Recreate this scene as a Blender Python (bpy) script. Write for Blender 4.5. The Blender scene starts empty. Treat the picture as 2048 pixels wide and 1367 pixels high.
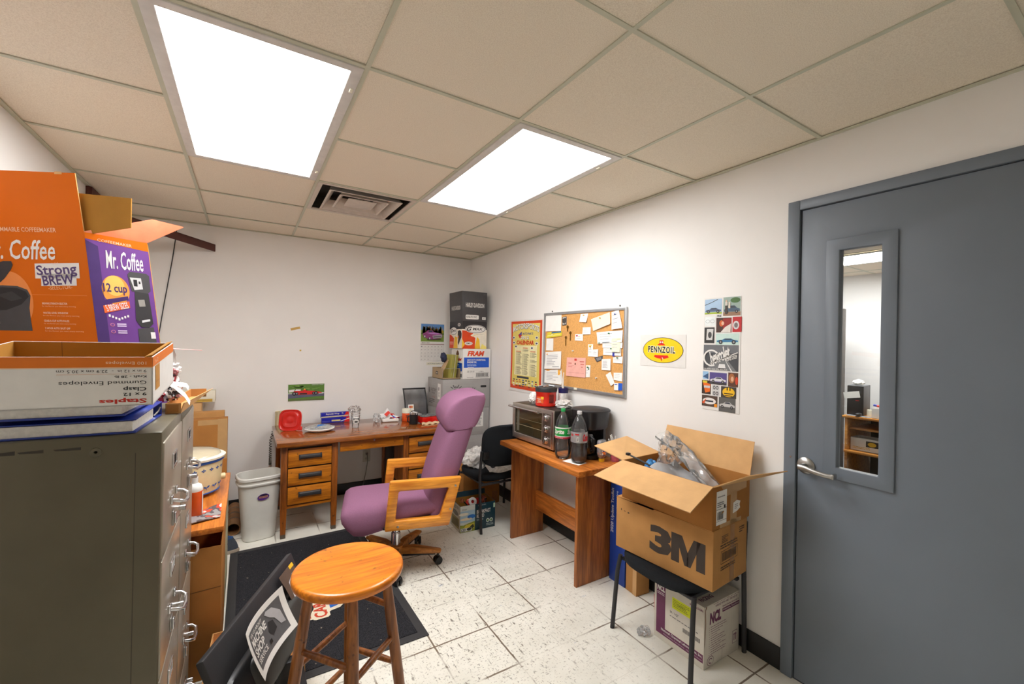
import bpy, bmesh, math, random
from math import sin, cos, pi, radians, atan2, sqrt
from mathutils import Vector, Matrix, noise
random.seed(7)
SC = bpy.context.scene
COL = SC.collection
PHI = radians

# ------------------------------------------------------------------ materials
def lin(c):
    o = []
    for x in c[:3]:
        x = x / 255.0
        o.append(x / 12.92 if x <= 0.04045 else ((x + 0.055) / 1.055) ** 2.4)
    return (o[0], o[1], o[2], 1.0)

class NT:
    def __init__(s, m):
        s.t = m.node_tree; s.n = s.t.nodes; s.l = s.t.links
    def add(s, kind, **kw):
        nd = s.n.new(kind)
        for k, v in kw.items():
            if k.startswith('i_'):
                nd.inputs[k[2:].replace('_', ' ')].default_value = v
            else:
                setattr(nd, k, v)
        return nd
    def link(s, a, b): s.l.new(a, b)
    def math(s, op, a, b=None):
        nd = s.n.new('ShaderNodeMath'); nd.operation = op
        for i, x in enumerate((a, b)):
            if x is None: continue
            if isinstance(x, (int, float)): nd.inputs[i].default_value = x
            else: s.l.new(x, nd.inputs[i])
        return nd.outputs[0]
    def mix(s, f, a, b):
        nd = s.n.new('ShaderNodeMix'); nd.data_type = 'RGBA'
        for i, x in ((0, f), (6, a), (7, b)):
            if isinstance(x, (int, float)): nd.inputs[i].default_value = x
            elif isinstance(x, tuple): nd.inputs[i].default_value = x
            else: s.l.new(x, nd.inputs[i])
        return nd.outputs[2]
    def ramp(s, f, pts):
        nd = s.n.new('ShaderNodeValToRGB')
        e = nd.color_ramp.elements
        while len(e) < len(pts): e.new(0.5)
        for k, (p, c) in enumerate(pts):
            e[k].position = p; e[k].color = c
        s.l.new(f, nd.inputs[0]); return nd.outputs[0]

def base(name, rough=0.5, metal=0.0, spec=0.5):
    m = bpy.data.materials.new(name); m.use_nodes = True
    t = NT(m); b = t.n['Principled BSDF']
    b.inputs['Roughness'].default_value = rough
    b.inputs['Metallic'].default_value = metal
    b.inputs['Specular IOR Level'].default_value = spec
    return m, t, b

def coord(t, scale=(1, 1, 1), loc=(0, 0, 0), rot=(0, 0, 0)):
    tc = t.n.new('ShaderNodeTexCoord'); mp = t.n.new('ShaderNodeMapping')
    mp.inputs['Scale'].default_value = scale; mp.inputs['Location'].default_value = loc
    mp.inputs['Rotation'].default_value = rot
    t.link(tc.outputs['Object'], mp.inputs['Vector']); return mp.outputs[0]

def plain(name, c, rough=0.5, metal=0.0, var=0.06, scale=25, bump=0.0, bscale=200, spec=0.5):
    """one colour with a light, object-anchored mottling and optional grain"""
    m, t, b = base(name, rough, metal, spec)
    co = coord(t)
    nz = t.add('ShaderNodeTexNoise'); nz.inputs['Scale'].default_value = scale; nz.inputs['Detail'].default_value = 4
    t.link(co, nz.inputs['Vector'])
    a = lin(c); d = tuple(x * (1 - var) for x in a[:3]) + (1,); e = tuple(min(1, x * (1 + var)) for x in a[:3]) + (1,)
    t.link(t.ramp(nz.outputs['Fac'], [(0.3, d), (0.7, e)]), b.inputs['Base Color'])
    if bump:
        n2 = t.add('ShaderNodeTexNoise'); n2.inputs['Scale'].default_value = bscale
        t.link(co, n2.inputs['Vector'])
        bp = t.add('ShaderNodeBump'); bp.inputs['Strength'].default_value = bump; bp.inputs['Distance'].default_value = 0.002
        t.link(n2.outputs['Fac'], bp.inputs['Height']); t.link(bp.outputs[0], b.inputs['Normal'])
    return m

def wood(name, c1, c2, axis='x', rough=0.35, fine=1.0, dark=None, coat=0.0):
    m, t, b = base(name, rough)
    s = {'x': (1.2, 14, 14), 'y': (14, 1.2, 14), 'z': (14, 14, 1.2)}[axis]
    co = coord(t, tuple(q * fine for q in s))
    nz = t.add('ShaderNodeTexNoise'); nz.inputs['Scale'].default_value = 2.2; nz.inputs['Detail'].default_value = 6; nz.inputs['Distortion'].default_value = 0.6
    t.link(co, nz.inputs['Vector'])
    col = t.ramp(nz.outputs['Fac'], [(0.32, lin(c2)), (0.52, lin(c1)), (0.75, lin(tuple(min(255, x * 1.08) for x in c1)))])
    n3 = t.add('ShaderNodeTexNoise'); n3.inputs['Scale'].default_value = 9; n3.inputs['Detail'].default_value = 8
    t.link(co, n3.inputs['Vector'])
    f = t.ramp(n3.outputs['Fac'], [(0.42, (1, 1, 1, 1)), (0.56, (0, 0, 0, 1))])
    col = t.mix(t.math('MULTIPLY', f, 0.45), col, lin(c2))
    if dark:
        n4 = t.add('ShaderNodeTexNoise'); n4.inputs['Scale'].default_value = 34; n4.inputs['Detail'].default_value = 3
        t.link(coord(t), n4.inputs['Vector'])
        g = t.ramp(n4.outputs['Fac'], [(0.66, (0, 0, 0, 1)), (0.72, (1, 1, 1, 1))])
        col = t.mix(t.math('MULTIPLY', g, 0.7), col, lin(dark))
    t.link(col, b.inputs['Base Color'])
    b.inputs['Coat Weight'].default_value = coat; b.inputs['Coat Roughness'].default_value = 0.15
    bp = t.add('ShaderNodeBump'); bp.inputs['Strength'].default_value = 0.08; bp.inputs['Distance'].default_value = 0.001
    t.link(n3.outputs['Fac'], bp.inputs['Height']); t.link(bp.outputs[0], b.inputs['Normal'])
    return m

def card(name, c):
    """corrugated cardboard: fine flutes and fibre mottling"""
    m, t, b = base(name, 0.82, 0, 0.2)
    n1 = t.add('ShaderNodeTexNoise'); n1.inputs['Scale'].default_value = 9; n1.inputs['Detail'].default_value = 5
    t.link(coord(t), n1.inputs['Vector'])
    n2 = t.add('ShaderNodeTexNoise'); n2.inputs['Scale'].default_value = 40
    t.link(coord(t, (1, 1, 12)), n2.inputs['Vector'])
    a = lin(c)
    col = t.ramp(n1.outputs['Fac'], [(0.3, tuple(x * 0.88 for x in a[:3]) + (1,)), (0.7, tuple(min(1, x * 1.07) for x in a[:3]) + (1,))])
    col = t.mix(t.math('MULTIPLY', n2.outputs['Fac'], 0.14), col, tuple(x * 0.6 for x in a[:3]) + (1,))
    t.link(col, b.inputs['Base Color'])
    return m

def clear(name, c=(240, 244, 246), alpha=0.25, rough=0.12, scale=45):
    """thin clear plastic film: mostly lets light through, with a surface gloss"""
    m, t, b = base(name, rough, 0, 0.5)
    n1 = t.add('ShaderNodeTexNoise'); n1.inputs['Scale'].default_value = scale; n1.inputs['Detail'].default_value = 3
    t.link(coord(t), n1.inputs['Vector'])
    b.inputs['Base Color'].default_value = lin(c)
    tr = t.n.new('ShaderNodeBsdfTransparent'); gl = t.n.new('ShaderNodeBsdfGlossy'); gl.inputs['Roughness'].default_value = rough
    fr = t.n.new('ShaderNodeFresnel'); fr.inputs[0].default_value = 1.4
    m1 = t.n.new('ShaderNodeMixShader'); m2 = t.n.new('ShaderNodeMixShader')
    t.link(t.ramp(n1.outputs['Fac'], [(0.3, (alpha * 0.7,) * 3 + (1,)), (0.7, (min(1, alpha * 1.4),) * 3 + (1,))]), m1.inputs[0])
    t.link(tr.outputs[0], m1.inputs[1]); t.link(b.outputs[0], m1.inputs[2])
    t.link(fr.outputs[0], m2.inputs[0]); t.link(m1.outputs[0], m2.inputs[1]); t.link(gl.outputs[0], m2.inputs[2])
    t.link(m2.outputs[0], t.n['Material Output'].inputs[0])
    return m

def emit(name, c, strength):
    m, t, b = base(name, 0.4)
    nz = t.add('ShaderNodeTexNoise'); nz.inputs['Scale'].default_value = 60
    t.link(coord(t), nz.inputs['Vector'])
    a = lin(c)
    t.link(t.ramp(nz.outputs['Fac'], [(0.2, tuple(x * .97 for x in a[:3]) + (1,)), (0.8, a)]), b.inputs['Emission Color'])
    b.inputs['Base Color'].default_value = a
    b.inputs['Emission Strength'].default_value = strength
    return m

def floor_mat():
    m, t, b = base('vinyl floor tile', 0.34, 0, 0.45)
    co = coord(t)
    sp = t.add('ShaderNodeSeparateXYZ'); t.link(co, sp.inputs[0])
    wob = t.add('ShaderNodeTexNoise'); wob.inputs['Scale'].default_value = 14; t.link(co, wob.inputs['Vector'])
    w = t.math('MULTIPLY', t.math('SUBTRACT', wob.outputs['Fac'], 0.5), 0.006)
    def seam(axis, off, size, width):
        v = t.math('DIVIDE', t.math('SUBTRACT', t.math('ADD', sp.outputs[axis], w), off), size)
        fr = t.math('ABSOLUTE', t.math('SUBTRACT', t.math('FRACT', v), 0.5))
        return t.math('GREATER_THAN', fr, 0.5 - width / size)
    big = t.add('ShaderNodeTexNoise'); big.inputs['Scale'].default_value = 2.3; big.inputs['Detail'].default_value = 2
    t.link(coord(t, loc=(3.1, 0.4, 0)), big.inputs['Vector'])
    # dirty area in the middle of the room
    dx = t.math('SUBTRACT', sp.outputs[0], 1.05); dy = t.math('SUBTRACT', sp.outputs[1], 2.15)
    dist = t.math('SQRT', t.math('ADD', t.math('MULTIPLY', dx, dx), t.math('MULTIPLY', t.math('MULTIPLY', dy, dy), 0.55)))
    area = t.ramp(dist, [(0.3, (1, 1, 1, 1)), (0.95, (0.05, 0.05, 0.05, 1))])
    n1 = t.add('ShaderNodeTexNoise'); n1.inputs['Scale'].default_value = 5; n1.inputs['Detail'].default_value = 5; t.link(co, n1.inputs['Vector'])
    col = t.ramp(n1.outputs['Fac'], [(0.3, lin((226, 224, 212))), (0.7, lin((242, 240, 230)))])
    # scattered grime specks and short scuffs
    def specks(scale, lo, hi, sx=1.0, sy=1.0, rot=0.0):
        k = t.add('ShaderNodeTexNoise'); k.inputs['Scale'].default_value = scale; k.inputs['Detail'].default_value = 3; k.inputs['Roughness'].default_value = 0.65
        t.link(coord(t, (sx, sy, 1), rot=(0, 0, rot)), k.inputs['Vector'])
        return t.ramp(k.outputs['Fac'], [(lo, (0, 0, 0, 1)), (hi, (1, 1, 1, 1))])
    f1 = t.math('MULTIPLY', specks(95, 0.60, 0.66), area)
    f2 = t.math('MULTIPLY', specks(60, 0.60, 0.66, 1.0, 0.35, 0.6), area)
    f3 = t.math('MULTIPLY', specks(80, 0.61, 0.67, 0.3, 1.0, 0.3), area)
    f4 = specks(30, 0.70, 0.74, 0.35, 1.0, 0.8)
    col = t.mix(t.math('MULTIPLY', f1, 0.75), col, lin((92, 76, 52)))
    col = t.mix(t.math('MULTIPLY', f2, 0.8), col, lin((84, 74, 58)))
    col = t.mix(t.math('MULTIPLY', f3, 0.7), col, lin((110, 98, 78)))
    col = t.mix(t.math('MULTIPLY', f4, 0.5), col, lin((120, 140, 175)))
    thin = t.math('MAXIMUM', seam(0, 1.398, 0.2985, 0.0016), seam(1, 2.246, 0.297, 0.0016))
    wide = t.math('MAXIMUM', seam(0, 1.398, 0.2985, 0.0042), seam(1, 2.246, 0.297, 0.0042))
    brk = t.ramp(big.outputs['Fac'], [(0.47, (0, 0, 0, 1)), (0.56, (1, 1, 1, 1))])
    col = t.mix(t.math('MULTIPLY', thin, 0.16), col, lin((130, 112, 84)))
    col = t.mix(t.math('MULTIPLY', t.math('MULTIPLY', wide, brk), 0.85), col, lin((88, 62, 28)))
    t.link(col, b.inputs['Base Color'])
    return m

def tile_mat():
    m, t, b = base('ceiling tile', 0.9, 0, 0.1)
    co = coord(t)
    n1 = t.add('ShaderNodeTexNoise'); n1.inputs['Scale'].default_value = 330; n1.inputs['Detail'].default_value = 2; t.link(co, n1.inputs['Vector'])
    n2 = t.add('ShaderNodeTexNoise'); n2.inputs['Scale'].default_value = 2; t.link(co, n2.inputs['Vector'])
    c = t.ramp(n1.outputs['Fac'], [(0.35, lin((224, 214, 196))), (0.6, lin((241, 233, 216)))])
    c = t.mix(t.math('MULTIPLY', n2.outputs['Fac'], 0.25), c, lin((230, 218, 196)))
    t.link(c, b.inputs['Base Color'])
    bp = t.add('ShaderNodeBump'); bp.inputs['Strength'].default_value = 0.25; bp.inputs['Distance'].default_value = 0.002
    t.link(n1.outputs['Fac'], bp.inputs['Height']); t.link(bp.outputs[0], b.inputs['Normal'])
    return m

def mat_rug():
    m, t, b = base('black ribbed carpet', 0.95, 0, 0.1)
    co = coord(t)
    n1 = t.add('ShaderNodeTexNoise'); n1.inputs['Scale'].default_value = 330; t.link(co, n1.inputs['Vector'])
    n2 = t.add('ShaderNodeTexNoise'); n2.inputs['Scale'].default_value = 46; n2.inputs['Detail'].default_value = 3; t.link(co, n2.inputs['Vector'])
    c = t.ramp(n1.outputs['Fac'], [(0.35, lin((26, 26, 29))), (0.65, lin((58, 58, 62)))])
    f = t.ramp(n2.outputs['Fac'], [(0.715, (0, 0, 0, 1)), (0.74, (1, 1, 1, 1))])
    c = t.mix(t.math('MULTIPLY', f, 0.8), c, lin((150, 140, 124)))
    t.link(c, b.inputs['Base Color'])
    bp = t.add('ShaderNodeBump'); bp.inputs['Strength'].default_value = 0.6; bp.inputs['Distance'].default_value = 0.004
    t.link(n1.outputs['Fac'], bp.inputs['Height']); t.link(bp.outputs[0], b.inputs['Normal'])
    return m

_pl = {}
def P(c, rough=0.6, **kw):
    """ink or plastic of one colour, made once"""
    k = (tuple(c), rough, tuple(sorted(kw.items())))
    if k not in _pl: _pl[k] = plain('tone %d %d %d' % tuple(c), c, rough, **kw)
    return _pl[k]

M = dict(
    wall=plain('wall paint', (238, 236, 233), 0.7, var=0.015, scale=4, bump=0.05, bscale=240, spec=0.3),
    tile=tile_mat(), floor=floor_mat(), rug=mat_rug(),
    grid=plain('ceiling grid paint', (196, 198, 178), 0.5, var=0.02),
    base=plain('black cove base', (24, 24, 26), 0.4, var=0.1),
    door=plain('blue grey door paint', (111, 120, 131), 0.42, var=0.025, scale=6),
    olive=plain('olive enamel steel', (98, 92, 74), 0.36, 0.15, var=0.08, scale=7),
    olive2=plain('lit olive drawer front', (168, 160, 145), 0.3, 0.3, var=0.08, scale=8),  # lighter than the case: reflected light on the fronts is put into the colour
    chrome=plain('bright metal', (215, 215, 218), 0.22, 1.0, var=0.03),
    nickel=plain('brushed nickel', (176, 174, 170), 0.33, 1.0, var=0.05, scale=60),
    steel=plain('stainless steel', (186, 176, 166), 0.3, 0.75, var=0.05, scale=30),
    black=plain('black plastic', (26, 26, 28), 0.38, var=0.08),
    black2=plain('satin black plastic', (42, 42, 45), 0.5, var=0.08),
    rubber=plain('rubber', (48, 48, 50), 0.7),
    blackfab=plain('black fabric', (34, 37, 41), 0.9, var=0.2, scale=420, bump=0.3, bscale=500, spec=0.2),
    purple=plain('plum wool fabric', (146, 102, 130), 0.95, var=0.12, scale=380, bump=0.35, bscale=600, spec=0.15),
    oak=wood('golden oak', (232, 154, 50), (190, 108, 24), 'x', 0.35, coat=0.2),
    oakz=wood('golden oak upright', (222, 146, 52), (176, 98, 24), 'z', 0.35, coat=0.2),
    oakdark=wood('brown oak base', (196, 128, 54), (146, 86, 30), 'x', 0.4),
    stoolseat=wood('worn stool seat', (230, 134, 20), (184, 92, 10), 'x', 0.3, 0.8, dark=(92, 48, 20), coat=0.3),
    stoolleg=wood('brown stool leg', (160, 98, 44), (108, 60, 24), 'z', 0.35, dark=(58, 32, 16), coat=0.2),
    desk=wood('old oak desk', (196, 118, 22), (140, 74, 8), 'x', 0.4, dark=(86, 44, 16)),
    deskz=wood('old oak desk leg', (156, 86, 24), (98, 50, 12), 'z', 0.4, dark=(66, 36, 16)),
    desktop=wood('varnished desk top', (158, 92, 36), (112, 58, 16), 'x', 0.16, dark=(92, 52, 22), coat=0.6),
    table=wood('walnut laminate', (178, 106, 46), (120, 64, 22), 'z', 0.4, 0.8),
    tabley=wood('walnut laminate top', (200, 120, 50), (144, 76, 24), 'y', 0.35, 0.8),
    ldesk=wood('orange laminate top', (206, 122, 44), (164, 84, 22), 'y', 0.35),
    card=card('brown cardboard', (190, 140, 84)),
    card2=card('darker brown cardboard', (168, 114, 58)),
    cardlt=card('pale inner cardboard', (214, 170, 118)),
    cardin=card('ochre cardboard', (172, 122, 50)),
    tape=plain('tan packing tape', (186, 148, 100), 0.3, var=0.05),
    white=plain('white card', (228, 226, 222), 0.6, var=0.03),
    paper=plain('white paper', (240, 239, 234), 0.8, var=0.02),
    cream=plain('cream paper', (232, 228, 208), 0.8, var=0.03),
    film=clear('clear film', alpha=0.28), film2=clear('faint clear plastic', alpha=0.05, rough=0.04, scale=6),
    smoke=clear('smoked clear plastic', (84, 86, 90), alpha=0.45, rough=0.1, scale=5),
    milk=clear('milky plastic', (236, 234, 230), alpha=0.75, rough=0.4),
    cork=plain('cork', (216, 160, 92), 0.95, var=0.14, scale=130, bump=0.3, bscale=260),
    alu=plain('aluminium trim', (176, 178, 180), 0.4, 0.7, var=0.04),
    ink=plain('black ink', (28, 26, 27), 0.6),
    maroon=plain('maroon painted steel', (84, 40, 32), 0.55, var=0.1),
    trash=plain('white bin plastic', (214, 213, 206), 0.45, var=0.04, scale=12),
)

# ------------------------------------------------------------------ mesh building
_tx = {}
def text_mesh(s, bold, shear, space):
    k = (s, bold, shear, space)
    if k in _tx: return _tx[k]
    cu = bpy.data.curves.new('t', 'FONT'); cu.body = s; cu.size = 1.0
    cu.offset = bold; cu.shear = shear; cu.space_character = space; cu.resolution_u = 2
    o = bpy.data.objects.new('t', cu); COL.objects.link(o)
    dg = bpy.context.evaluated_depsgraph_get()
    me = bpy.data.meshes.new_from_object(o.evaluated_get(dg))
    vs = [(v.co.x, v.co.y) for v in me.vertices]; fs = [tuple(p.vertices) for p in me.polygons]
    bpy.data.objects.remove(o); bpy.data.meshes.remove(me); bpy.data.curves.remove(cu)
    x0 = min(v[0] for v in vs); x1 = max(v[0] for v in vs); y0 = min(v[1] for v in vs); y1 = max(v[1] for v in vs)
    r = ([((v[0] - x0) / (x1 - x0), (v[1] - y0) / (y1 - y0)) for v in vs], fs, (x1 - x0) / (y1 - y0))
    _tx[k] = r; return r

def frame(o, u, v):
    u = Vector(u).normalized(); n = u.cross(Vector(v)).normalized(); v = n.cross(u)
    m = Matrix.Identity(4)
    for i in range(3):
        m[i][0] = u[i]; m[i][1] = v[i]; m[i][2] = n[i]; m[i][3] = o[i]
    return m
def T(x, y, z): return Matrix.Translation((x, y, z))
def RX(a): return Matrix.Rotation(radians(a), 4, 'X')
def RY(a): return Matrix.Rotation(radians(a), 4, 'Y')
def RZ(a): return Matrix.Rotation(radians(a), 4, 'Z')

class MB:
    """collects shapes of one part; build() links them as ONE mesh object"""
    def __init__(s): s.v = []; s.f = []; s.m = []; s.mats = []
    def mi(s, m):
        if m not in s.mats: s.mats.append(m)
        return s.mats.index(m)
    def raw(s, vs, fs, mat, X=None):
        b = len(s.v); k = s.mi(mat)
        for v in vs:
            v = Vector(v); s.v.append(X @ v if X else v)
        for f in fs: s.f.append(tuple(b + i for i in f)); s.m.append(k)
        return s
    def bm(s, bm, mat, X=None):
        bm.verts.ensure_lookup_table(); bm.verts.index_update()
        s.raw([v.co.copy() for v in bm.verts], [tuple(v.index for v in f.verts) for f in bm.faces], mat, X); bm.free(); return s
    def box(s, a, b, mat, bev=0.0, X=None, seg=2):
        bm = bmesh.new(); bmesh.ops.create_cube(bm, size=1)
        c = [(a[i] + b[i]) / 2 for i in range(3)]; d = [abs(b[i] - a[i]) for i in range(3)]
        for v in bm.verts: v.co = Vector((c[0] + v.co.x * d[0], c[1] + v.co.y * d[1], c[2] + v.co.z * d[2]))
        if bev: bmesh.ops.bevel(bm, geom=bm.edges[:], offset=min(bev, min(d) * 0.45), segments=seg, affect='EDGES', profile=0.5)
        return s.bm(bm, mat, X)
    def prism(s, poly, d0, d1, mat, X=None, bev=0.0, top=None):
        """poly in the frame's xy, from z=d0 to z=d1 (top: another outline of the same length)"""
        n = len(poly); bm = bmesh.new()
        A = [bm.verts.new((p[0], p[1], d0)) for p in poly]; B = [bm.verts.new((p[0], p[1], d1)) for p in (top or poly)]
        bm.faces.new(A[::-1]); bm.faces.new(B)
        for i in range(n): bm.faces.new((A[i], A[(i + 1) % n], B[(i + 1) % n], B[i]))
        bmesh.ops.recalc_face_normals(bm, faces=bm.faces)
        if bev: bmesh.ops.bevel(bm, geom=bm.edges[:], offset=bev, segments=2, affect='EDGES', profile=0.5)
        return s.bm(bm, mat, X)
    def ring(s, outer, inner, d0, d1, mat, X=None, bev=0.0):
        n = len(outer); bm = bmesh.new()
        L = [[bm.verts.new((p[0], p[1], d)) for p in q] for q in (outer, inner) for d in (d0, d1)]
        O0, O1, I0, I1 = L
        for i in range(n):
            j = (i + 1) % n
            for q in ((O0[i], O0[j], O1[j], O1[i]), (I0[j], I0[i], I1[i], I1[j]), (O1[i], O1[j], I1[j], I1[i]), (O0[j], O0[i], I0[i], I0[j])): bm.faces.new(q)
        bmesh.ops.recalc_face_normals(bm, faces=bm.faces)
        if bev: bmesh.ops.bevel(bm, geom=[e for e in bm.edges if e.calc_face_angle(0) > 0.6], offset=bev, segments=2, affect='EDGES', profile=0.5)
        return s.bm(bm, mat, X)
    def loft(s, rings, mat, X=None, closed=True, caps=True):
        n = len(rings[0]); vs = [p for r in rings for p in r]; fs = []
        for k in range(len(rings) - 1):
            for i in range(n if closed else n - 1):
                j = (i + 1) % n
                fs.append((k * n + i, k * n + j, (k + 1) * n + j, (k + 1) * n + i))
        if caps and closed:
            fs.append(tuple(range(n))[::-1]); fs.append(tuple((len(rings) - 1) * n + i for i in range(n)))
        return s.raw(vs, fs, mat, X)
    def tube(s, pts, r, mat, seg=10, X=None, closed=False, caps=True, flat=None):
        pts = [Vector(p) for p in pts]; n = len(pts); rings = []; up = None
        for i, p in enumerate(pts):
            a = pts[(i - 1) % n] if (closed or i > 0) else p; b = pts[(i + 1) % n] if (closed or i < n - 1) else p
            d = (b - a).normalized()
            if up is None:
                up = Vector((0, 0, 1)) if abs(d.z) < 0.9 else Vector((1, 0, 0))
            x = up.cross(d)
            if x.length < 1e-6: x = Vector((0, 1, 0)).cross(d)
            x.normalize(); y = d.cross(x); up = y
            rr = r[i] if isinstance(r, (list, tuple)) else r
            fy = rr if flat is None else flat
            rings.append([p + x * rr * cos(2 * pi * k / seg) + y * fy * sin(2 * pi * k / seg) for k in range(seg)])
        if closed: rings.append(rings[0])
        return s.loft(rings, mat, X, True, caps and not closed)
    def lathe(s, prof, mat, seg=24, X=None, caps=True, a0=0, sx=1, sy=1):
        rings = [[(max(r, 1e-5) * cos(a0 + 2 * pi * k / seg) * sx, max(r, 1e-5) * sin(a0 + 2 * pi * k / seg) * sy, z) for k in range(seg)] for r, z in prof]
        return s.loft(rings, mat, X, True, caps)
    def ball(s, c, r, mat, X=None, sub=2):
        bm = bmesh.new(); bmesh.ops.create_icosphere(bm, subdivisions=sub, radius=1)
        rr = r if isinstance(r, (tuple, list)) else (r, r, r)
        for v in bm.verts: v.co = Vector((c[0] + v.co.x * rr[0], c[1] + v.co.y * rr[1], c[2] + v.co.z * rr[2]))
        return s.bm(bm, mat, X)
    def crumple(s, c, r, mat, amp=0.35, fr=2.2, seed=0, sub=4, floor=None, X=None):
        bm = bmesh.new(); bmesh.ops.create_icosphere(bm, subdivisions=sub, radius=1)
        for v in bm.verts:
            d = v.co.normalized(); q = d * fr + Vector((seed * 7.3, seed * 3.1, seed))
            k = 1 + amp * noise.noise(q) + amp * 0.55 * abs(noise.noise(q * 2.7)) + amp * 0.3 * noise.noise(q * 6)
            v.co = Vector((c[0] + d.x * r[0] * k, c[1] + d.y * r[1] * k, c[2] + d.z * r[2] * k))
            if floor is not None: v.co.z = max(v.co.z, floor)
        return s.bm(bm, mat, X)
    def sheet(s, fn, nu, nv, mat, th=0.0008, X=None):
        """thin sheet: fn(u,v) -> point, u,v in 0..1"""
        g = [[Vector(fn(i / nu, j / nv)) for j in range(nv + 1)] for i in range(nu + 1)]
        top, bot = [], []
        for i in range(nu + 1):
            for j in range(nv + 1):
                a = g[min(i + 1, nu)][j] - g[max(i - 1, 0)][j]; b = g[i][min(j + 1, nv)] - g[i][max(j - 1, 0)]
                n = a.cross(b)
                n = n.normalized() if n.length > 1e-12 else Vector((0, 0, 1))
                top.append(g[i][j] + n * th / 2); bot.append(g[i][j] - n * th / 2)
        W = nv + 1; N = len(top); fs = []
        for i in range(nu):
            for j in range(nv):
                q = (i * W + j, (i + 1) * W + j, (i + 1) * W + j + 1, i * W + j + 1)
                fs.append(q); fs.append(tuple(N + k for k in q[::-1]))
        edge = [i * W for i in range(nu + 1)] + [nu * W + j for j in range(1, W)] + [i * W + nv for i in range(nu - 1, -1, -1)] + [j for j in range(nv - 1, 0, -1)]
        for a, b in zip(edge, edge[1:] + edge[:1]): fs.append((b, a, N + a, N + b))
        return s.raw(top + bot, fs, mat, X)
    # --- printing on a face: F maps (x,y) to the face, layer lifts it off by a hair
    def poly(s, F, pts, mat, layer=1, eps=0.0004):
        return s.raw([(p[0], p[1], eps * layer) for p in pts], [tuple(range(len(pts)))], mat, F)
    def rect(s, F, x0, y0, x1, y1, mat, layer=1, eps=0.0004):
        return s.poly(F, [(x0, y0), (x1, y0), (x1, y1), (x0, y1)], mat, layer, eps)
    def oval(s, F, cx, cy, rx, ry, mat, layer=1, n=32, rot=0.0, eps=0.0004):
        c, d = cos(rot), sin(rot)
        return s.poly(F, [(cx + rx * cos(2 * pi * k / n) * c - ry * sin(2 * pi * k / n) * d, cy + rx * cos(2 * pi * k / n) * d + ry * sin(2 * pi * k / n) * c) for k in range(n)], mat, layer, eps)
    def text(s, F, txt, x0, y0, x1, y1, mat, layer=2, bold=0.0, shear=0.0, space=1.0, rot=0.0, fit=True, eps=0.0004, arc=0.0):
        vs, fs, asp = text_mesh(txt, bold, shear, space)
        w, h = x1 - x0, y1 - y0
        if not fit: w = min(w, h * asp); 
        c, d = cos(rot), sin(rot); out = []
        for a, b in vs:
            px, py = (a - 0.5) * w, (b - 0.5) * h + arc * (0.25 - (a - 0.5) ** 2) * 4
            out.append(((x0 + x1) / 2 + px * c - py * d, (y0 + y1) / 2 + px * d + py * c, eps * layer))
        return s.raw(out, fs, mat, F)
    def smallprint(s, F, x0, y0, x1, y1, rows, mat, layer=2, seed=1, fill=0.5, ragged=True, eps=0.0004):
        rnd = random.Random(seed); dy = (y1 - y0) / rows
        for r in range(rows):
            y = y1 - (r + 0.5) * dy; x = x0; xe = x1 - ((x1 - x0) * rnd.random() * 0.45 if ragged else 0)
            while x < xe:
                w = min((0.05 + 0.12 * rnd.random()) * (x1 - x0), xe - x)
                s.rect(F, x, y - dy * fill / 2, x + w, y + dy * fill / 2, mat, layer, eps); x += w + 0.022 * (x1 - x0)
        return s
    def barcode(s, F, x0, y0, x1, y1, mat, layer=2, seed=3, n=24):
        rnd = random.Random(seed); x = x0; st = (x1 - x0) / n
        while x < x1 - st * 0.5:
            w = st * (0.35 + 0.5 * rnd.random()); s.rect(F, x, y0, min(x + w, x1), y1, mat, layer); x += w + st * (0.25 + 0.4 * rnd.random())
        return s
    def stroke(s, F, pts, w, mat, layer=2, eps=0.0004):
        pts = [Vector((p[0], p[1])) for p in pts]; L, R = [], []
        for i, p in enumerate(pts):
            d = pts[min(i + 1, len(pts) - 1)] - pts[max(i - 1, 0)]
            d = d.normalized() if d.length else Vector((1, 0)); n = Vector((-d.y, d.x)) * w / 2
            L.append(p + n); R.append(p - n)
        for i in range(len(pts) - 1): s.poly(F, [R[i], R[i + 1], L[i + 1], L[i]], mat, layer, eps)
        return s
    def build(s, name, parent=None, loc=None, ang=40, label=None):
        me = bpy.data.meshes.new(name)
        me.from_pydata([tuple(v) for v in s.v], [], s.f)
        for m in s.mats: me.materials.append(m)
        me.polygons.foreach_set('material_index', s.m)
        me.polygons.foreach_set('use_smooth', [True] * len(s.f))
        me.update()
        try: me.set_sharp_from_angle(angle=radians(ang))
        except Exception: pass
        o = bpy.data.objects.new(name, me); COL.objects.link(o)
        if parent: o.parent = parent
        if loc: o.location = loc
        if label: o['label'] = label
        return o

def tag(o, label, cat, group=None):
    o['label'] = label; o['category'] = cat
    if group: o['group'] = group
    return o
def thing(name, label, cat, loc=(0, 0, 0), rz=0.0, group=None, rot=None):
    o = bpy.data.objects.new(name, None); COL.objects.link(o); o.empty_display_size = 0.05
    o.location = loc; o.rotation_euler = rot if rot else (0, 0, radians(rz))
    return tag(o, label, cat, group)
def one(mb, name, label, cat, loc=None, rz=0.0, group=None, rot=None, ang=40):
    o = mb.build(name, None, loc, ang); o.rotation_euler = rot if rot else (0, 0, radians(rz))
    return tag(o, label, cat, group)
def struct(mb, name, loc=None):
    o = mb.build(name, None, loc); o['kind'] = 'structure'; return o
def kids(o): return [c for c in bpy.data.objects if c.parent == o]
def copy_tree(o, parent=None):
    c = o.copy(); COL.objects.link(c)
    if parent: c.parent = parent
    for ch in kids(o): copy_tree(ch, c)
    return c
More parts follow.
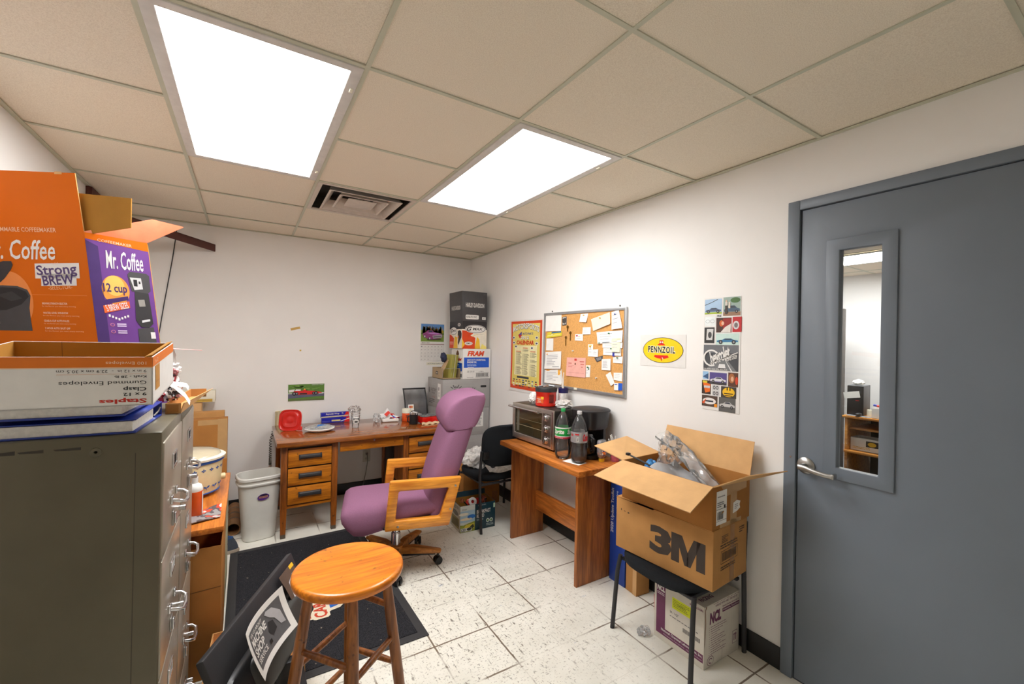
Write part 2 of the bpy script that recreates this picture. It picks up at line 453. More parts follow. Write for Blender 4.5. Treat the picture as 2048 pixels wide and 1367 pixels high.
# frames of the axis-aligned faces of a box
def Ffront(x0, y0, z0): return frame((x0, y0, z0), (1, 0, 0), (0, 0, 1))      # faces -Y
def Fwest(x0, y1, z0): return frame((x0, y1, z0), (0, -1, 0), (0, 0, 1))       # faces -X
def Feast(x1, y0, z0): return frame((x1, y0, z0), (0, 1, 0), (0, 0, 1))        # faces +X
def Ftop(x0, y0, z1): return frame((x0, y0, z1), (1, 0, 0), (0, 1, 0))
def superell(cx, cy, rx, ry, z, n=28, e=4.0, fn=None):
    o = []
    for k in range(n):
        a = 2 * pi * k / n; c, s_ = cos(a), sin(a)
        x = cx + rx * math.copysign(abs(c) ** (2 / e), c); y = cy + ry * math.copysign(abs(s_) ** (2 / e), s_)
        o.append((x, y, z) if fn is None else fn(x, y))
    return o
# ------------------------------------------------------------------ the room
XL, XR, YB, YF, ZC = -0.86, 2.118, 4.3225, -1.5, 2.4025
GX0, GY0, TS = -0.280, 2.709, 0.6096
struct(MB().box((XL - .1, YF - .1, -.05), (XR, YB + .1, 0), M['floor']), 'floor')
struct(MB().box((XL - .1, YB, 0), (XR + .12, YB + .1, ZC + .1), M['wall']), 'wall_back')
struct(MB().box((XL - .1, YF, 0), (XL, YB, ZC + .1), M['wall']), 'wall_left')
struct(MB().box((XL - .1, YF - .1, 0), (XR + .12, YF, ZC + .1), M['wall']), 'wall_front')
DY0, DY1, DZ = -0.005, 1.000, 2.152
mb = MB()
mb.box((XR, DY1, 0), (XR + .12, YB, ZC + .1), M['wall']); mb.box((XR, YF, 0), (XR + .12, DY0, ZC + .1), M['wall'])
mb.box((XR, DY0, DZ), (XR + .12, DY1, ZC + .1), M['wall'])
struct(mb, 'wall_right')
# suspended ceiling: tiles, leaving the openings of the lights and the vent
lights = [(GX0, GY0 - 2 * TS), (GX0 + 2 * TS, GY0 - 2 * TS)]
def is_light(x, y): return any(lx - .01 < x < lx + TS and ly - .01 < y < ly + 2 * TS for lx, ly in lights)
xs = [XL] + [GX0 + TS * i for i in range(0, 4)] + [XR]
ys = [YF] + [GY0 + TS * j for j in range(-6, 3)] + [YB]
mb = MB(); rnd = random.Random(2)
for i in range(len(xs) - 1):
    for j in range(len(ys) - 1):
        cx, cy = (xs[i] + xs[i + 1]) / 2, (ys[j] + ys[j + 1]) / 2
        if is_light(cx, cy): continue
        if GX0 + TS < cx < GX0 + 2 * TS and GY0 < cy < GY0 + TS: continue
        dz = rnd.uniform(0.002, 0.006)
        mb.box((xs[i] + .002, ys[j] + .002, ZC + dz), (xs[i + 1] - .002, ys[j + 1] - .002, ZC + dz + .015), M['tile'])
mb.box((XL, YF, ZC + .14), (XR, YB, ZC + .15), M['tile'])
struct(mb, 'ceiling')
mb = MB()
for x in xs[1:-1]: mb.box((x - .0078, YF, ZC - .001), (x + .0078, YB, ZC + .003), M['grid'])
for y in ys[1:-1]:
    for i in range(len(xs) - 1):
        cx = (xs[i] + xs[i + 1]) / 2
        if is_light(cx, y) and abs(y - (GY0 - TS)) < .05: continue
        mb.box((xs[i] + .0078, y - .0078, ZC - .001), (xs[i + 1] - .0078, y + .0078, ZC + .003), M['grid'])
struct(mb, 'trim_ceiling_grid')
mb = MB()
for a, b in (((XL, YF, ZC - .003), (XL + .02, YB, ZC + .002)), ((XR - .02, YF, ZC - .003), (XR, YB, ZC + .002)), ((XL + .02, YB - .02, ZC - .003), (XR - .02, YB, ZC + .002))):
    mb.box(a, b, M['grid'])
struct(mb, 'trim_wall_angle')
def cove(n, a, b): struct(MB().box(a, b, M['base'], .003), n)
cove('baseboard_back', (XL, YB - .008, 0), (XR, YB, .105)); cove('baseboard_left', (XL, YF, 0), (XL + .008, YB - .008, .105))
mb = MB(); mb.box((XR - .008, DY1 + .008, 0), (XR, YB - .008, .105), M['base'], .003)
struct(mb, 'baseboard_right')

# ceiling lights
LIGHT = emit('lit lamp diffuser', (251, 251, 251), 14.8)
LIGHT2 = emit('dimmer lamp diffuser', (251, 251, 251), 9.8)  # set dimmer than the other panel so the near wall keeps its tone
whitemetal = plain('white lamp enamel', (214, 212, 208), 0.4)
def lamp(x0, y0, label, glow):
    t = thing('ceiling_light', label, 'ceiling light', (x0 + TS / 2, y0 + TS, ZC), group='fluorescent panels in the ceiling')
    a, b = TS / 2 - .0085, TS - .0085; c, d = a - .038, b - .034
    mb = MB(); mb.ring([(-a, -b), (a, -b), (a, b), (-a, b)], [(-c, -d), (c, -d), (c, d), (-c, d)], -.006, .016, whitemetal, bev=.003)
    mb.box((-a, -b, .085), (a, b, .09), whitemetal)
    for q in ((-a, -b, .016, -a + .004, b), (a - .004, -b, .016, a, b)): mb.box((q[0], q[1], q[2]), (q[3], q[4], .085), whitemetal)
    for q in ((-a, -b, -b + .004), (-a, b - .004, b)): mb.box((q[0], q[1], .016), (a, q[2], .085), whitemetal)
    mb.build('frame', t)
    MB().box((-c, -d, .0), (c, d, .004), glow).build('diffuser', t)
    for sy in (-.8, .8): MB().box((a - .02, sy * d - .012, -.011), (a - .008, sy * d + .012, -.006), M['cream'], .001).build('latch', t)
    return t
lamp(*lights[0], 'big bright ceiling panel above the filing cabinets, the nearer of the two', LIGHT)
lamp(*lights[1], 'smaller looking bright ceiling panel near the cork board wall, beside the air vent', LIGHT2)

# air vent: concentric square louvres
t = thing('air_vent', 'square white ceiling air vent with stepped louvres between the lit panels', 'air vent', (GX0 + 1.5 * TS, GY0 + .5 * TS, ZC))
vm = plain('white vent enamel', (206, 196, 184), 0.5, var=0.06)
sq = lambda r: [(-r, -r), (r, -r), (r, r), (-r, r)]
MB().ring(sq(.2965), sq(.270), -.004, .006, vm, bev=.002).build('frame', t)
for k, r in enumerate((.225, .155, .09)):
    mb = MB(); z = -.012 + k * .004
    if k < 2:
        o_, i_ = sq(r), sq(r - .012); oo, ii = sq(r - .05), sq(r - .056)
        vs = [(p[0], p[1], z) for p in o_] + [(p[0], p[1], z) for p in i_] + [(p[0], p[1], z + .06) for p in oo] + [(p[0], p[1], z + .06) for p in ii]
        fs = []
        for i in range(4):
            j = (i + 1) % 4
            fs += [(i, j, 4 + j, 4 + i), (i, 8 + i, 8 + j, j), (4 + i, 4 + j, 12 + j, 12 + i), (8 + i, 12 + i, 12 + j, 8 + j)]
        mb.raw(vs, fs, vm)
    else: mb.box((-r, -r, z), (r, r, z + .006), vm, .002)
    mb.build('louvre', t)
mb = MB(); mb.ring(sq(.296), sq(.29), .006, .1, P((70, 66, 60))); mb.box((-.29, -.29, .1), (.29, .29, .104), P((52, 50, 48)))
for k in range(9): mb.box((-.2 + .05 * k, -.2 + (k * 37 % 9) * .04, .05), (-.17 + .05 * k, -.05 + (k * 37 % 9) * .03, .09), P((118, 112, 104)))
mb.build('duct', t)

# door with a narrow glazed light
fx = XR - .014
mb = MB()
mb.box((fx, .956, 0), (XR + .135, DY1 + .005, 2.152), M['door'], .003); mb.box((fx, DY0 - .005, 0), (XR + .135, .036, 2.152), M['door'], .003)
mb.box((fx, .036, 2.108), (XR + .135, .956, 2.152), M['door'], .003)
struct(mb, 'trim_door_frame')
dr = bpy.data.objects.new('door_1', None); COL.objects.link(dr); dr['kind'] = 'structure'; dr.location = (XR, .953, 0)
D = frame((0, 0, 0), (0, -1, 0), (0, 0, 1))         # x: away from the latch edge, y: up, z: into the room
w0, w1, h0, h1 = .148, .296, .985, 1.905
mb = MB(); mb.ring([(.003, .008), (.913, .008), (.913, 2.104), (.003, 2.104)], [(w0, h0), (w1, h0), (w1, h1), (w0, h1)], -.04, .004, M['door'], D, bev=.002)
mb.build('door_leaf', dr)
mb = MB(); mb.ring([(w0 - .046, h0 - .046), (w1 + .046, h0 - .046), (w1 + .046, h1 + .046), (w0 - .046, h1 + .046)], [(w0 + .004, h0 + .004), (w1 - .004, h0 + .004), (w1 - .004, h1 - .004), (w0 + .004, h1 - .004)], .004, .013, M['door'], D, bev=.004)
for px_ in (w0 - .02, w1 + .02): pass
mb.build('glass_trim', dr)
g, t_, b_ = base('door glass', 0.02, 0, 0.5)
nz = t_.add('ShaderNodeTexNoise'); nz.inputs['Scale'].default_value = 3; t_.link(coord(t_), nz.inputs['Vector'])
tr = t_.n.new('ShaderNodeBsdfTransparent'); gl = t_.n.new('ShaderNodeBsdfGlossy'); gl.inputs['Roughness'].default_value = 0.01
fr = t_.n.new('ShaderNodeFresnel'); fr.inputs[0].default_value = 1.45; mx = t_.n.new('ShaderNodeMixShader')
t_.link(t_.ramp(nz.outputs['Fac'], [(0.2, (.93, .95, .95, 1)), (0.8, (.96, .97, .97, 1))]), tr.inputs[0])
t_.link(fr.outputs[0], mx.inputs[0]); t_.link(tr.outputs[0], mx.inputs[1]); t_.link(gl.outputs[0], mx.inputs[2]); t_.link(mx.outputs[0], t_.n['Material Output'].inputs[0])
GLASS = g
MB().box((w0, h0, -.020), (w1, h1, -.016), GLASS, X=D).build('glass_pane', dr)
h = MB(); h.lathe([(0.001, 0), (.036, 0), (.036, .006), (.03, .012), (.012, .014)], M['nickel'], 36, X=D @ T(.037, .968, .004))
h.lathe([(.013, 0), (.013, .04), (.011, .044), (.001, .044)], M['nickel'], 20, X=D @ T(.037, .968, .016))
h.tube([(.030, .968, .058), (.055, .968, .060), (.09, .962, .062), (.13, .957, .060), (.158, .957, .056)], [.012, .0125, .011, .010, .010], M['nickel'], 12, X=D, flat=.008)
h.box((.152, .946, .03), (.164, .968, .062), M['nickel'], .003, X=D)
h.build('door_handle', dr)
mb = MB(); mb.box((.9, .0, 0), (.912, .0, 0), M['black'])
# strike spot on the frame
struct(MB().lathe([(.004, 0), (.004, .002), (.0005, .0022)], M['chrome'], 10, X=frame((fx, .975, .995), (0, -1, 0), (0, 0, 1))), 'trim_frame_screw')

# the office beyond the door
AX0, AX1, AY0, AY1 = XR + .12, 6.4, -.8, 3.2
carpet = plain('dark office carpet', (58, 55, 52), 0.95, var=0.35, scale=90)
awall = plain('office wall paint', (236, 236, 236), 0.7, var=0.01)
struct(MB().box((AX0, AY0, -.05), (AX1, AY1, 0), carpet), 'floor_office')
struct(MB().box((AX1, AY0, 0), (AX1 + .1, AY1, ZC + .1), awall), 'wall_office_far')
struct(MB().box((AX0, AY1, 0), (AX1, AY1 + .1, ZC + .1), awall), 'wall_office_back')
struct(MB().box((AX0, AY0 - .1, 0), (AX1, AY0, ZC + .1), awall), 'wall_office_front')
mb = MB(); mb.box((AX0, AY0, ZC), (AX1, AY1, ZC + .05), M['tile'])
for y in (.85, 1.46, 2.07): mb.box((AX0, y - .012, ZC - .003), (AX1, y + .012, ZC), M['grid'])
for x in (4.28, 4.89, 5.5, 6.1): mb.box((x - .012, AY0, ZC - .003), (x + .012, AY1, ZC), M['grid'])
struct(mb, 'ceiling_office')
t = thing('ceiling_light', 'bright lamp panel in the ceiling seen through the door glass', 'ceiling light', (5.2, 1.9, ZC - .003))
MB().ring([(-.29, -.6), (.29, -.6), (.29, .6), (-.29, .6)], [(-.26, -.57), (.26, -.57), (.26, .57), (-.26, .57)], -.014, 0, whitemetal, bev=.002).build('frame', t)
MB().box((-.26, -.57, -.008), (.26, .57, -.002), emit('office lamp diffuser', (255, 253, 250), 27)).build('diffuser', t)
# desk seen through the glass
t = thing('computer_desk', 'orange wood computer desk with shelves behind the door glass', 'desk', (5.3, 1.45, 0))
dw = wood('office desk laminate', (206, 142, 66), (168, 104, 38), 'y', 0.4)
MB().box((0, -.75, .775), (.65, .52, .8), dw, .004).build('desktop', t)
MB().box((.05, -.7, .66), (.5, .47, .68), dw, .003).build('keyboard_shelf', t)
MB().box((0, -.72, .42), (.6, .50, .445), dw, .003).build('lower_shelf', t)
for y in (-.735, .485): MB().box((.01, y - .012, 0), (.62, y + .012, .775), dw, .003).build('side_panel', t)
MB().box((.6, -.7, .1), (.615, .47, .775), P((96, 84, 70))).build('back_panel', t)
t = thing('computer_tower', 'black computer tower with a white note taped on its front, seen through glass', 'computer', (5.40, 1.89, .801), 8)
MB().box((0, -.07, 0), (.28, .07, .31), P((96, 98, 102), .5), .006).build('case', t)
mb = MB(); mb.box((-.012, -.068, .004), (0, .068, .306), M['black'], .004)
F = Fwest(-.0125, .068, 0)
for z in (.265, .23): mb.rect(F, .015, z, .12, z + .024, P((40, 40, 44)), 1)
mb.rect(F, .07, .15, .1, .162, P((150, 30, 34)), 1); mb.build('front_panel', t)
MB().box((-.016, -.075, .18), (-.0135, .06, .245), M['paper'], X=RX(-10)).build('taped_note', t)
one(MB().crumple((0, 0, .028), (.06, .045, .03), M['paper'], seed=4, sub=3, floor=0), 'crumpled_paper', 'crumpled white paper lying on top of the black computer tower', 'paper', (5.50, 1.90, 1.112))
t = thing('computer_speaker', 'small black speaker standing beside the computer tower behind the door glass', 'speaker', (5.62, 1.70, .8))
MB().box((-.06, -.045, 0), (.06, .045, .17), M['black'], .012).build('cabinet', t)
one(MB().tube([(0, 0, 0), (.02, .03, .12), (.02, .02, .2), (.02, -.06, .24), (.02, -.13, .2), (.02, -.16, .08), (.02, -.17, .002)], .005, M['black2'], 8), 'cable', 'grey cable arching from computer tower behind the door glass', 'cable', (5.70, 1.735, .8))
one(MB().box((.01, -.1, 0), (.085, .1, .005), P((120, 124, 130)), .002), 'mouse_pad', 'grey mouse pad on the desk behind the door glass', 'mouse pad', (5.30, 1.84, .8005))
mb = MB(); mb.ball((0, 0, .018), (.045, .028, .016), M['black']); one(mb, 'computer_mouse', 'black computer mouse on the grey pad', 'mouse', (5.335, 1.84, .806))
one(MB().lathe([(.001, 0), (.03, 0), (.03, .07), (.012, .07), (.012, .066)], M['cream'], 20), 'paper_roll', 'short cream paper roll standing between mouse pad and white carton', 'paper roll', (5.44, 1.775, .8))
t = thing('supply_box', 'open white carton holding red and blue things on the far desk', 'box', (5.42, 1.60, .8))
mb = MB(); mb.ring([(-.09, -.15), (.09, -.15), (.09, .13), (-.09, .13)], [(-.086, -.146), (.086, -.146), (.086, .126), (-.086, .126)], 0, .1, M['white']); mb.box((-.09, -.15, 0), (.09, .13, .004), M['white'])
F = Fwest(-.09, .13, 0); mb.rect(F, .06, .0, .12, .075, P((40, 42, 40)), 1); mb.oval(F, .09, .045, .025, .018, P((206, 200, 50)), 2); mb.text(F, 'LS', .16, .02, .21, .07, M['ink'], 1)
mb.build('carton', t)
for k, (x, y, c) in enumerate(((-.02, .05, (196, 52, 34)), (.03, -.02, (200, 60, 40)), (-.03, -.07, (214, 80, 48)), (.02, .09, (44, 60, 150)))):
    one(MB().tube([(0, -.06, 0), (0, .06, .01)], .011, P(c), 10), 'marker_pen', ['red marker lying frontmost on the carton behind glass', 'red marker lying deepest on the carton behind glass', 'orange red marker at the near end of the carton behind glass', 'blue marker lying on the carton behind glass'][k], 'marker', (5.42 + x, 1.60 + y, .112 + .8), group='markers on the white carton')
t = thing('open_tray_box', 'open white carton with yellow print on the lower desk shelf', 'box', (5.47, 1.775, .4458))
mb = MB(); o_ = [(-.1, -.14), (.1, -.14), (.1, .14), (-.1, .14)]; i_ = [(p[0] * .96, p[1] * .97) for p in o_]
mb.ring(o_, i_, 0, .13, M['white']); mb.box((-.1, -.14, 0), (.1, .14, .004), M['white'])
F = Fwest(-.1, .14, 0); mb.rect(F, .13, .05, .24, .11, P((60, 52, 40)), 1); mb.oval(F, .18, .08, .035, .022, P((222, 178, 40)), 2); mb.smallprint(F, .02, .02, .17, .045, 2, P((206, 170, 70)), 1)
mb.build('carton', t)
t = thing('coffee_mug', 'dark mug on the lower shelf behind the door glass', 'mug', (5.44, 1.585, .4458))
MB().lathe([(.001, 0), (.036, 0), (.04, .09), (.036, .09), (.032, .006), (.001, .006)], M['black'], 20).build('body', t)
MB().tube([(-.038, .0, .075), (-.066, 0, .07), (-.066, 0, .03), (-.037, 0, .02)], .006, M['black'], 8).build('handle', t)
t = thing('storage_cabinet', 'tall dark cabinet seen edge on through the door glass', 'cabinet', (5.6, 2.35, 0))
MB().box((-.25, -.2, 0), (.25, .3, 1.95), P((92, 88, 84)), .006).build('carcass', t)
for z in (.1, 1.02): MB().box((-.262, -.195, z), (-.25, .295, z + .88), P((104, 96, 88)), .003).build('door', t)

# ------------------------------------------------------------------ steel brace, wire, wall scraps
mb = MB(); d = Vector((.62, .985, 0)); L = d.length
mb.box((0, -.004, 0), (L, .004, .058), M['maroon'], X=RZ(math.degrees(atan2(d.y, d.x)))); mb.box((0, -.004, .05), (L, .05, .058), M['maroon'], X=RZ(math.degrees(atan2(d.y, d.x))))
one(mb, 'angle_iron', 'dark maroon steel brace bar running across the corner under the ceiling', 'steel bar', (XL, YB - .988, 2.192))
one(MB().box((0, -.17, 0), (.03, .17, .11), M['maroon'], .002), 'steel_plate', 'maroon steel block on the side wall above the coffee maker carton', 'steel plate', (XL, 3.79, 2.288))
one(MB().tube([(-.49, 4.316, 2.36), (-.50, 4.316, 2.25), (-.515, 4.316, 2.1), (-.56, 4.316, 1.75), (-.595, 4.316, 1.45), (-.6, 4.316, 1.0)], .0035, M['black2'], 8), 'hanging_wire', 'thin dark wire hanging down the back wall below the steel brace', 'wire')
one(MB().box((0, -.0015, 0), (.078, 0, .021), P((196, 158, 84)), X=RY(-14)), 'tape_scrap', 'small yellowed tape scrap stuck high on the back wall', 'tape', (.335, YB, 1.555))
one(MB().box((0, -.001, 0), (.014, 0, .013), P((206, 176, 70))), 'tape_scrap', 'tiny tan tape bit below the yellowed scrap on the back wall', 'tape', (.408, YB, 1.37))
t = thing('wall_outlet', 'cream power outlet low on the back wall under the wooden desk', 'outlet', (1.02, YB, .345))
mb = MB(); mb.box((-.036, -.006, -.058), (.036, 0, .058), P((206, 202, 190)), .003)
for z in (-.026, .026):
    mb.oval(Ffront(0, -.006, 0), 0, z, .016, .015, P((190, 186, 172)), 1)
    for x in (-.006, .006): mb.rect(Ffront(0, -.006, 0), x - .0012, z - .004, x + .0012, z + .006, M['ink'], 2)
mb.build('plate', t)
one(MB().tube([(0, -.012, .02), (0, -.03, .018), (.004, -.034, -.04), (-.01, -.03, -.15), (-.03, -.024, -.26), (-.05, -.03, -.334)], [.012, .006, .004, .004, .004, .004], P((130, 128, 120)), 8), 'power_cord', 'grey power cord plugged into the outlet under the desk', 'cord', (1.02, YB - .003, .345))
# wall telephone behind the red dish
t = thing('wall_telephone', 'beige wall telephone with coiled cord behind the red lidded dish', 'telephone', (.272, YB, .69))
bg = plain('beige phone plastic', (206, 192, 154), 0.45)
MB().box((-.05, -.036, 0), (.05, -.0005, .15), bg, .010).build('body', t)
mb = MB(); mb.tube([(-.03, -.046, .0), (-.03, -.05, .03), (-.03, -.05, .12), (-.03, -.046, .15)], [.019, .014, .014, .019], bg, 12); mb.build('handset', t)
pts = []
for k in range(160):
    a = k * 2 * pi / 8; z = -.01 - .30 * sin(min(1, k / 150) * pi / 2)
    pts.append((-.060 - .022 * min(1, k / 30) + .009 * cos(a), -.045 + .009 * sin(a), z))
MB().tube(pts, .0028, P((74, 72, 64)), 5).build('coiled_cord', t)
# ------------------------------------------------------------------ filing cabinets
CX, CH = -0.187, 1.230
def cabinet(y0, label):
    t = thing('filing_cabinet', label, 'filing cabinet', (XL + .012, y0 + .002, 0), group='olive filing cabinets')
    dp, w = CX - XL - .012, .377
    mb = MB(); mb.box((0, 0, .03), (dp, w, CH), M['olive'], .006); mb.box((.02, .02, 0), (dp - .02, w - .02, .03), M['black2'])
    mb.rect(Ffront(0, 0, 0), dp - .055, .1, dp - .053, 1.18, P((70, 64, 52)), 1)
    mb.lathe([(.012, 0), (.011, .002), (.004, .002), (.003, .0)], M['olive'], 14, X=frame((dp - .13, 0, 1.19), (1, 0, 0), (0, 0, 1)))
    F = Ffront(0, 0, 0)
    rnd = random.Random(5); x = .12
    while x < dp - .2:
        w_ = rnd.uniform(.02, .07); mb.poly(F, [(x, 1.205), (x + w_, 1.206 + rnd.uniform(0, .003)), (x + w_, 1.199), (x + .004, 1.201)], P((52, 46, 36)), 1); x += w_ + rnd.uniform(.0, .03)
    mb.build('body', t)
    pitch = .322
    for k in range(4):
        z1 = CH - .032 - k * pitch; z0 = max(.05, z1 - pitch + .008)
        dr = MB().box((dp - .004, .010, z0), (dp + .004, w - .010, z1), M['olive2'], .003).build('drawer', t)
        f = dp + .004
        hz = z1 - (.212 if k < 3 else .12)
        mb = MB(); yc = w / 2
        mb.tube([(f, yc - .05, hz + .016), (f + .02, yc - .05, hz + .012), (f + .033, yc - .042, hz + .005), (f + .036, yc, hz), (f + .033, yc + .042, hz + .005), (f + .02, yc + .05, hz + .012), (f, yc + .05, hz + .016)], .0055, M['chrome'], 10)
        for s_ in (-1, 1): mb.box((f - .001, yc + s_ * .05 - .010, hz + .006), (f + .007, yc + s_ * .05 + .010, hz + .030), M['chrome'], .003)
        mb.build('drawer_handle', dr)
        mb = MB(); F = frame((f, yc, z1 - .085), (0, 1, 0), (0, 0, 1))
        mb.ring([(-.038, -.022), (.038, -.022), (.038, .022), (-.038, .022)], [(-.031, -.015), (.031, -.015), (.031, .016), (-.031, .016)], 0, .005, M['chrome'], F, bev=.001)
        mb.rect(F, -.031, -.015, .031, .016, M['ink'] if k == 0 else M['paper'], 1)
        mb.build('label_holder', dr)
        mb = MB(); F = frame((f, yc, hz - .05), (0, 1, 0), (0, 0, 1))
        mb.prism([(-.018, .02), (.018, .02), (.013, -.016), (.007, -.026), (-.007, -.026), (-.013, -.016)], 0, .004, M['nickel'], F, .001)
        mb.box((-.007, -.02, .004), (.007, .014, .010), M['chrome'], .002, F)
        mb.build('latch', dr)
        MB().lathe([(.009, 0), (.009, .018), (.006, .02), (.001, .02)], M['chrome'], 14, X=frame((f, w - .045, z0 + .03), (0, 1, 0), (0, 0, 1))).build('release_button', dr)
    return t
cabinet(1.455, 'olive steel filing cabinet with binders stacked on it, nearest the camera')
cabinet(1.836, 'olive steel filing cabinet behind the first, beside the slow cooker')

# binders under the envelope carton
blue = plain('blue binder vinyl', (28, 52, 140), 0.35, var=0.05); pages = plain('page edges', (216, 212, 204), 0.85, var=0.1, scale=120)
def binder(z, th0, th1, x1, y0, label, rz):
    t = thing('ring_binder', label, 'binder', (x1, y0, z), rz, 'blue ring binders on the cabinet')
    W, Dp = .29, .285                                   # along x (to the wall), along y (spine at the far side)
    k = (th1 - th0) / Dp
    MB().prism([(0, 0), (Dp, 0), (Dp, .005), (0, .005)], -W, 0, blue, frame((0, 0, 0), (0, 1, 0), (0, 0, 1)), .001).build('back_cover', t)
    MB().prism([(0, th0 - .003), (Dp, th1 - .003), (Dp, th1), (0, th0)], -W, 0, blue, frame((0, 0, 0), (0, 1, 0), (0, 0, 1)), .001).build('front_cover', t)
    MB().box((-W, Dp - .003, .003), (0, Dp, th1 - .003), blue, .001).build('spine', t)
    MB().prism([(.004, .0035), (Dp - .07, .0035), (Dp - .07, th0 + k * .2 - .006), (.004, th0 - .005)], -W + .008, -.008, pages, frame((0, 0, 0), (0, 1, 0), (0, 0, 1))).build('pages', t)
    mb = MB()
    for x in (-.04, -.145, -.25): mb.tube([(x, Dp - .055 + .02 * cos(a), th1 * .5 + (th1 * .38) * sin(a)) for a in [2 * pi * q / 14 for q in range(14)]], .0018, M['chrome'], 6, closed=True)
    mb.box((-.27, Dp - .07, .003), (-.012, Dp - .04, .006), M['chrome'], .001)
    mb.tube([(-.012, Dp - .05, .008), (-.004, Dp - .035, .02), (.0, Dp - .03, .032)], .004, M['chrome'], 8); mb.build('rings', t)
binder(CH + .0005, .036, .046, -.242, 1.462, 'blue ring binder full of paper, lowest in the stack on the cabinet', -3)
binder(CH + .0485, .032, .034, -.262, 1.448, 'blue ring binder lying between the lower binder and the envelope carton', -3)

# envelope carton, open, printed upside down
t = thing('envelope_box', 'open white and orange envelope carton turned upside down on the blue binders', 'box', (-.193, 1.352, CH + .086), 0, rot=(radians(7), 0, radians(-2)))
W, Dp, Hh = .325, .255, .118
ora = plain('orange carton print', (222, 116, 10), 0.6, var=0.03); inn = M['cardin']
mb = MB()
mb.box((-W, 0, 0), (0, .003, Hh), M['white']); mb.box((-.003, 0, 0), (0, Dp, Hh), M['white']); mb.box((-W, Dp - .003, 0), (0, Dp, Hh), M['white']); mb.box((-W, 0, 0), (-W + .003, Dp, Hh), M['white']); mb.box((-W, 0, 0), (0, Dp, .003), M['white'])
mb.box((-W + .003, .003, .003), (-.003, .0036, Hh - .0004), inn); mb.box((-W + .003, Dp - .0036, .003), (-.003, Dp - .003, Hh - .0004), inn)
mb.box((-.0036, .0036, .003), (-.003, Dp - .0036, Hh - .0004), inn); mb.box((-W + .003, .0036, .003), (-W + .0036, Dp - .0036, Hh - .0004), inn); mb.box((-W + .003, .003, .003), (-.003, Dp - .003, .0036), inn)
mb.rect(frame((-W * .72, Dp - .0036, 0), (1, 0, 0), (0, 0, 1)), 0, .01, .0012, Hh, P((120, 78, 24)), 1)
# folded rim of the short side
mb.prism([(0, Hh - .003), (.012, Hh + .004), (.012, Hh + .006), (-.001, Hh + .001)], 0, 1, inn, Matrix.Identity(4) @ frame((-.014, 0, 0), (1, 0, 0), (0, 0, 1)) @ Matrix.Scale(-Dp, 4, (0, 0, 1)))
Ff = frame((0, 0, Hh), (-1, 0, 0), (0, 0, -1))           # front face read upside down
mb.rect(Ff, 0, 0, W, .024, ora, 1)
mb.rect(Ff, 0, .024, W, .0265, P((232, 190, 150)), 1)
mb.text(Ff, '100 Envelopes', .012, .0085, .085, .018, P((246, 214, 180)), 2)
mb.text(Ff, '9 in x 12 in  -  22.9 cm x 30.5 cm', .012, .030, .168, .037, M['ink'], 1)
mb.rect(Ff, .012, .0400, .168, .0405, P((230, 150, 100)), 1)
mb.text(Ff, 'Kraft - 28 lb', .012, .044, .07, .050, M['ink'], 1, .012)
mb.text(Ff, 'Gummed Envelopes', .012, .054, .165, .066, M['ink'], 1)
mb.text(Ff, 'Clasp', .012, .070, .055, .082, M['ink'], 1, .02)
mb.text(Ff, '9 x 12', .012, .086, .055, .094, M['ink'], 1, .02)
mb.text(Ff, 'Staples', .012, .098, .098, .112, P((196, 44, 30)), 1, .03)
Fe = Feast(0, 0, 0)
mb.rect(Fe, 0, Hh - .024, Dp, Hh, ora, 1); mb.text(Fe, '9 x 12', .02, Hh - .018, .055, Hh - .008, P((246, 214, 180)), 2)
mb.rect(Fe, .025, .03, .075, .092, P((206, 150, 70)), 1); mb.rect(Fe, .028, .032, .072, .09, P((190, 134, 56)), 2)
for zz in (.05, .052): mb.rect(Fe, .03, zz, .07, zz + .0006, P((150, 100, 40)), 3)
mb.build('carton', t); t.children if False else None

# ------------------------------------------------------------------ coffee maker carton
# front panel stands square to the room's corner diagonal, the carton leans
orf = plain('orange glossy print', (214, 104, 0), 0.6, spec=.15, var=0.04, scale=5); pur = plain('violet glossy print', (112, 66, 142), 0.35, var=0.08, scale=6)
deep = plain('dark violet print', (70, 44, 104), 0.4)
K = 1.45 / 854.0
A0 = Vector((-.432, 1.975, 1.478))                       # a point low on the corner between the two printed panels
tx = Vector((.850, -.527, -.0)); up = Vector((0, 0, 1)); lean = 0.150
vy = (up - tx * lean).normalized()
t = thing('coffeemaker_box', 'orange and violet coffee maker carton standing open behind the envelope carton', 'box', (A0.x, A0.y, CH + .001))
O = Vector((A0.x, A0.y, CH + .001))
def rel(p): return Vector(p) - O
def skew(o, u, v):
    u = Vector(u); v = Vector(v); n = u.cross(v).normalized(); m = Matrix.Identity(4)
    for i in range(3): m[i][0] = u[i]; m[i][1] = v[i]; m[i][2] = n[i]; m[i][3] = o[i]
    return m
FW, HH = .37, .345
lo = (A0.z - CH - .004)
Fp = skew(rel(A0), tx, vy)                                # x<0 towards the left, y up
mb = MB()
mb.prism([(-FW, -lo), (0, -lo), (0, HH + .017), (-FW, HH + .017)], -.003, 0, M['card'], Fp)
mb.rect(Fp, -FW, -lo, 0, HH + .017, orf, 1)
x = lambda px: (px - 213) * K
y = lambda py: (680 - py) * K
def sx(px, py): return x(px) + .163 * (y(py)) / 1.0       # undo the lean: photo x to panel x
gl = plain('lighter orange glow', (236, 140, 60), 0.4, var=0.04)
mb.oval(Fp, sx(40, 620), y(610), .075, .10, gl, 2)
def ft(s, x0, y0, x1, y1, m=M['white'], **kw):
    yc = (y0 + y1) / 2; mb.text(Fp, s, sx(x0, yc), y(y1), sx(x1, yc), y(y0), m, kw.pop('layer', 3), **kw)
ft('PROGRAMMABLE COFFEEMAKER', -30, 462, 123, 471, P((240, 190, 150)), bold=.01)
